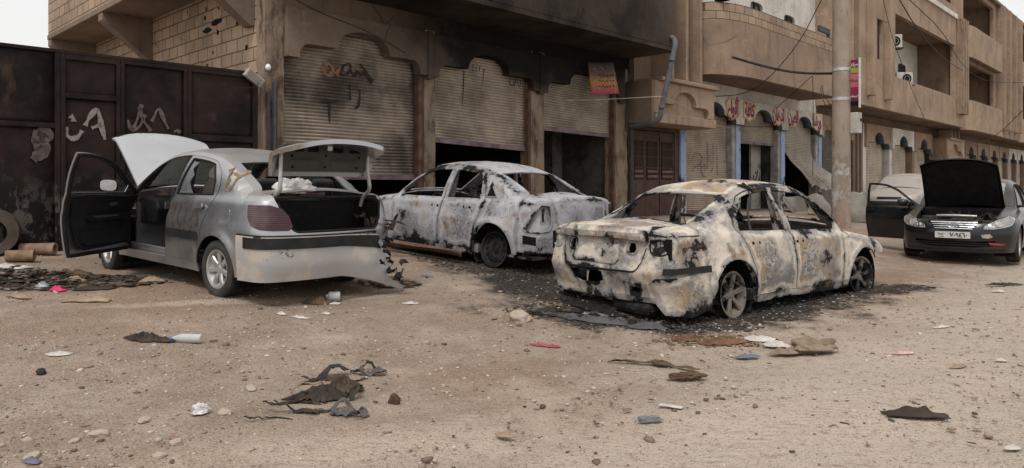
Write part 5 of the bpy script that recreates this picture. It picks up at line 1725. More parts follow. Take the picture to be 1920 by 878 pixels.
# inside of the open door
fd = c1.o['front_door']
zlow = [(hx - 0.06, 0.40), (hx - 0.06, 0.78), (hx - 0.02, 1.0)] + [(x, c1.zb(x) - 0.01) for x in np.linspace(hx - 0.05, c1.xB(0.95) + 0.06, 6)] + [(c1.xB(0.6) + 0.06, 0.66), (c1.xB(0.34) + 0.10, 0.42), (c1.xB(0.34) + 0.2, 0.37)]
tr = c1.panel([('S', zlow, [], 'L')], thick=0.02, off=-0.075)
q = c1.panel([('S', rounded_rect(c1.xBp + 0.22, hx - 0.12, 0.69, 0.77, 0.035), [], 'L')], thick=0.03, off=-0.098)
tr.raw(np.concatenate(q.v), q.f)
q = c1.panel([('S', rounded_rect(c1.xBp + 0.14, hx - 0.14, 0.42, 0.58, 0.05), [], 'L')], thick=0.03, off=-0.094)
tr.raw(np.concatenate(q.v), q.f)
tro = mk(xform(tr, Md), 'door_trim', M_TRIM, d1['FL'])
q = c1.panel([('S', rounded_rect(c1.xBp + 0.28, hx - 0.3, 0.735, 0.76, 0.012), [], 'L')], thick=0.02, off=-0.113, h=0.03)
q2 = c1.panel([('S', rounded_rect(hx - 0.42, hx - 0.3, 0.86, 0.91, 0.02), [], 'L')], thick=0.014, off=-0.084, h=0.03)
q.raw(np.concatenate(q2.v), q2.f)
mk(xform(q, Md), 'door_pull', M_SILVERIN, tro)
ed = MB().tube([tuple(p) for p in c1.proj('S', resample([(p[0], p[1]) for p in fd], 0.06)) - c1.normal(c1.proj('S', resample([(p[0], p[1]) for p in fd], 0.06))) * 0.045], 0.02, 6, closed=True)
mk(xform(ed, Md), 'door_seal_gap', M_SEALGAP, d1['FL'], 40)
# mirror on the open door
mm = MB()
Mm = Matrix.Translation((hx - 0.12, c1.W + 0.10, 1.06))
u = []
for i, (xx, k) in enumerate(((0.07, 0.35), (0.06, 0.7), (0.02, 0.95), (-0.04, 1.0))):
    u.append([(xx, math.copysign(abs(math.cos(a)) ** 0.6, math.cos(a)) * 0.115 * k, math.copysign(abs(math.sin(a)) ** 0.6, math.sin(a)) * 0.07 * k) for a in np.linspace(0, 2 * PI, 25)])
mm.grid(np.array(u))
mm.box(-0.03, 0.03, -0.19, -0.06, -0.06, -0.02)
A = Md @ Mm
mi = mk(xform(mm, A), 'mirror', M_TRIM, d1['FL'], 40)
g = MB().prism([(math.copysign(abs(math.cos(a)) ** 0.6, math.cos(a)) * 0.105, math.copysign(abs(math.sin(a)) ** 0.6, math.sin(a)) * 0.062) for a in np.linspace(0, 2 * PI, 25)[:-1]], 'x', -0.042, -0.036)
mk(xform(g, A), 'mirror_glass', M_CHROME, mi, 10)
# broken glass left in the near rear door
rw = c1.o['rear_win']
xs_ = [p[0] for p in rw]
shard = [(c1.xB(1.0) - 0.06, 1.02), (c1.xBt - 0.05, c1.zf(c1.xBt) - 0.06), (0.72, 1.36), (0.78, 1.29), (0.70, 1.22), (0.74, 1.15), (0.66, 1.07), (0.60, 1.03)]
mk(c1.panel([('S', [p for p in shard], [], 'L')], thick=0.004, off=-0.012), 'window', glass('cracked_glass', (0.5, 0.55, 0.55), 0.2, 0.5, (0.3, 0.31, 0.32)), d1['RL'])
shard2 = [(0.20, 1.035), (0.42, 1.03), (0.44, 1.09), (0.40, 1.17), (0.43, 1.26), (0.40, 1.34), (0.37, 1.33), (0.24, 1.17)]
mk(c1.panel([('S', shard2, [], 'L')], thick=0.004, off=-0.012), 'window', M_GLASST, d1['RL'])
mk(c1.panel([('S', rounded_rect(0.32, 0.965, 0.56, 0.645, 0.02), [], 'L')], thick=0.01, off=0.012), 'rub_strip', M_TRIMD, d1['RL'])
mk(c1.panel([('S', rounded_rect(-0.22, -0.07, 0.74, 0.90, 0.03), [], 'L')], thick=0.004, off=0.004, h=0.02), 'fuel_flap', M_SILVER, car1)
# spray paint on the near rear door and pillar
M_OCHRE = simple('ochre_spray', (0.21, 0.145, 0.08), 0.7, 0, 0.35, 12, bump=0)
M_DSPR = simple('brown_spray', (0.07, 0.055, 0.042), 0.7, 0, 0.4, 9, bump=0)
def on_car(c, off=0.004):
    def f(x, z):
        p = c.proj('S', [(x, z)]); return tuple((p + c.normal(p) * off)[0])
    return f
st = stroke_mesh([[(0.86, 0.86), (0.87, 0.66), (0.83, 0.62)], [(0.76, 0.86), (0.75, 0.66), (0.68, 0.62)], [(0.62, 0.82), (0.6, 0.64), (0.52, 0.6), (0.44, 0.62)], [(0.5, 0.7), (0.45, 0.78), (0.36, 0.74), (0.34, 0.64)]], 0.06, lambda x, z: on_car(c1)(x, z + 0.06))
st.build('spray_writing', M_DSPR, d1['RL'], fix=False)
st = stroke_mesh([[(-0.02, 1.2), (-0.1, 1.16), (-0.13, 1.06), (-0.05, 1.0), (0.03, 1.05), (-0.04, 1.12)], [(0.07, 1.23), (0.0, 1.17), (0.01, 1.05)]], 0.035, lambda x, z: on_car(c1)(x, z + 0.07))
st.build('spray_writing', M_OCHRE, car1, fix=False)
seam(c1, [(t, 0.676) for t in np.linspace(c1.BS(-0.405, 0.67)[0], -0.5, 40)], 'B', 'bumper_gap', car1, -0.012, 0.009, closed=False)
seam(c1, [(-0.404, z) for z in np.linspace(0.27, 0.67, 12)], 'S', 'bumper_gap', car1, 0.0, 0.007, closed=False)
# lamps, bumper
lamp = [c1.BS(-0.50, 0.96), c1.BS(-0.53, 0.84), c1.BS(-0.6, 0.765), c1.BS(-0.70, 0.735), c1.BR(0.70, 0.725), c1.BR(0.56, 0.725), c1.BR(0.525, 0.76), c1.BR(0.55, 0.86), c1.BR(0.60, 0.93), c1.BR(0.70, 0.965)]
for s in ('L',):
    mk(c1.panel([('B', lamp, [], s)], thick=0.03, off=0.012, h=0.03), 'tail_light', M_REDL, car1)
bz = lambda z0_, z1_, th0, th1, n_=40: [(t, z0_) for t in np.linspace(th0, th1, n_)] + [(t, z1_) for t in np.linspace(th1, th0, n_)]
thB = c1.BS(-0.405, 0.45)[0]
def sag(P):
    """the far end of the bumper is torn loose and hangs down"""
    y = P[:, 1]
    q = np.clip((0.05 - y) / 0.85, 0, 1)
    lowq = np.clip((0.66 - P[:, 2]) / 0.35, 0, 1)
    P = P.copy()
    P[:, 2] -= 0.25 * q ** 1.5 * (0.2 + 0.8 * lowq)
    P[:, 0] -= 0.16 * q ** 1.4 * (0.1 + lowq)
    P[:, 1] -= 0.10 * q ** 2 * lowq
    P += 0.014 * q[:, None] * np.stack([fbm(P * 7 + 5 * k, 3, 60 + k) for k in range(3)], -1)
    return P
bump = [(t, 0.26 - 0.02 * abs(t)) for t in np.linspace(thB, -1.15, 48)] + [(-1.08, 0.262), (-0.92, 0.285), (-0.70, 0.315), (-0.60, 0.34), (-0.66, 0.38), (-0.58, 0.40), (-0.68, 0.42), (-0.66, 0.44), (-0.70, 0.50), (-0.60, 0.53), (-0.63, 0.60), (-0.56, 0.64)] + [(t, 0.67) for t in np.linspace(-0.57, thB, 40)]
n = NT('scraped_bumper')
base = n.mix(n.mr(n.noise(1.6, 6, 0.65), 0.5, 0.58), (0.40, 0.39, 0.385), (0.50, 0.45, 0.385))
base = n.mix(n.mr(n.noise(3.1, 5, 0.7, n.coord(off=(3, 1, 2))), 0.64, 0.68), base, (0.035, 0.033, 0.032))
base = n.mix(n.mr(n.noise(7, 5, 0.7, n.coord((0.4, 0.4, 2))), 0.55, 0.75, 0, 0.5), base, (0.29, 0.23, 0.175))
M_BUMP = n.out(base, 0.5, n.bump(n.noise(10, 4), 0.2, 0.01), 0.15)
bo1 = mk(c1.panel([('B', bump, [])], thick=0.012, off=0.026, deform=sag), 'bumper', M_BUMP, car1)
strip = [(t, 0.555) for t in np.linspace(thB - 0.13, -0.57, 40)] + [(-0.54, 0.60), (-0.58, 0.64)] + [(t, 0.66) for t in np.linspace(-0.55, thB - 0.13, 40)]
mk(c1.panel([('B', strip, [])], thick=0.02, off=0.036, deform=sag), 'bumper_strip', M_TRIMD, bo1)
# torn structure behind the far corner
m = MB()
for k in range(16):
    p = np.array([-0.75 + random.uniform(-0.15, 0.25), -0.62 + random.uniform(-0.16, 0.12), random.uniform(0.28, 0.85)])
    a_ = rng.normal(0, 1, 3); a_ /= np.linalg.norm(a_)
    b_ = np.cross(a_, rng.normal(0, 1, 3)); b_ /= np.linalg.norm(b_)
    l, w_ = random.uniform(0.06, 0.2), random.uniform(0.008, 0.022)
    m.grid(np.array([[p + a_ * l * u_ + b_ * w_ * v_ + 0.018 * rng.normal(0, 1, 3) for v_ in (-1, 0, 1)] for u_ in (-1, -0.3, 0.4, 1)]))
tm = m.build('torn_metal', simple('torn_primer', (0.09, 0.068, 0.052), 0.85, 0.1, 0.95, 9), car1, smooth=30)
tm.modifiers.new('thick', 'SOLIDIFY').thickness = 0.004
for (cx, s, st_) in ((0, 1, 0), (0, -1, 0), (2.5, 1, R(-6)), (2.5, -1, R(-6))):
    wheel(M_RIM, M_TYRE, 7, 0.292, 0.19, 0.185, car1, (cx, s * 0.735, 0.292), s, st_)
# glass, seats, dash
mk(c1.panel([('T', c1.o['windscreen'], [])], thick=0.005, off=-0.006), 'windscreen', M_GLASS, car1)
seat(car1, 1.25, 0.36, 0.36)
seat(car1, 1.25, -0.36, 0.36)
seat(car1, 0.35, 0.0, 0.36, 1.2, bench=True)
dash(c1, car1)

# =================================================================== 2. burnt grey saloon between the silver and the cream wreck
def wire_seat(root, x, y, z, w=0.46, mt=M_BURNIN):
    Mx = Matrix.Translation((x - 0.24, y, z + 0.05)) @ Matrix.Rotation(R(-18), 4, 'Y')
    m = MB()
    m.tube([(0, -w / 2, 0), (0, -w / 2, 0.5), (0, -w * 0.3, 0.58), (0, w * 0.3, 0.58), (0, w / 2, 0.5), (0, w / 2, 0)], 0.014, 6, M=Mx)
    for k in range(5):
        zz = 0.1 + 0.09 * k
        m.tube([(0, -w / 2, zz), (0.03, -w * 0.2, zz + 0.01), (0.03, w * 0.2, zz - 0.01), (0, w / 2, zz)], 0.005, 5, M=Mx)
    for yy in (-0.06, 0.06):
        m.tube([(0, yy, 0.57), (0, yy, 0.72)], 0.006, 5, M=Mx)
    m.tube([(0, -0.1, 0.72), (0, 0.1, 0.72)], 0.02, 6, M=Mx)
    m.box(x - 0.24, x + 0.22, y - w / 2, y + w / 2, z - 0.06, z - 0.03)
    m.build('seat_frame', mt, root, smooth=40, jitter=(0.02, 5))
def burnt_inside(c, root):
    for y in (0.36, -0.36):
        wire_seat(root, 1.3, y, 0.36)
    m = MB()
    m.tube([(c.cowl - 0.28, -c.W + 0.15, 0.84), (c.cowl - 0.26, 0, 0.86), (c.cowl - 0.28, c.W - 0.15, 0.84)], 0.03, 8)
    m.box(c.cowl - 0.34, c.cowl - 0.2, -0.2, 0.2, 0.55, 0.82)
    m.build('dash_beam', M_BURNIN, root, smooth=40, jitter=(0.03, 5))
    Mx = Matrix.Translation((c.cowl - 0.6, 0.37, 0.82)) @ Matrix.Rotation(R(-62), 4, 'Y')
    MB().tube([(0.18 * math.cos(a), 0.18 * math.sin(a), 0) for a in np.linspace(0, 2 * PI, 25)[:-1]], 0.009, 6, closed=True, M=Mx).tube([(0, 0, 0), (0, 0, -0.32)], 0.02, 6, M=Mx).tube([(-0.18, 0, 0), (0, 0, 0)], 0.01, 6, M=Mx).tube([(0.0, 0.18, 0), (0, -0.18, 0)], 0.01, 6, M=Mx).build('steering_wheel', M_BURNIN, root, smooth=40)
    # springs of the back seat
    m = MB()
    for k in range(7):
        y = -0.55 + 1.1 * k / 6
        m.tube([(0.02, y, 0.45), (-0.1, y + 0.02, 0.7), (-0.2, y, 0.92)], 0.006, 5)
    for z in (0.55, 0.7, 0.88):
        m.tube([(0.02 - (z - 0.45) * 0.47, -0.58, z), (0.02 - (z - 0.45) * 0.47, 0.58, z)], 0.006, 5)
    m.build('bench_springs', M_BURNIN, root, jitter=(0.02, 4))
def handle_holes(c, root_door, front, side, mt=M_BLACK):
    xh = c.xB(0.8) + 0.13 if front else c.xhr
    z = c.zb(xh) - 0.13
    q = c.panel([('S', rounded_rect(xh - 0.09, xh - 0.05, z - 0.016, z + 0.016, 0.012), [], side)], thick=0.002, off=0.003, h=0.02)
    for (a, b_) in ((0.035, 0.065),):
        q2 = c.panel([('S', rounded_rect(xh + a, xh + b_, z - 0.014, z + 0.018, 0.012), [], side)], thick=0.002, off=0.003, h=0.02)
        q.raw(np.concatenate(q2.v), q2.f)
    mk(q, 'handle_holes', mt, root_door)
def debris_bits(root, pts, name, mt, n_, spread, size):
    m = MB()
    for k in range(n_):
        p = np.array(random.choice(pts), float) + rng.normal(0, 1, 3) * np.array(spread)
        a_ = rng.normal(0, 1, 3); a_ /= np.linalg.norm(a_)
        b_ = np.cross(a_, rng.normal(0, 1, 3)); b_ /= np.linalg.norm(b_)
        l, w_ = random.uniform(0.4, 1) * size, random.uniform(0.15, 0.5) * size
        m.grid(np.array([[p + a_ * l * u_ + b_ * w_ * v_ + 0.2 * size * rng.normal(0, 1, 3) for v_ in (-1, 0, 1)] for u_ in (-1, -0.3, 0.4, 1)]))
    o = m.build(name, mt, root, smooth=30)
    o.modifiers.new('thick', 'SOLIDIFY').thickness = 0.004
    return o
debris_bits(car1, [(-0.98, -0.52, 0.5), (-1.0, -0.55, 0.36), (-0.95, -0.62, 0.6), (-1.08, -0.62, 0.26)], 'bumper_shreds', M_TRIMD, 18, (0.03, 0.05, 0.06), 0.055)
c2 = Body(wb=2.64, Lf=0.87, Lr=0.90, W=0.92, kend=0.085, rw=0.315, ra=0.37, flare=0.028, zcrease=0.72, crown=0.085, zbelt=0.97, Wg=0.84,
          deckline=[(-1.1, 1.05), (-0.85, 1.085), (-0.45, 1.09), (0.3, 1.06), (1.5, 1.02), (2.1, 1.0), (2.6, 0.94), (3.1, 0.84), (3.35, 0.74), (3.5, 0.64)],
          roofline=[(-0.66, 0.95), (-0.44, 1.09), (-0.15, 1.25), (0.22, 1.41), (0.55, 1.485), (1.0, 1.51), (1.35, 1.49), (1.65, 1.395), (1.95, 1.205), (2.25, 1.0), (2.4, 0.9)],
          fbulge=0.34, fslope=lambda z: 0.35 * np.maximum(z - 0.5, 0) ** 1.2, rbulge=0.14, rslope=lambda z: 0.14 * np.maximum(z - 0.64, 0) + 0.25 * np.maximum(0.35 - z, 0),
          zsill=0.22, zdoor=0.30, zquart=0.3, zfl=0.25, xq=-0.44, xff=3.08, cowl=2.22, rwb=-0.42, wst=1.45, rwt=0.16, apil=0.045, cpil=0.08,
          xBp=1.1, xBt=0.98, zb=lambda x: 1.0 - 0.03 * (x - 0.2), xA=lambda z: 2.1 + 0.05 * np.maximum(z - 0.5, 0),
          rd_rear=[(0.33, 0.48), (0.30, 0.66), (0.24, 0.80), (0.2, 0.95), (0.22, 1.05), (0.27, 1.2), (0.36, 1.3)], rwin_rear=[(0.32, 0.995), (0.33, 1.15), (0.40, 1.33)],
          xhr=0.52, lid_w=0.60, lid_wb=0.56, zlid=0.66, hood_w=0.66)
def crumple(seed, amp, sill=0.0):
    def f(P):
        q = np.stack([fbm(P * 3.1 + 7 * k, 3, seed + k) for k in range(3)], -1)
        low = np.clip((0.45 - P[:, 2]) / 0.3, 0, 1)[:, None]
        return P + q * amp * (1 + 2 * low * sill)
    return f
car2 = car_root('burnt_grey_car', 'burnt out saloon with pale grey ash shell, in front of the open shops', (-0.22, 9.8), 0.79, R(-48), 0.17, pitch=R(3.0))
qh = [[(-0.08 + 0.1 * math.cos(a) - 0.72, 0.88 + 0.0 * a) for a in (0,)]]
c2.o = c2.outlines()
hole2 = [c2.BR(0.66, 0.965), c2.BR(0.78, 0.975), c2.BS(-0.73, 0.93), c2.BS(-0.67, 0.84), c2.BS(-0.62, 0.72), c2.BS(-0.56, 0.65), c2.BS(-0.60, 0.62), c2.BR(0.84, 0.62), c2.BR(0.70, 0.64), c2.BR(0.645, 0.72), c2.BR(0.64, 0.88)]
hole2R = [(-p[0], p[1]) for p in hole2]
shell(c2, car2, M_BURN2, dent=0.006, deform=crumple(200, 0.008, 1), rear_bottom=0.34, rear_holes=(hole2, hole2R))
wells(c2, car2, M_BURNIN)
dd = doors(c2, car2, M_BURN2, dent=0.006, deform=crumple(200, 0.008, 1), handles=None)
for k, fr in (('FL', True), ('RL', False)):
    handle_holes(c2, dd[k], fr, 'L')
# third side window of the rear pillar
qw = [(0.20, 1.02), (0.005, 1.03), (0.16, 1.22)]
mk(c2.panel([('S', qw, [], 'LR')], thick=0.006, off=0.004, h=0.03), 'window', M_BLACK, car2)
mk(MB().tube([tuple(p) for p in c2.proj('S', resample(qw, 0.04)) + np.array([0, 0.006, 0])], 0.012, 6, closed=True), 'window_frame', M_BURN2, car2, 40)
burnt_inside(c2, car2)
slot = [c2.BR(0.76, 0.76), c2.BR(0.72, 0.76), c2.BR(0.715, 0.92), c2.BR(0.75, 0.93)]
for s_ in 'LR':
    mk(c2.panel([('B', [c2.BR(0.60, 1.0), c2.BS(-0.66, 0.98), c2.BS(-0.50, 0.70), c2.BS(-0.50, 0.58), c2.BR(0.60, 0.58)], [slot], s_)], thick=0.015, off=-0.055, dent=0.012, deform=crumple(200, 0.008, 1)), 'lamp_backing', M_BURN2, car2)
rimp = c2.proj('B', resample(hole2, 0.04))
for sg_ in (1, -1):
    mk(MB().tube([tuple(p) for p in rimp * np.array([1, sg_, 1])], 0.010, 6, closed=True), 'lamp_rim', M_BURN2, car2, 40)
mk(c2.panel([('S', [(-0.55, 0.46), (-0.75, 0.45), (-0.75, 0.56), (-0.55, 0.57)], [], 'L')], thick=0.003, off=0.004), 'vent_hole', M_BLACK, car2)
for (cx, s, st_, tl) in ((0, 1, R(0), R(5)), (0, -1, 0, 0), (2.64, 1, R(12), 0), (2.64, -1, R(12), 0)):
    wheel(M_BSTEEL, None, 'steel', 0.24, 0.235, 0.19, car2, (cx, s * 0.77, 0.315), s, st_, tl)
# the sill strip fallen along the flank
sk = MB()
P = []
for x in np.linspace(0.45, 2.2, 24):
    P.append([(x, 0.99 + 0.03 * math.sin(x * 3), 0.16 + 0.02 * math.sin(x * 2.2)), (x, 1.03, 0.235 + 0.02 * math.sin(x * 2.2 + 1)), (x, 1.0, 0.26), (x, 0.95, 0.25)])
sk.grid(np.array(P))
so = sk.build('sill_strip', simple('rust_brown_strip', (0.15, 0.095, 0.075), 0.85, 0.1, 0.5, 5), car2, smooth=40)
so.modifiers.new('thick', 'SOLIDIFY').thickness = 0.012
MB().tube([(-0.5, 0.45, 0.26), (-0.9, 0.5, 0.24)], 0.03, 8).tube([(-0.72, 0.3, 0.4), (-0.74, 0.3, 0.13)], 0.022, 8).box(-0.9, -0.45, -0.4, 0.25, 0.22, 0.34).build('exhaust', M_BSTEEL, car2, smooth=40, jitter=(0.02, 5))

# =================================================================== 3. burnt cream saloon nearest the camera
c3 = Body(wb=2.73, Lf=1.02, Lr=1.10, W=0.925, kend=0.09, rw=0.325, ra=0.375, flare=0.024, zcrease=0.63, crown=0.09, zbelt=0.95, Wg=0.84,
          deckline=[(-1.2, 1.03), (-0.95, 1.075), (-0.5, 1.085), (0.3, 1.05), (1.5, 1.0), (2.2, 0.985), (2.7, 0.93), (3.2, 0.84), (3.5, 0.73), (3.65, 0.62)],
          roofline=[(-0.72, 0.95), (-0.50, 1.08), (-0.1, 1.24), (0.26, 1.42), (0.6, 1.515), (1.1, 1.545), (1.5, 1.525), (1.8, 1.44), (2.15, 1.225), (2.45, 0.99), (2.6, 0.88)],
          fbulge=0.36, fslope=lambda z: 0.4 * np.maximum(z - 0.5, 0) ** 1.2, rbulge=0.13, rslope=lambda z: -0.05 * np.exp(-((z - 0.97) / 0.05) ** 2) + 0.22 * np.maximum(z - 0.62, 0) + 0.35 * np.maximum(0.60 - z, 0) - 0.3 * np.maximum(0.40 - z, 0),
          zsill=0.22, zdoor=0.30, zquart=0.27, zfl=0.55, xq=-0.46, xff=3.12, cowl=2.38, rwb=-0.47, wst=1.58, rwt=0.22, apil=0.045, cpil=0.06,
          xBp=1.18, xBt=1.02, zb=lambda x: 0.985 - 0.02 * (x - 0.2), xA=lambda z: 2.22 + 0.05 * np.maximum(z - 0.5, 0),
          rd_rear=[(0.33, 0.503), (0.32, 0.62), (0.24, 0.80), (0.13, 0.97), (0.10, 1.05), (0.14, 1.2), (0.34, 1.3)], rwin_rear=[(0.19, 0.985), (0.2, 1.12), (0.38, 1.34)],
          xhr=0.40, lid_w=0.62, lid_wb=0.54, zlid=0.60, hood_w=0.68)
c3.o = c3.outlines()
car3 = car_root('burnt_cream_car', 'burnt out saloon with blotched cream and black shell, nearest wreck to the camera', (2.24, 7.5), -0.80, R(52), -0.10, pitch=R(-0.3))
lampo = [c3.BR(0.665, 0.90), c3.BR(0.655, 0.84), c3.BR(0.685, 0.79), c3.BR(0.745, 0.80), c3.BR(0.76, 0.83), c3.BR(0.805, 0.85), c3.BR(0.80, 0.89), c3.BR(0.755, 0.915)]
low1 = [c3.BR(y, z) for (y, z) in ((-0.05, 0.57), (0.42, 0.57), (0.40, 0.46), (0.30, 0.43), (0.05, 0.44), (-0.04, 0.48))]
low2 = [c3.BR(y, z) for (y, z) in ((-0.42, 0.40), (-0.53, 0.40), (-0.53, 0.46), (-0.42, 0.46))]
c3.lid_holes = ()
inl = []
for s in (-1, 1):
    inl.append([c3.BR(s * y, z) for (y, z) in ((0.46, 0.88), (0.395, 0.885), (0.385, 0.83), (0.40, 0.785), (0.46, 0.79), (0.475, 0.83))])
c3.lid_holes = tuple(inl)
df3 = crumple(300, 0.009, 1.2)
c3.h = 0.035
shell(c3, car3, M_BURN1, dent=0.007, deform=df3, rear_bottom=0.30, rear_holes=(lampo, [(-p[0], p[1]) for p in lampo], low1, low2), nose_bottom=0.6)
wells(c3, car3, M_BURNIN)
dd = doors(c3, car3, M_BURN1, dent=0.007, deform=df3, handles=None)
for k, fr in (('FR', True), ('RR', False)):
    handle_holes(c3, dd[k], fr, 'R')
burnt_inside(c3, car3)
# divider bar standing in the rear door window
mk(MB().tube([(0.44, -0.79, 0.97), (0.52, -0.70, 1.2), (0.60, -0.66, 1.33)], 0.012, 6), 'window_bar', M_DKMETAL, dd['RR'], 40)
# lip of the lid, black plates behind the lamp holes, plate recess, badge ring
lipp = [(t, c3.sh_end('B', t)[1] - 0.002) for t in np.linspace(c3.thl - 0.01, -c3.thl + 0.01, 30)] + [(t, c3.sh_end('B', t)[1] - 0.075) for t in np.linspace(-c3.thl + 0.01, c3.thl - 0.01, 30)]
mk(c3.panel([('B', lipp, [])], thick=0.025, off=0.032, dent=0.006, deform=df3), 'lid_lip', M_BURN1, c3.lid_o)
pl_ = [c3.BR(y, z) for (y, z) in ((-0.28, 0.86), (0.34, 0.86), (0.40, 0.70), (0.36, 0.66), (-0.24, 0.66), (-0.28, 0.70))]
mk(c3.panel([('B', pl_, [])], thick=0.015, off=0.012, dent=0.006, deform=df3), 'plate_panel', M_BURN1, c3.lid_o)
ring = c3.proj('B', [(c3.BR(0.13 + 0.055 * math.cos(a), 0.955 + 0.035 * math.sin(a))) for a in np.linspace(0, 2 * PI, 25)[:-1]]) - np.array([0.022, 0, 0])
mk(MB().tube([tuple(p) for p in ring], 0.006, 6, closed=True), 'badge_ring', M_BURN1, c3.lid_o, 40)
lamp_blacks = MB()  # black plates that darken the lamp holes in place of shade
for s in (-1, 1):
    for (y0, y1, z0, z1) in ((0.58, 0.855, 0.74, 0.94), (0.37, 0.50, 0.77, 0.90)):
        lamp_blacks.box(-0.96, -0.94, min(s * y0, s * y1), max(s * y0, s * y1), z0, z1)
lamp_blacks.build('lamp_backing', M_BLACK, car3)
for s in (-1, 1):
    for (yc, zc, ry, rz_) in ((0.73, 0.853, 0.095, 0.075), (0.43, 0.837, 0.065, 0.065)):
        pts = c3.proj('B', [c3.BR(s * (yc + ry * math.copysign(abs(math.cos(a)) ** 0.7, math.cos(a))), zc + rz_ * math.copysign(abs(math.sin(a)) ** 0.7, math.sin(a))) for a in np.linspace(0, 2 * PI, 29)[:-1]])
        mk(MB().tube([tuple(p) for p in pts], 0.009, 6, closed=True), 'lamp_rim', M_BURN1, car3, 40)
seam(c3, [(p[0], p[1]) for p in c3.U_half[12:]], 'B', 'lid_gap', car3, 0.008, 0.010, 1, None, False, None, df3)
seam(c3, [(p[0], p[1]) for p in c3.U_half[12:]], 'B', 'lid_gap', car3, 0.008, 0.010, -1, None, False, None, df3)
seam(c3, [(t, c3.zlid - 0.003) for t in np.linspace(c3.lid_side[-1][0], -c3.lid_side[-1][0], 30)], 'B', 'lid_gap', car3, 0.004, 0.012, 1, None, False, None, df3)
# boot floor so that the holes look into a real dark space; beam and hanging metal
MB().box(-0.86, -0.42, -0.66, 0.66, 0.30, 0.32).box(-0.50, -0.47, -0.7, 0.7, 0.32, 0.95).build('boot_floor', M_BURNIN, car3)
mk(c3.panel([('B', [c3.BR(-0.34, 0.50), c3.BR(-0.60, 0.50), c3.BR(-0.62, 0.36), c3.BR(-0.34, 0.36)], [low2])], thick=0.02, off=0.02, dent=0.012), 'tow_plate', M_BURN1, car3)
# crumpled lower corner skin left from the bumper, near side
cs = [c3.BS(-0.44, 0.60), c3.BS(-0.44, 0.24), c3.BS(-0.7, 0.17), c3.BR(0.74, 0.20), c3.BR(0.66, 0.30), c3.BR(0.67, 0.42), c3.BR(0.63, 0.50), c3.BR(0.72, 0.56)]
cs = [(p[0], p[1]) for p in cs]
def sag3(P):
    P = df3(P).copy()
    q = np.clip((0.5 - P[:, 2]) / 0.35, 0, 1)
    P[:, 1] += np.sign(P[:, 1]) * 0.05 * q
    P += 0.02 * q[:, None] * np.stack([fbm(P * 6 + 5 * k, 2, 70 + k) for k in range(3)], -1)
    return P
mk(c3.panel([('B', cs, [], 'R')], thick=0.01, off=0.02, dent=0.012, deform=sag3), 'bumper_skin', M_BURN1, car3)
mk(c3.panel([('S', [(-0.36, 0.60), (-0.46, 0.60), (-0.46, 0.25), (-0.34, 0.42)], [], 'R'), ], thick=0.012, off=0.016, dent=0.01), 'bumper_skin', M_BURN1, car3)
mk(c3.panel([('B', [c3.BS(-0.42, 0.665), c3.BS(-0.42, 0.60), c3.BR(0.80, 0.60), c3.BR(0.80, 0.655)], [], 'R')], thick=0.02, off=0.022), 'bumper_strip', M_TRIMD, car3)
m = MB()
P = [[(-1.08 - 0.14 * v - 0.03 * math.sin(u * 3), -0.3 + u, 0.21 - 0.05 * v + 0.02 * math.sin(u * 4)) for v in np.linspace(0, 1, 6)] for u in np.linspace(0, 1.05, 24)]
m.grid(np.array(P))
o = m.build('torn_valance', M_BURN1, car3, smooth=40, jitter=(0.03, 4)); o.modifiers.new('thick', 'SOLIDIFY').thickness = 0.006
m = MB()
m.raw([(-0.95 + 0.02 * u, -0.55 + 0.5 * u, z) for u in (0, 1) for z in (0.15, 0.31)], [(0, 1, 3, 2)])
m.box(-1.0, -0.62, -0.62, -0.1, 0.16, 0.3)
m.build('silencer', M_BSTEEL, car3, bevel=0.05, jitter=(0.03, 5))
for (cx, s, st_, tl) in ((0, 1, 0, 0), (0, -1, R(3), R(-4)), (2.73, 1, R(-8), 0), (2.73, -1, R(-8), R(-3))):
    wheel(M_BRIM, None, 6, 0.24, 0.232, 0.2, car3, (cx, s * 0.80, 0.325), s, st_, tl)
for cx in (0, 2.73):
    MB().lathe([(0.0, -0.01), (0.14, -0.01), (0.14, 0.01), (0.0, 0.01)], 24, Matrix.Translation((cx, -0.74, 0.325)) @ Matrix.Rotation(R(90), 4, 'X')).build('brake_disc', M_BSTEEL, car3, smooth=40)
# wing corner curling forward of the near front wheel
m = MB()
P = [[(3.12 + 0.30 * u + 0.0 * v, -0.78 + 0.16 * u ** 2, 0.62 - 0.16 * u - (0.10 - 0.06 * u) * v) for v in (0, 0.5, 1)] for u in np.linspace(0, 1, 12)]
m.grid(np.array(P))
o = m.build('bent_wing', M_BURN1, car3, smooth=40, jitter=(0.03, 5)); o.modifiers.new('thick', 'SOLIDIFY').thickness = 0.008
debris_bits(car3, [(3.4, -0.6, 0.42), (3.45, -0.55, 0.36)], 'charred_scrap', M_TRIMD, 7, (0.04, 0.05, 0.04), 0.07)
# lettering burnt into the roof
MB().raw(*text_mesh('ﻚﺳ 7', 0.2, Matrix.Translation((0.62, -0.38, 1.5)) @ Matrix.Rotation(R(-90), 4, 'Z'), 0, 0.02)).build('roof_marks', M_BLACK, car3, fix=False)
def drape(o, c, off=0.006):
    me = o.data
    V = np.array([tuple(v.co) for v in me.vertices])
    P = c.proj('T', V[:, :2])
    P = P + c.normal(P) * (off + 0.012)
    for v, p in zip(me.vertices, P): v.co = p
drape(bpy.data.objects['roof_marks'], c3)

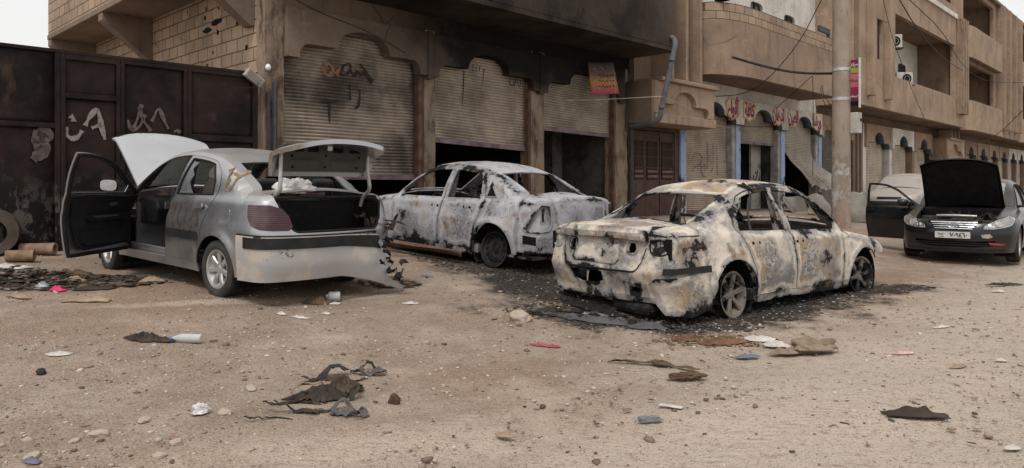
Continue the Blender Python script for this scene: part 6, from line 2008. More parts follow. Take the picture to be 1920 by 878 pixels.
# =================================================================== 4. black saloon facing the camera, bonnet up, door open
c4 = Body(wb=2.65, Lf=0.87, Lr=0.98, W=0.8875, rw=0.315, ra=0.36, flare=0.022, zcrease=0.7, crown=0.10, zbelt=0.97, Wg=0.81,
          deckline=[(-1.1, 1.03), (-0.85, 1.06), (-0.45, 1.07), (0.3, 1.045), (1.5, 1.01), (2.15, 1.0), (2.6, 0.95), (3.05, 0.865), (3.35, 0.77), (3.52, 0.66)],
          roofline=[(-0.66, 0.94), (-0.44, 1.07), (-0.15, 1.23), (0.25, 1.40), (0.6, 1.47), (1.05, 1.49), (1.35, 1.465), (1.65, 1.37), (2.0, 1.16), (2.3, 0.985), (2.45, 0.88)],
          fbulge=0.40, fslope=lambda z: 0.45 * np.maximum(z - 0.52, 0) ** 1.2 + 0.3 * np.maximum(0.28 - z, 0), rbulge=0.2, rslope=lambda z: 0.2 * np.maximum(z - 0.64, 0),
          zsill=0.2, zdoor=0.28, zquart=0.24, zfl=0.2, xq=-0.42, xff=3.06, cowl=2.26, rwb=-0.44, wst=1.5, rwt=0.16, apil=0.045, cpil=0.08,
          xBp=1.12, xBt=0.98, zb=lambda x: 0.985 - 0.03 * (x - 0.2), xA=lambda z: 2.12 + 0.05 * np.maximum(z - 0.5, 0),
          rd_rear=[(0.315, 0.49), (0.29, 0.65), (0.22, 0.80), (0.14, 0.95), (0.14, 1.05), (0.2, 1.2), (0.36, 1.3)], rwin_rear=[(0.23, 0.985), (0.26, 1.12), (0.40, 1.32)],
          xhr=0.45, lid_w=0.58, lid_wb=0.54, zlid=0.66, hood_w=0.60)
c4.o = c4.outlines()
H4 = R(220)
f4 = Vector((math.sin(H4), math.cos(H4), 0))
car4 = car_root('black_car', 'black saloon facing the camera with its bonnet up, chrome grille and one front door open', (8.68 - f4.x * 2.65, 12.45 - f4.y * 2.65), 0.76, H4, 0.02)
fr_ = lambda pts: [c4.FR(*p) for p in pts]
grille = fr_([(-0.36, 0.715), (-0.25, 0.72), (0.25, 0.72), (0.36, 0.715), (0.30, 0.61), (0.22, 0.57), (-0.22, 0.57), (-0.30, 0.61)])
intake = fr_([(-0.60, 0.40), (-0.3, 0.385), (0.3, 0.385), (0.60, 0.40), (0.56, 0.31), (0.3, 0.285), (-0.3, 0.285), (-0.56, 0.31)])
shell(c4, car4, M_DARKP, dent=0.0, hood=False, nose_holes=(grille, intake), rear_bottom=0.24, nose_bottom=0.2)
wells(c4, car4, M_BLACK)
Mh4 = hingeM((c4.cowl + 0.02, 0, 0.97), 'Y', R(-58))
h4 = mk(xform(c4.panel([('T', c4.hood_T, [])], thick=0.02), Mh4), 'hood', M_DARKP, car4)
inner = [(p[0], p[1] * 0.93) for p in [(q[0] * 0.94 + 0.06 * 2.8, q[1]) for q in c4.hood_T]]
ln = c4.panel([('T', inner, [])], thick=0.012, off=-0.035)
mk(xform(ln, Mh4), 'hood_liner', simple('black_felt', (0.012, 0.012, 0.013), 0.95, 0, 0.5, 7, 0.5, 0.02), h4)
# engine bay
eb = MB()
eb.box(2.25, 3.2, -0.66, 0.66, 0.3, 0.50).box(2.62, 3.0, -0.12, 0.36, 0.5, 0.76).box(2.45, 2.75, -0.62, -0.34, 0.5, 0.78).box(2.6, 2.95, 0.42, 0.62, 0.5, 0.80).box(3.18, 3.24, -0.6, 0.6, 0.5, 0.74)
en = eb.build('engine', simple('oily_engine', (0.05, 0.045, 0.04), 0.7, 0.2, 0.6, 8, 0.4), car4, bevel=0.03)
eb = MB()
for k in range(9):
    p0 = np.array([random.uniform(2.5, 3.1), random.uniform(-0.55, 0.55), 0.74]); p1 = p0 + np.array([random.uniform(-0.25, 0.25), random.uniform(-0.4, 0.4), 0.02])
    eb.tube([tuple(p0), tuple((p0 + p1) / 2 + np.array([0, 0, 0.1])), tuple(p1)], random.uniform(0.012, 0.03), 7)
eb.build('hoses', M_TRIMD, en, smooth=40)
MB().tube([(3.12, -0.3, 0.80), (3.2, 0.0, 0.81), (3.12, 0.3, 0.80)], 0.022, 8).build('slam_panel', M_RIM, car4, smooth=40)
# grille bars, emblem, headlights, plate
gb = MB()
gb.box(3.28, 3.3, -0.4, 0.4, 0.56, 0.73)
gb.build('grille_backing', M_BLACK, car4)
gr = None
for k, z in enumerate((0.710, 0.672, 0.637, 0.602)):
    w_ = 0.345 - 0.022 * k
    row = [(c4.FR(y, z)) for y in np.linspace(-w_, w_, 30)]
    low_ = [(c4.FR(y, z - (0.020 if k == 0 else 0.011))) for y in np.linspace(w_, -w_, 30)]
    g_ = c4.panel([('F', row + low_, [])], thick=0.02, off=0.008, h=0.03)
    ob = mk(g_, 'grille', M_CHROME, gr or car4)
    gr = gr or ob
fp = c4.proj('F', [c4.FR(0, 0.655)])[0]
Me = Matrix.Translation((fp[0] + 0.022, 0, 0.655)) @ Matrix.Rotation(R(90), 4, 'Z') @ Matrix.Rotation(R(90), 4, 'X')
em = MB().tube([(0.085 * math.cos(a), 0.044 * math.sin(a), 0) for a in np.linspace(0, 2 * PI, 33)[:-1]], 0.009, 8, closed=True, M=Me)
sl = 0.35
for (a, b_) in ((-0.034, 0.034),):
    em.prism([(-0.045, -0.034), (-0.024, -0.034), (0.0, 0.034), (-0.021, 0.034)], 'z', -0.006, 0.006, Me)
    em.prism([(0.021, -0.034), (0.0, -0.034), (0.024, 0.034), (0.045, 0.034)][::1] if False else [(0.018, -0.034), (0.039, -0.034), (0.063, 0.034), (0.042, 0.034)], 'z', -0.006, 0.006, Me)
    em.prism([(-0.02, -0.007), (0.035, 0.002), (0.038, 0.010), (-0.017, 0.004)], 'z', -0.005, 0.005, Me)
mk(em, 'emblem', M_CHROME, gr, 30)
hl = [c4.FR(0.43, 0.60), c4.FR(0.56, 0.60), c4.FR(0.70, 0.625), c4.FS(3.16, 0.66), c4.FS(3.02, 0.765), c4.FS(3.02, 0.79), c4.FR(0.74, 0.80), c4.FR(0.6, 0.74), c4.FR(0.46, 0.665)]
for s in ('L', 'R'):
    b_ = c4.panel([('F', hl, [], s)], thick=0.02, off=0.004, h=0.03)
    ho = mk(b_, 'headlight', simple('lamp_reflector', (0.33, 0.32, 0.31), 0.35, 0.5, 0.2, 9, 0.1), car4)
    sg = 1 if s == 'L' else -1
    hp_ = c4.proj('F', resample(hl, 0.04)) * np.array([1, sg, 1])
    mk(MB().tube([tuple(p + np.array([0.012, sg * 0.006, 0])) for p in hp_], 0.009, 6, closed=True), 'lamp_border', M_CHROME, ho, 40)
    for (y, z, r) in ((0.64, 0.685, 0.068), (0.53, 0.65, 0.045)):
        p = c4.proj('F', [c4.FR(y, z)])[0]
        nn = c4.normal(p[None])[0]
        M = Matrix.Translation((p[0], sg * p[1], p[2])) @ Vector((nn[0], sg * nn[1], nn[2])).to_track_quat('Z', 'Y').to_matrix().to_4x4()
        mk(MB().lathe([(r, 0.0), (r, 0.012), (r * 0.88, 0.014), (r * 0.8, 0.006), (r * 0.4, 0.012), (0.0, 0.016)], 24, M), 'lamp_bowl', M_CHROME if r < 0.05 else M_GLASSD if False else simple('lamp_bowl_glass', (0.42, 0.41, 0.4), 0.2, 0.3, 0.15, 9, 0.0), ho, 40)
xp = c4.proj('F', [c4.FR(0, 0.49)])[0][0]
Mp = Matrix.Translation((xp + 0.03, 0, 0.49)) @ Matrix.Rotation(R(90), 4, 'Z') @ Matrix.Rotation(R(90), 4, 'X')
pl = MB().prism(rounded_rect(-0.26, 0.26, -0.055, 0.055, 0.012), 'z', -0.006, 0.006, Mp).build('number_plate', simple('dirty_plate', (0.5, 0.49, 0.47), 0.7, 0, 0.2, 12, 0.1), car4)
V, F = text_mesh('٧٠٩٤٦٠', 0.098, Mp @ Matrix.Translation((0.09, -0.004, 0.008)), 0, 0.003)
MB().raw(V, F).build('plate_lettering', M_BLACK, pl, fix=False)
V, F = text_mesh('ﺔﻳﺭﻮﺳ', 0.042, Mp @ Matrix.Translation((-0.165, 0.018, 0.008)), 0, 0.001)
MB().raw(V, F).build('plate_lettering', M_BLACK, pl, fix=False)
V, F = text_mesh('ﺐﻠﺣ', 0.038, Mp @ Matrix.Translation((-0.165, -0.028, 0.008)), 0, 0.001)
MB().raw(V, F).build('plate_lettering', M_BLACK, pl, fix=False)
for z in (0.36, 0.325):
    row = [c4.FR(y, z) for y in np.linspace(-0.57, 0.57, 30)] + [c4.FR(y, z - 0.012) for y in np.linspace(0.57, -0.57, 30)]
    mk(c4.panel([('F', row, [])], thick=0.02, off=-0.012, h=0.03), 'intake_bar', M_TRIMD, car4)
MB().box(3.2, 3.22, -0.62, 0.62, 0.27, 0.42).build('intake_backing', M_BLACK, car4)
lip = [c4.FR(y, 0.262) for y in np.linspace(-0.72, 0.72, 30)] + [c4.FR(y, 0.232) for y in np.linspace(0.72, -0.72, 30)]
mk(c4.panel([('F', lip, [])], thick=0.02, off=0.012, h=0.04), 'bumper_lip', M_TRIMD, car4)
mk(c4.panel([('F', fr_([(0.50, 0.375), (0.74, 0.345), (0.68, 0.325), (0.52, 0.335)]), [])], thick=0.01, off=0.008, h=0.03), 'fog_lamp', simple('red_reflector', (0.3, 0.02, 0.03), 0.4, 0, 0.2), car4)
mk(c4.panel([('F', fr_([(0.40, 0.50), (0.52, 0.515), (0.56, 0.47), (0.50, 0.44), (0.42, 0.45)]), [])], thick=0.002, off=0.003, h=0.03), 'paint_scrape', simple('bare_filler', (0.36, 0.31, 0.25), 0.8, 0, 0.4, 20), car4)
hx4 = float(c4.xA(0.6))
Md4 = hingeM((hx4, -(c4.W - 0.05), 0.5), 'Z', R(66))
d4 = doors(c4, car4, M_DARKP, glassmat=M_GLASST, xf={'FR': Md4}, broken=('FR',), handles=M_DARKP)
for s in (1, -1):
    A = Matrix.Translation((hx4 - 0.14, s * (c4.W + 0.10), 1.0))
    if s < 0: A = Md4 @ A
    mm = MB()
    u = [[(xx, math.copysign(abs(math.cos(a)) ** 0.6, math.cos(a)) * 0.115 * k, math.copysign(abs(math.sin(a)) ** 0.6, math.sin(a)) * 0.075 * k) for a in np.linspace(0, 2 * PI, 25)] for (xx, k) in ((0.08, 0.3), (0.07, 0.65), (0.02, 0.95), (-0.04, 1.0), (-0.045, 0.9))]
    mm.grid(np.array(u)).box(-0.03, 0.03, min(-s * 0.06, -s * 0.2), max(-s * 0.06, -s * 0.2), -0.06, -0.02)
    mk(xform(mm, A), 'mirror', M_DARKP, d4['FL' if s > 0 else 'FR'], 40)
mk(c4.panel([('T', c4.o['windscreen'], [])], thick=0.005, off=-0.006), 'windscreen', glass('dusty_screen', (0.5, 0.52, 0.5), 0.08, 0.75, (0.40, 0.37, 0.34)), car4)
mk(c4.panel([('T', c4.o['backlight'], [])], thick=0.005, off=-0.006), 'windscreen', M_GLASST, car4)
for (cx, s) in ((0, 1), (0, -1), (2.65, 1), (2.65, -1)):
    wheel(M_RIM, M_TYRE, 5, 0.315, 0.2, 0.2, car4, (cx, s * 0.775, 0.315), s)
seat(car4, 1.35, 0.37, 0.34); seat(car4, 1.35, -0.37, 0.34); seat(car4, 0.4, 0, 0.34, 1.25, bench=True)
dash(c4, car4)

# =================================================================== 5. dusty car beyond the pole
c5 = Body(wb=2.5, Lf=0.8, Lr=0.9, W=0.84, rw=0.29, ra=0.33, flare=0.015, zcrease=0.68, crown=0.09, zbelt=0.95, Wg=0.77, h=0.07,
          deckline=[(-1.1, 1.0), (-0.8, 1.04), (-0.4, 1.05), (0.3, 1.02), (1.5, 0.99), (2.05, 0.98), (2.5, 0.92), (2.9, 0.84), (3.2, 0.74), (3.4, 0.62)],
          roofline=[(-0.62, 0.92), (-0.40, 1.05), (-0.15, 1.20), (0.2, 1.375), (0.55, 1.445), (0.95, 1.47), (1.25, 1.445), (1.5, 1.37), (1.8, 1.18), (2.1, 0.99), (2.25, 0.88)],
          fbulge=0.3, fslope=lambda z: 0.3 * np.maximum(z - 0.5, 0) ** 1.2, rbulge=0.2, rslope=lambda z: 0.2 * np.maximum(z - 0.62, 0),
          zsill=0.2, zdoor=0.28, zquart=0.22, zfl=0.2, xq=-0.40, xff=2.9, cowl=2.08, rwb=-0.40, wst=1.36, rwt=0.14, apil=0.045, cpil=0.08,
          xBp=1.03, xBt=0.9, zb=lambda x: 0.965 - 0.022 * (x - 0.2), xA=lambda z: 1.98 + 0.05 * np.maximum(z - 0.5, 0),
          rd_rear=[(0.285, 0.46), (0.27, 0.62), (0.2, 0.78), (0.12, 0.93), (0.12, 1.05), (0.18, 1.2), (0.33, 1.3)], rwin_rear=[(0.19, 0.965), (0.24, 1.1), (0.37, 1.3)],
          xhr=0.36, lid_w=0.56, lid_wb=0.50, zlid=0.64, hood_w=0.60)
car5 = car_root('parked_car', 'dusty pale saloon half hidden behind the open door of the black car', (14.35, 25.6), 0.0, R(222), 0.27)
c5.o = c5.outlines()
shell(c5, car5, M_FARP)
wells(c5, car5, M_BLACK)
doors(c5, car5, M_FARP, glassmat=M_GLASST)
mk(c5.panel([('T', c5.o['windscreen'], [])], thick=0.005, off=-0.006), 'windscreen', glass('dusty_far_screen', (0.3, 0.3, 0.3), 0.3, 1.2, (0.34, 0.31, 0.28)), car5)
hl5 = [c5.FR(0.45, 0.60), c5.FR(0.70, 0.60), c5.FS(2.97, 0.64), c5.FS(2.97, 0.76), c5.FR(0.62, 0.75), c5.FR(0.46, 0.72)]
for s in 'LR':
    mk(c5.panel([('F', hl5, [], s)], thick=0.02, off=0.006, h=0.05), 'headlight', simple('yellowed_lamp', (0.4, 0.37, 0.3), 0.3, 0.2, 0.2), car5)
mk(c5.panel([('F', [c5.FR(y, 0.55) for y in np.linspace(-0.7, 0.7, 20)] + [c5.FR(y, 0.28) for y in np.linspace(0.7, -0.7, 20)], [])], thick=0.02, off=0.015, h=0.06), 'bumper', M_TRIMD, car5)
mk(c5.panel([('F', [c5.FR(y, 0.69) for y in np.linspace(-0.36, 0.36, 12)] + [c5.FR(y, 0.61) for y in np.linspace(0.36, -0.36, 12)], [])], thick=0.02, off=0.006, h=0.06), 'grille', M_TRIM, car5)
for (cx, s) in ((0, 1), (0, -1), (2.5, 1), (2.5, -1)):
    wheel(M_RIM, M_TYRE, 5, 0.29, 0.19, 0.18, car5, (cx, s * 0.735, 0.29), s)
# ------------------------------------------------------------------ street furniture, cables
def pd(x, y, Z):
    return ((x - 960) / 1345 * Z, Z, CAM_Z + (345 - y) / 1345 * Z)
def local_of(root, pts):
    M = (Matrix.Translation(root.location) @ root.rotation_euler.to_matrix().to_4x4()).inverted()
    return [tuple(M @ Vector(p)) for p in pts]
def smooth_path(pts, n=3):
    q = [np.array(p, float) for p in pts]
    for _ in range(n):
        r_ = [q[0]]
        for a_, b_ in zip(q[:-1], q[1:]): r_ += [a_ * 0.75 + b_ * 0.25, a_ * 0.25 + b_ * 0.75]
        q = r_ + [q[-1]]
    return [tuple(p) for p in q]
n = NT('pole_concrete')
o3 = n.sep()
base = n.ramp(n.noise(1.6, 6, 0.65, n.coord((1, 1, 0.5))), [(0.3, (0.21, 0.165, 0.13)), (0.55, (0.31, 0.25, 0.2)), (0.75, (0.38, 0.32, 0.265))])
pt_ = n.math('MULTIPLY', n.mr(n.noise(2.4, 5, 0.7), 0.48, 0.6), n.mr(o3[2], 2.2, 1.4))
base = n.mix(n.math('MULTIPLY', pt_, 0.8), base, n.mix(n.noise(4), (0.36, 0.4, 0.42), (0.5, 0.5, 0.48)))
base = n.mix(n.mr(n.noise(5, 5, 0.7, n.coord((2, 2, 0.6), (5, 1, 0))), 0.6, 0.68, 0, 0.75), base, (0.07, 0.06, 0.055))
base = n.mix(n.mr(o3[2], 0.5, 0.05, 0, 0.6), base, (0.24, 0.14, 0.085))
M_POLE = n.out(base, 0.9, n.bump(n.noise(14, 6, 0.7), 0.4, 0.02))
pb = px(1577, 427)
pole = thing('utility_pole', 'thick round concrete utility pole with worn pale paint, carrying a purple sign and meter box', 'pole', pb)
MB().lathe([(0.235, -0.2), (0.232, 0.6), (0.22, 3.0), (0.2, 6.0), (0.18, 9.5), (0.0, 9.5)], 36).build('shaft', M_POLE, pole, smooth=40, jitter=(0.006, 3))
for z in (3.32, 4.08):
    MB().lathe([(0.212, z - 0.04), (0.225, z - 0.04), (0.225, z + 0.04), (0.212, z + 0.04)], 36, close=True).build('clamp', simple('galvanised_band', (0.5, 0.49, 0.48), 0.5, 0.3, 0.2), pole, smooth=30)
pv = Vector(pb)
rot_n = math.atan2(NY, NX)
sg = thing('sign_board', 'narrow purple double sided sign board strapped to the concrete pole', 'sign', (pb[0], pb[1], pb[2] + 3.1), rot_n)
MB().box(0.24, 0.44, -0.03, 0.03, 0, 1.2).build('board', M_PURPLE, sg, bevel=0.01)
MB().box(0.442, 0.475, -0.045, 0.045, -0.03, 1.24).build('edge_strip', simple('white_edge', (0.58, 0.55, 0.54), 0.6, 0, 0.2), sg, bevel=0.006)
for k, (z0, z1, mt) in enumerate(((0.86, 1.0, simple('lime_band', (0.28, 0.27, 0.06), 0.7)), (0.50, 0.84, simple('pink_band', (0.42, 0.11, 0.17), 0.7)), (0.42, 0.5, simple('crimson_band', (0.30, 0.015, 0.04), 0.7)), (0.02, 0.14, M_BLACK))):
    MB().box(0.25, 0.435, -0.033, -0.0301, z0, z1).build('sign_band', mt, sg)
for (w_, z, size, mt) in (('ﺰﻛﺮﻣ', 1.08, 0.11, M_CREAM), ('ﺔﻧﺎﻴﺻ', 0.67, 0.10, M_REDP), ('ﺕﺎﻤﻴﻴﻜﺗ', 0.27, 0.065, M_CREAM)):
    V, F = text_mesh(w_, size, Matrix.Translation((0.34, -0.0345, z)) @ Matrix.Rotation(R(90), 4, 'X'), 0, 0.004)
    MB().raw(V, F).build('sign_lettering', mt, sg, fix=False)
mb = thing('meter_box', 'small pale steel meter box fixed to the right side of the concrete pole', 'meter box', pd(1605, 250, 18.45), R(38))
MB().box(-0.13, 0.13, -0.09, 0.09, 0, 0.53).build('case', simple('pale_box_paint', (0.45, 0.42, 0.385), 0.7, 0, 0.25, 4), mb, bevel=0.01)
MB().box(0.04, 0.11, -0.094, -0.09, 0.30, 0.38).build('meter_window', M_BLACK, mb)
def cable(pts, r, label, group='cables strung along the facades', mt=M_CABLE, name='cable'):
    o = MB().tube(smooth_path(pts), r, 6).build(name, mt, None, smooth=60)
    tag(o, label, 'cable', group)
    return o
cable([pd(1372, 107, 20.3), pd(1440, 127, 20.0), pd(1500, 138, 19.6), pd(1568, 138, 18.8)], 0.034, 'thick black conduit sagging from the rounded balcony to the concrete pole')
cable([pd(1540, 0, 20), pd(1500, 80, 20.5), pd(1440, 150, 21), pd(1395, 178, 22), pd(1342, 181, 22.3)], 0.013, 'thin cable slanting down across the rounded balcony to the painted shops')
cable([pd(1684, -5, 22), pd(1722, 60, 24), pd(1770, 112, 30), pd(1806, 133, 38)], 0.017, 'black cable descending across the top of the recessed balcony')
cable([pd(1700, -5, 22), pd(1770, 60, 28), pd(1800, 120, 38), pd(1845, 155, 42), pd(1920, 155, 44)], 0.014, 'cable running from the roof line to the right edge past the stacked balconies')
cable([pd(1655, -5, 22), pd(1672, 70, 24), pd(1702, 150, 26), pd(1745, 250, 30), pd(1774, 304, 34)], 0.010, 'long thin wire falling in front of the recessed balcony to the porch box')
cable([pd(1806, 258, 38), pd(1832, 270, 40), pd(1868, 256, 40), pd(1920, 205, 38)], 0.018, 'drooping cable beneath the stacked balconies at the right edge')
cable([pd(1524, 142, 24), pd(1525, 220, 25), pd(1524, 330, 26)], 0.011, 'vertical wire hanging in front of the torn shutter')
cable([pd(1522, 143, 22), pd(1480, 182, 24), pd(1444, 212, 26)], 0.011, 'short slanting wire under the rounded balcony')
cable([pd(1594, 250, 18.4), pd(1560, 225, 19), pd(1543, 188, 22), pd(1538, 165, 23)], 0.012, 'wire looping from the pole back to the soffit above the grey shutter')
cable([pd(1590, 213, 18.5), pd(1563, 205, 20), pd(1545, 180, 22), pd(1540, 160, 23)], 0.012, 'upper wire from the meter box to the soffit')
cable([pd(548, -4, 12), pd(600, 25, 12.2), pd(690, 58, 13), pd(760, 100, 13.6)], 0.010, 'thin wire crossing the smoked fascia over the first shutter')
cable([pd(1062, 188, 17.6), pd(1110, 188, 17.6), pd(1240, 181, 18.4)], 0.009, 'pale wire stretched below the poster to the porch box', mt=simple('pale_wire', (0.42, 0.38, 0.34), 0.7, bump=0))
cable([pd(1240, 181, 18.3), pd(1290, 200, 19.5), pd(1340, 236, 21.5), pd(1372, 240, 23.5)], 0.007, 'pale thin wire passing across the porch box front', mt=simple('pale_wire', (0.42, 0.38, 0.34), 0.7, bump=0))
cable([pd(1370, 235, 24.2), pd(1440, 239, 26), pd(1500, 236, 28.4), pd(1530, 228, 29)], 0.008, 'thin dark wire along the feet of the white arches')
pts = local_of(bA, smooth_path([pd(1252, 74, 18.6), pd(1261, 69, 18.4), pd(1267, 80, 18.3), pd(1262, 104, 18.3), pd(1241, 200, 18.5), pd(1237, 224, 18.6), pd(1225, 232, 18.8), pd(1183, 236, 19.5)], 2))
dp = MB().tube(pts, 0.066, 12).build('drainpipe', M_PIPE, bA, smooth=40)
MB().tube(local_of(bA, [pd(1261, 108, 18.3), pd(1259.5, 114, 18.3)]), 0.08, 12).tube(local_of(bA, [pd(1242, 196, 18.5), pd(1240.5, 203, 18.5)]), 0.08, 12).build('pipe_collar', M_PIPE, dp, smooth=40)
# poster hung under the overhang
n = NT('grimy_poster')
o3 = n.sep()
base = n.ramp(n.math('ADD', n.math('DIVIDE', o3[2], 0.8), n.math('MULTIPLY', n.math('SUBTRACT', n.noise(7, 4), 0.5), 0.35)), [(0.05, (0.30, 0.06, 0.09)), (0.16, (0.34, 0.10, 0.08)), (0.3, (0.36, 0.15, 0.06)), (0.42, (0.34, 0.2, 0.09)), (0.56, (0.15, 0.09, 0.07)), (0.9, (0.065, 0.052, 0.044))])
base = n.mix(n.mr(n.noise(22, 3, 0.6), 0.58, 0.66, 0, 0.7), base, (0.07, 0.05, 0.045))
base = n.mix(n.mr(n.noise(16, 3, 0.6, n.coord(off=(3, 3, 3))), 0.62, 0.68, 0, 0.6), base, (0.42, 0.37, 0.32))
M_POSTER = n.out(base, 0.8)
c_ = [Vector(pd(*p)) for p in ((1103, 117, 17.7), (1150, 118, 18.0), (1161, 175, 17.8), (1108, 178, 17.5))]
base_p = (c_[3] + c_[2]) / 2
po = thing('poster_board', 'grimy red and orange poster hanging crooked above the third shutter', 'poster', tuple(base_p))
g_ = []
for v in np.linspace(0, 1, 12):
    row = []
    for u in np.linspace(0, 1, 12):
        p = (c_[0] * (1 - u) + c_[1] * u) * (1 - v) + (c_[3] * (1 - u) + c_[2] * u) * v - base_p
        row.append((p.x, p.y + 0.03 * math.sin(u * 5 + v * 4), p.z))
    g_.append(row)
ob = MB().grid(np.array(g_)).build('sheet', M_POSTER, po, smooth=60); ob.modifiers.new('thick', 'SOLIDIFY').thickness = 0.02
for k, z in enumerate((0.16, 0.30, 0.43)):
    m = stroke_mesh([[(-0.16 + 0.08 * i, z + 0.02 * math.sin(i * 2 + k)), (-0.13 + 0.08 * i, z + 0.05), (-0.10 + 0.08 * i, z - 0.01)] for i in range(5)], 0.018, lambda a, b_: (a, -0.045, b_))
    m.build('poster_writing', M_BLACK, ob, fix=False)
# air conditioners and a bundle on the recessed balcony
def aircon(label, loc, rz):
    a = thing('air_conditioner', label, 'air conditioner', loc, rz, 'air conditioners on the recessed balcony')
    MB().box(-0.4, 0.4, -0.15, 0.15, 0, 0.6).build('case', simple('aircon_case', (0.5, 0.47, 0.42), 0.6, 0, 0.2, 4), a, bevel=0.02)
    M = Matrix.Translation((0.1, -0.151, 0.3)) @ Matrix.Rotation(R(90), 4, 'X')
    f = MB().lathe([(0.0, 0.0), (0.22, 0.0), (0.22, 0.02), (0.2, 0.02), (0.2, 0.006)], 24, M).build('fan', M_TRIM, a, smooth=30)
    MB().tube([(0.1 + 0.13 * math.cos(t), -0.175, 0.3 + 0.13 * math.sin(t)) for t in np.linspace(0, 2 * PI, 25)[:-1]], 0.012, 6, closed=True).build('fan_guard', M_CHROME, f)
    MB().box(-0.42, 0.42, -0.3, 0.2, -0.05, 0.0).build('bracket', M_DKMETAL, a)
aircon('outdoor air conditioner unit hung high at the left end of the recessed balcony', world_ts(28.9, 1.2, 7.45), FROT + R(-55))
aircon('outdoor air conditioner unit standing low on the recessed balcony parapet', world_ts(30.9, 1.1, 6.0), FROT + R(-40))
def rag(name, label, cat, loc, a, b, hgt, mt, rz=0.0, seed=0, n_=34, fold=2.4, thick=0.006, group=None, ragged=0.25, curl=0.0):
    """a crumpled, frayed piece of cloth or paper that lies on the ground"""
    N_ = n_
    u, v = np.meshgrid(np.linspace(-1, 1, N_), np.linspace(-1, 1, N_))
    th = np.arctan2(v, u)
    rr = np.hypot(u * np.sqrt(np.clip(1 - v * v / 2, 0, 1)), v * np.sqrt(np.clip(1 - u * u / 2, 0, 1)))
    if ragged > 0.15:      # square to disc, so the outline is not a rectangle
        u, v = u * np.sqrt(1 - v * v / 2), v * np.sqrt(1 - u * u / 2)
    ck = np.stack([np.cos(th), np.sin(th), 0 * th], -1)
    edge = 1 + ragged * (1.3 * fbm(ck * 1.4 + seed, 2, seed) + 0.9 * fbm(ck * 5 + seed, 3, seed + 2))
    x, y = u * a * edge, v * b * edge
    sc = fold / min(max(a, b), 0.16)
    q = np.stack([x * sc, y * sc, 0 * x + seed * 3.1], -1)
    q = q + 0.6 * np.stack([fbm(q * 0.7 + 3, 2, seed + 50), fbm(q * 0.7 + 13, 2, seed + 51), 0 * x], -1)
    f = fbm(q, 3, seed + 5)
    f2 = fbm(q * 2.3 + 7, 3, seed + 6)
    ridge = np.clip(1 - np.abs(f) * 2.6, 0, 1) ** 1.5 + 0.3 * np.clip(1 - np.abs(f2) * 3, 0, 1)
    z = hgt * (0.15 + ridge * 0.75 + 0.25 * np.clip(fbm(q * 0.5, 2, seed + 30) + 0.3, 0, 1)) * np.clip(1.1 - rr ** 2, 0.04, 1) + curl * np.abs(u) ** 3
    x = x + 0.22 * min(a, b) * fbm(q * 0.8 + 9, 3, seed + 8); y = y + 0.22 * min(a, b) * fbm(q * 0.8 + 19, 3, seed + 9)
    ca, sa = math.cos(rz), math.sin(rz)
    X, Y = ca * x - sa * y, sa * x + ca * y
    g0 = gz(loc[0], loc[1])
    Z = gz(loc[0] + X, loc[1] + Y) - g0 + z + 0.004
    o = MB().grid(np.stack([X, Y, Z], -1)).build(name, mt, None, smooth=70)
    o.location = (loc[0], loc[1], float(g0))
    s_ = o.modifiers.new('thick', 'SOLIDIFY'); s_.thickness = thick; s_.offset = 1
    tag(o, label, cat, group)
    return o
def twist(name, label, cat, loc, L, w, rz, mt, seed=0, hgt=0.05, bend=1.2, group=None):
    """a twisted strip of torn cloth"""
    n_ = 60
    tt = np.linspace(0, 1, n_)
    z1 = np.zeros(n_)
    ang = rz + bend * fbm(np.stack([tt * 2.2, z1 + seed, z1], -1), 3, seed)
    st = L / n_
    cx = np.cumsum(np.cos(ang)) * st; cy = np.cumsum(np.sin(ang)) * st
    cx -= cx.mean(); cy -= cy.mean()
    ww = w * (0.45 + 0.9 * np.abs(fbm(np.stack([tt * 3.5, z1 + seed, z1 + 4], -1), 3, seed + 1)) * 2) * np.clip(np.minimum(tt, 1 - tt) * 9 + 0.15, 0, 1)
    ph = 2.6 * fbm(np.stack([tt * 2.8, z1 + seed, z1 + 8], -1), 3, seed + 2)
    up = hgt * np.clip(0.35 + 1.6 * fbm(np.stack([tt * 3, z1 + seed, z1 + 12], -1), 3, seed + 3), 0, 1)
    P = np.zeros((9, n_, 3))
    for i, v in enumerate(np.linspace(-1, 1, 9)):
        e = ww * v * (1 + 0.35 * fbm(np.stack([tt * 14, z1 + v * 3, z1 + seed], -1), 2, seed + 4))
        lat = e * np.cos(ph * (0.6 + 0.4 * v)); ver = np.abs(e * np.sin(ph)) + 0.35 * ww * (1 - v * v)
        P[i, :, 0] = cx - np.sin(ang) * lat; P[i, :, 1] = cy + np.cos(ang) * lat; P[i, :, 2] = ver + up
    P += 0.12 * w * np.stack([fbm(P * 40 + 5 * k, 2, seed + 20 + k) for k in range(3)], -1)
    g0 = gz(loc[0], loc[1])
    P[..., 2] = np.maximum(P[..., 2], 0.003) + gz(loc[0] + P[..., 0], loc[1] + P[..., 1]) - g0
    o = MB().grid(P).build(name, mt, None, smooth=70)
    o.location = (loc[0], loc[1], float(g0))
    s_ = o.modifiers.new('thick', 'SOLIDIFY'); s_.thickness = 0.004; s_.offset = 1
    return tag(o, label, cat, group)
def cloth_mat(name, col, var=0.4, scale=9):
    return simple(name, col, 0.95, 0, var, scale, 0.5, 0.012)
M_RAGB = cloth_mat('charred_cloth', (0.05, 0.042, 0.035), 0.6)
M_RAGBR = cloth_mat('brown_cloth', (0.105, 0.068, 0.042), 0.4)
M_RAGG = cloth_mat('grey_cloth', (0.11, 0.105, 0.105), 0.4)
M_BURLAP = cloth_mat('burlap', (0.24, 0.18, 0.13), 0.3, 14)
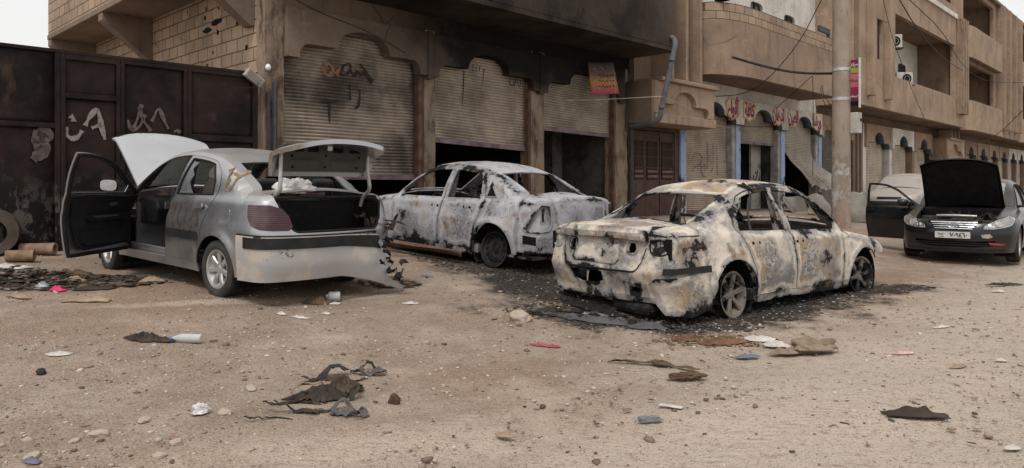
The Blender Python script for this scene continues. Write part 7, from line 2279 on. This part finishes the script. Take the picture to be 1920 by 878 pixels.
M_PAPER = simple('dirty_paper', (0.5, 0.46, 0.42), 0.85, 0, 0.3, 12, 0.1)
M_CARDB = simple('cardboard', (0.3, 0.215, 0.15), 0.9, 0, 0.3, 8, 0.2)
M_CARDD = simple('charred_cardboard', (0.055, 0.042, 0.034), 0.9, 0, 0.5, 6, 0.3)
M_BAG = simple('white_plastic_film', (0.5, 0.485, 0.47), 0.4, 0, 0.25, 9, 0.1)
def lump(name, label, cat, loc, a, b, hgt, mt, rz=0.0, seed=0):
    """a crumpled bag or bunched sack: a closed skin full of creases"""
    bm = bmesh.new()
    bmesh.ops.create_icosphere(bm, subdivisions=5, radius=1)
    V = np.array([tuple(v.co) for v in bm.verts])
    cr = np.abs(fbm(V * 1.7 + seed, 3, seed)); cr2 = np.abs(fbm(V * 4.2 + seed, 3, seed + 1))
    d = 0.85 + 0.65 * fbm(V * 0.8 + seed, 2, seed + 2) + 0.6 * cr + 0.06 * cr2
    V = V * d[:, None]
    V[:, 2] = np.where(V[:, 2] < 0, V[:, 2] * 0.25, V[:, 2])
    V = V * np.array([a, b, hgt])
    V[:, 2] -= V[:, 2].min()
    for v, p in zip(bm.verts, V): v.co = p
    me = bpy.data.meshes.new(name)
    bm.to_mesh(me); bm.free()
    me.polygons.foreach_set('use_smooth', [True] * len(me.polygons))
    o = link(name, me, mt)
    o.location = loc; o.rotation_euler = (0, 0, rz)
    return tag(o, label, cat)
pbg = lump('plastic_bag', 'crumpled white plastic bag on the rear shelf of the silver car', 'bag', (0, 0, 0), 0.22, 0.12, 0.17, M_BAG, 0, 4)
Mc1 = Matrix.Translation(car1.location) @ car1.rotation_euler.to_matrix().to_4x4()
pbg.location = Mc1 @ Vector((-0.36, 0.14, 1.045))
pbg.rotation_euler = (0, 0, math.atan2(math.cos(H1), math.sin(H1)) + R(90))
# -- rag piles and cloth
M_CARDB0 = simple('frayed_tan_cloth', (0.24, 0.165, 0.11), 0.95, 0, 0.4, 12, 0.4)
HEAP = 'scorched rags in the foreground heap'
M_SCORCH = cloth_mat('scorched_brown_cloth', (0.085, 0.06, 0.042), 0.6)
rag('rag', 'largest black crumpled rag in the middle of the foreground heap', 'rag', px(600, 752), 0.17, 0.085, 0.075, M_RAGB, R(14), 11, 44, 1.6, ragged=0.5, group=HEAP)
rag('rag', 'brown crumpled rag on top of the foreground heap', 'rag', px(640, 735), 0.13, 0.07, 0.085, M_SCORCH, R(25), 12, 44, 1.6, ragged=0.5, group=HEAP)
twist('rag_strip', 'grey bunched strip at the far right end of the foreground heap', 'rag', px(690, 706), 0.26, 0.04, R(14), M_RAGG, 13, 0.03, 2.0, HEAP)
twist('rag_strip', 'grey flat strip at the near right end of the foreground heap', 'rag', px(655, 782), 0.24, 0.034, R(-12), M_RAGG, 14, 0.01, 1.2, HEAP)
for k, (x, y, L, w_, rz, mt, lab) in enumerate(((545, 778, 0.36, 0.022, 3, M_RAGB, 'long black twisted strip at the near left of the foreground heap'), (560, 760, 0.3, 0.025, 20, M_SCORCH, 'brown twisted strip at the left of the foreground heap'), (625, 772, 0.30, 0.02, -6, M_RAGG, 'grey twisted strip along the near edge of the foreground heap'),
                                            (610, 712, 0.36, 0.026, 12, M_RAGB, 'black twisted strip along the far edge of the foreground heap'), (640, 718, 0.4, 0.02, 24, M_SCORCH, 'thin brown strip slanting over the far side of the foreground heap'), (580, 738, 0.25, 0.02, 40, M_CARDB0, 'tan frayed strip in the left half of the foreground heap'), (668, 745, 0.24, 0.022, 70, M_RAGB, 'black strip bent across the right of the foreground heap'),
                                            (505, 790, 0.3, 0.007, 14, M_RAGB, 'thin black cord trailing left from the foreground heap'), (700, 697, 0.2, 0.02, 8, M_RAGB, 'short black strip beyond the grey rag of the foreground heap'))):
    twist('rag_strip', lab, 'rag', px(x, y), L, w_, R(rz), mt, 300 + k, 0.05, 1.4, HEAP)
rag('rag', 'black and ochre rag beside the blue capped bottle', 'rag', px(277, 640), 0.17, 0.07, 0.05, M_RAGB, R(-8), 16)
rag('rag', 'brown crumpled rag with a clear bottle under the silver bumper', 'rag', px(598, 570), 0.16, 0.07, 0.06, M_RAGBR, R(10), 17)
rag('rag', 'white torn scrap of cloth against the clear bottle', 'rag', px(612, 571), 0.15, 0.05, 0.02, M_PAPER, R(10), 18)
twist('cloth_strip', 'long narrow dark brown strip of cloth, twisted, in the middle foreground', 'cloth', px(1225, 688), 0.72, 0.032, R(-22), M_RAGBR, 19, 0.02, 0.5)
lump('cloth', 'folded dark brown cloth at the right end of the long strip', 'cloth', px(1291, 711), 0.12, 0.055, 0.045, M_RAGBR, R(5), 20)
lump('sack', 'crumpled tan sackcloth heap beside the white papers', 'sack', px(1520, 662), 0.19, 0.09, 0.10, M_BURLAP, R(4), 21)
rag('sack', 'flat tan end of sackcloth touching the white papers', 'sack', px(1475, 664), 0.15, 0.06, 0.05, M_BURLAP, R(8), 22, 40, 1.2, ragged=0.3)
lump('cloth', 'grey boot shaped scrap of cloth alone in the foreground', 'cloth', px(1216, 793), 0.07, 0.022, 0.035, cloth_mat('blue_grey_cloth', (0.19, 0.195, 0.205), 0.3), R(8), 122)
rag('rag', 'rust brown flat rag in the leaf litter below the cream wreck', 'rag', px(1355, 645), 0.24, 0.08, 0.04, cloth_mat('rust_cloth', (0.15, 0.085, 0.05), 0.4), R(8), 23)
rag('rag', 'small rust brown rag left of the larger one below the cream wreck', 'rag', px(1288, 640), 0.14, 0.05, 0.045, cloth_mat('rust_cloth', (0.15, 0.085, 0.05), 0.4), R(15), 24)
rag('paper', 'larger white sheet of paper lying by the sackcloth', 'paper', px(1424, 640), 0.12, 0.07, 0.035, M_PAPER, R(-15), 25, fold=1.2, ragged=0.1)
rag('paper', 'smaller folded white paper touching the sackcloth', 'paper', px(1455, 651), 0.10, 0.05, 0.045, M_PAPER, R(-10), 26, fold=1.2, ragged=0.1)
rag('cardboard', 'dark charred piece of cardboard at the right foreground', 'cardboard', px(1718, 784), 0.17, 0.045, 0.05, M_CARDD, R(-6), 27, fold=1.2, ragged=0.12)
rag('card', 'pale flat strip of card in the middle foreground', 'card', px(1258, 766), 0.07, 0.022, 0.004, M_PAPER, R(-28), 28, ragged=0.05)
rag('plastic_strip', 'red plastic strip lying below the black ash', 'plastic strip', px(1025, 652), 0.12, 0.014, 0.03, simple('red_plastic', (0.32, 0.035, 0.055), 0.45, 0, 0.3), R(-6), 29, fold=1.5)
rag('scrap', 'pink and white printed scrap of paper at the right', 'scrap', px(1690, 666), 0.1, 0.035, 0.02, simple('pinkish_paper', (0.5, 0.35, 0.32), 0.8, 0, 0.4, 18), R(0), 30)
for k, (x, y, a, b, lab) in enumerate(((108, 668, 0.09, 0.04, 'pale curled piece of paper at the left foreground'), (563, 598, 0.09, 0.03, 'white scrap of paper nearest the front of the clear bottle'), (528, 591, 0.05, 0.025, 'tiny white scrap left of the other scraps below the bumper'), (612, 591, 0.04, 0.02, 'tiny white scrap right of the other scraps below the bumper'),
                                   (770, 571, 0.09, 0.03, 'white scrap of plastic right of the torn bumper'), (1878, 679, 0.05, 0.02, 'bright white scrap near the right edge, upper one'), (1897, 845, 0.05, 0.025, 'white scrap in the lower right corner'),
                                   (1872, 548, 0.07, 0.03, 'white scrap in front of the black car'), (1796, 692, 0.07, 0.022, 'tan scrap of card at the right'), (1765, 616, 0.11, 0.03, 'pale grey flat scrap beyond the thin stick'), (1400, 672, 0.11, 0.03, 'blue grey scrap in front of the sackcloth'), (945, 822, 0.06, 0.03, 'tan flat card at the bottom middle'), (60, 868, 0.05, 0.025, 'dark blue plastic scrap in the lower left corner'), (800, 520, 0.1, 0.03, 'grey flake of metal between the silver car and the grey wreck'))):
    rag('scrap', lab, 'scrap', px(x, y), a, b, 0.022, M_PAPER if 'white' in lab or 'pale' in lab else (M_CARDB if 'tan' in lab else simple('slate_scrap', (0.13, 0.14, 0.19), 0.6)), R(random.uniform(-30, 30)), 40 + k, 16, 1.3, 0.003, None, 0.2)
rag('rubber_strip', 'dark flat strip of rubber on the road in front of the black car', 'rubber strip', px(1884, 535), 0.24, 0.06, 0.03, M_RAGB, R(0), 60)
# burnt mats left by the bumper of the cream wreck
M_MAT = burnt_paint('ashen_mat', (0.12, 0.115, 0.115), (0.17, 0.15, 0.13), (0.07, 0.068, 0.07), 0.55, -5, 9.0)
rag('burnt_mat', 'long ash grey melted bumper lying in front of the cream wreck', 'burnt bumper', px(1120, 604), 0.62, 0.075, 0.05, M_MAT, R(-11), 61, 70, 1.2, 0.008, None, 0.35)
rag('burnt_mat', 'short pale burnt sheet behind the long melted bumper', 'burnt sheet', px(1105, 590), 0.30, 0.05, 0.035, M_BURN1, R(-8), 62, 40, 1.2, 0.006, None, 0.4)
rag('burnt_mat', 'rounded grey end of melted rubber at the right of the long melted bumper', 'burnt rubber', px(1215, 617), 0.17, 0.07, 0.05, M_MAT, R(-5), 63, 40, 1.2, 0.008, None, 0.4)
# -- bottles, stones, drums
def bottle(name, label, loc, rz, L, r, mt, cap=None):
    M = Matrix.Translation((0, 0, r + 0.004)) @ Matrix.Rotation(rz, 4, 'Z') @ Matrix.Rotation(R(90), 4, 'Y')
    t = thing(name, label, 'bottle', loc)
    prof = [(0.0, 0), (r * 0.8, 0.0), (r, 0.012)] + [(r * (1 - 0.05 * (k % 2)), 0.02 + (L * 0.58) * k / 9) for k in range(10)] + [(r * 0.98, L * 0.66), (r * 0.75, L * 0.78), (r * 0.4, L * 0.87), (r * 0.36, L * 0.93), (0.0, L * 0.93)]
    MB().lathe(prof, 20, M).build('shell', mt, t, smooth=50)
    if cap:
        MB().lathe([(0.0, L * 0.92), (r * 0.44, L * 0.92), (r * 0.44, L), (0.0, L)], 16, M).build('cap', cap, t, smooth=30)
    return t
n = NT('cloudy_bottle')
M_BOT = n.out(n.mix(n.noise(6), (0.55, 0.54, 0.53), (0.7, 0.7, 0.7)), 0.25, None, 0, Transmission_Weight=0.35)
bottle('plastic_bottle', 'cloudy plastic bottle with a blue cap lying at the left foreground', px(378, 646), R(176), 0.25, 0.036, M_BOT, simple('blue_cap', (0.13, 0.19, 0.5), 0.5, 0, 0.1, bump=0))
bottle('plastic_bottle', 'clear crushed plastic bottle without cap below the silver bumper', px(638, 567), R(190), 0.15, 0.05, M_BOT)
lump('plastic_bag', 'small dirty white plastic bag in the left foreground', 'bag', px(374, 779), 0.055, 0.035, 0.05, M_BAG, R(30), 70)
def stone(label, loc, a, b, c_h, seed, mt, rz=0):
    bm = bmesh.new()
    bmesh.ops.create_icosphere(bm, subdivisions=4, radius=1)
    V = np.array([tuple(v.co) for v in bm.verts])
    d = 1 + 0.5 * fbm(V * 1.1 + seed, 3, seed) + 0.22 * np.abs(fbm(V * 2.6 + seed, 3, seed + 3)) - 0.1 * np.maximum(np.abs(V @ np.array([0.7, 0.5, 0.5])) - 0.6, 0) * 3
    V = V * d[:, None] * np.array([a, b, c_h])
    V[:, 2] = np.maximum(V[:, 2], -0.3 * c_h) + c_h * 0.25
    for v, p in zip(bm.verts, V): v.co = p
    me = bpy.data.meshes.new('stone')
    bm.to_mesh(me); bm.free()
    me.polygons.foreach_set('use_smooth', [True] * len(me.polygons))
    o = link('stone', me, mt)
    o.location = loc
    o.rotation_euler = (0, 0, rz)
    return tag(o, label, 'stone', 'larger stones on the dirt')
M_STONE = simple('pale_stone', (0.42, 0.34, 0.265), 0.95, 0, 0.25, 6, 0.5, 0.02)
M_STONEW = simple('chalky_stone', (0.40, 0.335, 0.275), 0.95, 0, 0.2, 6, 0.5, 0.02)
stone('largest rounded tan stone at the left end of the black ash', px(975, 603), 0.105, 0.08, 0.075, 3, M_STONE)
for k, (x, y, s_, lab) in enumerate(((186, 820, 0.055, 'broad chalky stone at the lower left'), (420, 776, 0.05, 'flat pale stone right of the small plastic bag'), (270, 790, 0.045, 'pale stone left of the small plastic bag'), (330, 833, 0.04, 'flat pale stone at the bottom, below the small plastic bag'), (470, 732, 0.05, 'pale stone left of the burnt rag heap'), (300, 858, 0.04, 'chalky stone at the bottom edge'), (60, 860, 0.05, 'long pale stone in the lower left corner'), (455, 700, 0.03, 'smaller pale stone behind the burnt rag heap'), (140, 830, 0.035, 'small pale stone left of the broad chalky one'))):
    stone(lab, px(x, y), s_, s_ * 0.65, s_ * 0.4, 10 + k, M_STONEW, random.uniform(0, 3))
stone('dark brown clod right of the burnt rag heap', px(740, 758), 0.035, 0.025, 0.045, 31, simple('dark_clod', (0.085, 0.05, 0.032), 0.95))
stone('small black lump at the left foreground', px(77, 703), 0.035, 0.03, 0.03, 32, simple('black_lump', (0.03, 0.03, 0.03), 0.9))
# drum and pipes by the gate
n = NT('rust_pipe')
base = n.ramp(n.noise(4, 6, 0.7), [(0.3, (0.10, 0.062, 0.04)), (0.5, (0.21, 0.14, 0.09)), (0.7, (0.34, 0.25, 0.17))])
M_RPIPE = n.out(base, 0.9, n.bump(n.noise(20, 5), 0.4, 0.01))
def pipe(name, label, cat, loc, L, r, rz, mt, th=0.02, tilt=0.0):
    M = Matrix.Translation((0, 0, r)) @ Matrix.Rotation(rz, 4, 'Z') @ Matrix.Rotation(R(90) + tilt, 4, 'Y')
    o = MB().lathe([(r - th, 0), (r, 0), (r, L), (r - th, L), (r - th, 0)], 32, M).build(name, mt, None, smooth=30, jitter=(0.008, 5))
    o.location = loc
    return tag(o, label, cat)
pl0 = px(70, 479)
pipe('pipe', 'short tan cardboard coloured pipe lying at the foot of the gate', 'pipe', (px(40, 478)[0], px(40, 478)[1], px(40, 478)[2]), 0.42, 0.075, R(8), M_RPIPE)
pipe('pipe', 'split brown pipe in front of the tan pipe beside the drum', 'pipe', px(12, 492), 0.3, 0.075, R(20), M_RPIPE)
pipe('tyre', 'worn tyre leaning at the left edge of the photo by the gate', 'tyre', px(-12, 478), 0.2, 0.30, R(-62), simple('worn_tyre', (0.085, 0.07, 0.058), 0.9, 0, 0.4, 5, 0.4), 0.13)
for k, (x, y, a, b, mt, lab) in enumerate(((140, 530, 0.16, 0.05, M_CARDB, 'tan flat board on the dark rubbish, right end'), (70, 520, 0.15, 0.06, M_CARDB, 'tan board in the middle of the dark rubbish'), (78, 540, 0.07, 0.05, simple('dull_tin', (0.3, 0.3, 0.31), 0.5, 0.3), 'crushed grey tin on the dark rubbish'), (108, 547, 0.08, 0.03, simple('pink_plastic', (0.55, 0.05, 0.13), 0.5), 'bright pink plastic scrap on the dark rubbish'), (20, 505, 0.18, 0.08, M_PAPER, 'pale crumpled paper below the pipes'), (165, 567, 0.2, 0.05, M_CARDB, 'long tan board in front of the dark rubbish'), (285, 530, 0.12, 0.04, M_CARDB, 'tan scrap under the silver car sill'), (45, 530, 0.2, 0.1, M_RAGB, 'black rag under the tan boards by the pipes'), (130, 515, 0.2, 0.1, M_RAGBR, 'brown rag in the dark rubbish by the gate'), (35, 560, 0.1, 0.04, M_CARDB, 'small tan board at the left edge, nearest the camera'), (180, 545, 0.16, 0.05, M_CARDD, 'charred board right of the pink scrap'))):
    rag('scrap', lab, 'scrap', px(x, y), a, b, 0.05, mt, R(random.uniform(-25, 25)), 80 + k, 20, 1.5, 0.008, None, 0.15)
# bent sheets by the pole
def bent_sheet(label, loc, a, b, rz, seed, mt, lean=0.0):
    u, v = np.meshgrid(np.linspace(-1, 1, 22), np.linspace(0, 1, 22))
    edge = 1 + 0.2 * fbm(np.stack([u * 2, v * 2, 0 * u + seed], -1), 2, seed)
    x = u * a * edge
    z = v * b * edge
    y = 0.35 * a * np.sin(u * 1.8 + seed) + lean * v + 0.08 * fbm(np.stack([u * 1.7, v * 1.7, 0 * u], -1), 3, seed + 3)
    o = MB().grid(np.stack([x, y, z], -1)).build('bent_sheet', mt, None, smooth=60)
    o.modifiers.new('thick', 'SOLIDIFY').thickness = 0.01
    o.location = loc; o.rotation_euler = (0, 0, rz)
    return tag(o, label, 'sheet metal', 'bent sheets of torn shutter')
M_BSH = shutter_mat('bent_sheet_metal', (0.25, 0.225, 0.195), 0.5, 0.5)
for (x, y, Z, a, b, rz, sd_, ln, lab) in ((1612, 396, 20.5, 0.45, 0.9, R(20), 2, 0.3, 'upright bent grey sheet right of the concrete pole'), (1552, 398, 24.0, 0.8, 0.7, R(40), 5, 0.5, 'curled grey sheet on the ground under the torn shutter'), (1500, 400, 25.0, 0.7, 0.5, R(30), 7, 0.4, 'low pale bent sheet left of the curled one')):
    p = pd(x, y, Z); bent_sheet(lab, (p[0], p[1], float(gz(p[0], p[1]))), a, b, rz, sd_, M_BSH, ln)
# wall lamp and floodlight box by the gate
wlp = thing('wall_lamp', 'small white globe lamp on a rusty bracket at the building corner', 'lamp', pd(503, 127, 12.05))
MB().lathe([(0.0, -0.05), (0.035, -0.04), (0.05, 0), (0.042, 0.035), (0.02, 0.06), (0.0, 0.065)], 18).build('globe', simple('milk_glass', (0.75, 0.74, 0.73), 0.3, 0, 0.1, bump=0), wlp, smooth=60)
MB().tube([(0.03, 0.0, 0.0), (0.1, 0.02, -0.02), (0.1, 0.02, -0.12), (0.04, 0.03, -0.12)], 0.012, 6).build('bracket', M_RUST, wlp)
fl = thing('flood_lamp', 'pale rectangular flood lamp case hanging tilted at the end of the gate', 'lamp', pd(476, 146, 11.85), rot=(R(10), R(34), FROT))
MB().box(-0.16, 0.16, -0.06, 0.06, -0.075, 0.075).build('case', simple('pale_lamp_case', (0.36, 0.32, 0.275), 0.7, 0, 0.3, 6), fl, bevel=0.01)
MB().box(-0.13, 0.13, -0.064, -0.061, -0.05, 0.05).build('lens', simple('dull_lens', (0.24, 0.215, 0.19), 0.5, 0, 0.2), fl)
cable([pd(485, 155, 11.8), pd(480, 165, 11.8), pd(440, 166, 11.5), pd(415, 160, 11.4)], 0.006, 'loose thin wire from the flood lamp along the gate')
# white and blue awning cloth far down the street
p = world_ts(42.9, 0.95, 2.5)
aw = MB().box(-0.9, 0.9, -0.03, 0.03, 0, 1.25).build('banner', simple('blue_white_banner', (0.4, 0.47, 0.58), 0.8, 0, 0.5, 2.2), None)
aw.location = world_ts(44.3, 0.3, 2.75); aw.rotation_euler = (0, 0, FROT)
tag(aw, 'blue and white banner hung beside the far porch box', 'banner')

# ------------------------------------------------------------------ gravel, ash flakes, broken glass
def scatter(name, P, S, mt, flat=0.6, base='ico', label_kind='stuff', rough=0.28):
    bm = bmesh.new()
    bmesh.ops.create_icosphere(bm, subdivisions=1, radius=1)
    tv = np.array([tuple(v.co) for v in bm.verts]); tf = np.array([[v.index for v in f.verts] for f in bm.faces])
    bm.free()
    n_ = len(P); k = len(tv)
    A = rng.uniform(0, 2 * PI, n_)
    sc = np.stack([S * rng.uniform(0.7, 1.4, n_), S * rng.uniform(0.6, 1.0, n_), S * flat * rng.uniform(0.5, 1.1, n_)], -1)
    jit = 1 + rng.uniform(-rough, rough, (n_, k, 1))
    L = tv[None] * sc[:, None, :] * jit
    ca, sa = np.cos(A)[:, None], np.sin(A)[:, None]
    X = L[..., 0] * ca - L[..., 1] * sa; Y = L[..., 0] * sa + L[..., 1] * ca
    V = np.stack([X, Y, L[..., 2]], -1) + P[:, None, :]
    F = (tf[None] + (np.arange(n_) * k)[:, None, None]).reshape(-1, 3)
    me = bpy.data.meshes.new(name)
    V = V.reshape(-1, 3)
    me.vertices.add(len(V)); me.vertices.foreach_set('co', V.ravel())
    me.loops.add(F.size); me.loops.foreach_set('vertex_index', F.ravel().astype(np.int32))
    me.polygons.add(len(F)); me.polygons.foreach_set('loop_start', np.arange(0, F.size, 3, dtype=np.int32)); me.polygons.foreach_set('loop_total', np.full(len(F), 3, np.int32))
    me.update(); me.validate()
    o = link(name, me, mt)
    o['kind'] = label_kind
    return o
def island_mat(name, stops, rough=0.95):
    n = NT(name)
    g = n.new('ShaderNodeNewGeometry')
    base = n.ramp(g.outputs['Random Per Island'], stops)
    base = n.mix(n.noise(30, 3), base, n.mix(0.4, base, (0.2, 0.15, 0.11)))
    return n.out(base, rough)
M_GRAV = island_mat('gravel_stones', [(0.0, (0.09, 0.062, 0.046)), (0.25, (0.21, 0.152, 0.114)), (0.55, (0.35, 0.27, 0.208)), (0.8, (0.47, 0.385, 0.31)), (1.0, (0.6, 0.53, 0.46))])
def on_ground(N_, y0, y1, smin_, smax_, pw=2.5, xr=0.78, dens=None):
    y = y0 + (y1 - y0) * rng.uniform(0, 1, N_) ** 1.2
    x = rng.uniform(-xr, xr, N_) * y
    if dens is not None:
        keep = rng.uniform(0, 1, N_) < dens(x, y)
        x, y = x[keep], y[keep]
    s_ = smin_ + (smax_ - smin_) * rng.uniform(0, 1, len(x)) ** pw
    return np.stack([x, y, gz(x, y) + s_ * 0.15], -1), s_
def dens(x, y):
    p = np.stack([x * 0.9, y * 0.9, 0 * x], -1)
    left = np.clip(0.75 - 0.28 * x / np.maximum(y, 1), 0.25, 1)
    return np.clip((0.5 + 0.9 * fbm(p, 3, 401)) * left * 1.3, 0.06, 1)
P1, S1 = on_ground(26000, 2.1, 7.5, 0.0025, 0.013, 3.2, dens=dens)
P2, S2 = on_ground(14000, 4.5, 18, 0.005, 0.022, 3.5, dens=dens)
P3, S3 = on_ground(900, 2.3, 9, 0.012, 0.034, 3.0, dens=dens)
scatter('gravel', np.concatenate([P1, P2, P3]), np.concatenate([S1, S2, S3]), M_GRAV, 0.6)
# dark and pale small litter
P4, S4 = on_ground(1300, 2.2, 12, 0.008, 0.03, 3.0, dens=dens)
M_LIT = island_mat('small_litter', [(0.0, (0.03, 0.025, 0.022)), (0.35, (0.09, 0.06, 0.04)), (0.6, (0.16, 0.11, 0.075)), (0.8, (0.5, 0.45, 0.4)), (0.95, (0.66, 0.63, 0.6)), (1.0, (0.3, 0.08, 0.08))])
scatter('litter', P4, S4, M_LIT, 0.22)
def around(cx, cy, a, b, ang, N_):
    r = np.sqrt(rng.uniform(0, 1, N_)) ; th = rng.uniform(0, 2 * PI, N_)
    u, v = r * np.cos(th) * a, r * np.sin(th) * b
    ca, sa = math.cos(ang), math.sin(ang)
    x, y = cx + ca * u - sa * v, cy + sa * u + ca * v
    return x, y
xs, ys = [], []
for (cx, cy, a, b, ang, st_) in ASH[:-1]:
    x, y = around(cx, cy, a * 0.85, b * 0.85, ang, int(2000 * a * b)); xs.append(x); ys.append(y)
x, y = np.concatenate(xs), np.concatenate(ys)
S5 = 0.004 + 0.03 * rng.uniform(0, 1, len(x)) ** 6
M_ASHF = island_mat('ash_flakes', [(0.0, (0.012, 0.011, 0.011)), (0.55, (0.03, 0.028, 0.027)), (0.85, (0.05, 0.047, 0.045)), (0.95, (0.14, 0.135, 0.13)), (1.0, (0.5, 0.48, 0.45))])
scatter('ash', np.stack([x, y, gz(x, y) + S5 * 0.2], -1), S5, M_ASHF, 0.35)
gl = px(245, 522)
x, y = around(gl[0], gl[1], 0.6, 0.25, 0.2, 900)
S6 = 0.004 + 0.006 * rng.uniform(0, 1, len(x)) ** 2
scatter('broken_glass', np.stack([x, y, gz(x, y) + 0.002], -1), S6, simple('green_glass_crumbs', (0.14, 0.24, 0.235), 0.15, 0, 0.2, bump=0), 0.5)
rb = px(90, 530)
x, y = around(rb[0], rb[1], 1.2, 0.5, 0.1, 3200)
S7 = 0.007 + 0.05 * rng.uniform(0, 1, len(x)) ** 5
zh = 0.13 * np.exp(-(((x - rb[0] + 0.3) / 0.6) ** 2 + ((y - rb[1] - 0.1) / 0.25) ** 2)) * rng.uniform(0.2, 1, len(x))
scatter('rubbish', np.stack([x, y, gz(x, y) + S7 * 0.3 + zh], -1), S7, island_mat('rubbish_bits', [(0.0, (0.015, 0.013, 0.012)), (0.5, (0.04, 0.03, 0.024)), (0.85, (0.12, 0.085, 0.062)), (1.0, (0.3, 0.25, 0.2))]), 0.2, rough=0.62)
tb = px(735, 535)
x, y = around(tb[0], tb[1], 0.35, 0.2, 0.1, 400)
S8 = 0.008 + 0.04 * rng.uniform(0, 1, len(x)) ** 3
scatter('torn_scraps', np.stack([x, y, gz(x, y) + S8 * 0.5], -1), S8, island_mat('torn_scrap_bits', [(0.0, (0.02, 0.017, 0.016)), (0.6, (0.09, 0.06, 0.045)), (0.85, (0.25, 0.2, 0.16)), (1.0, (0.3, 0.06, 0.06))]), 0.45)
lf = px(1340, 640)
x, y = around(lf[0], lf[1], 0.55, 0.22, 0.1, 500)
S9 = 0.006 + 0.03 * rng.uniform(0, 1, len(x)) ** 3
scatter('leaf_litter', np.stack([x, y, gz(x, y) + S9 * 0.2], -1), S9, island_mat('leaf_bits', [(0.0, (0.06, 0.035, 0.022)), (0.6, (0.16, 0.095, 0.055)), (1.0, (0.34, 0.25, 0.17))]), 0.3)
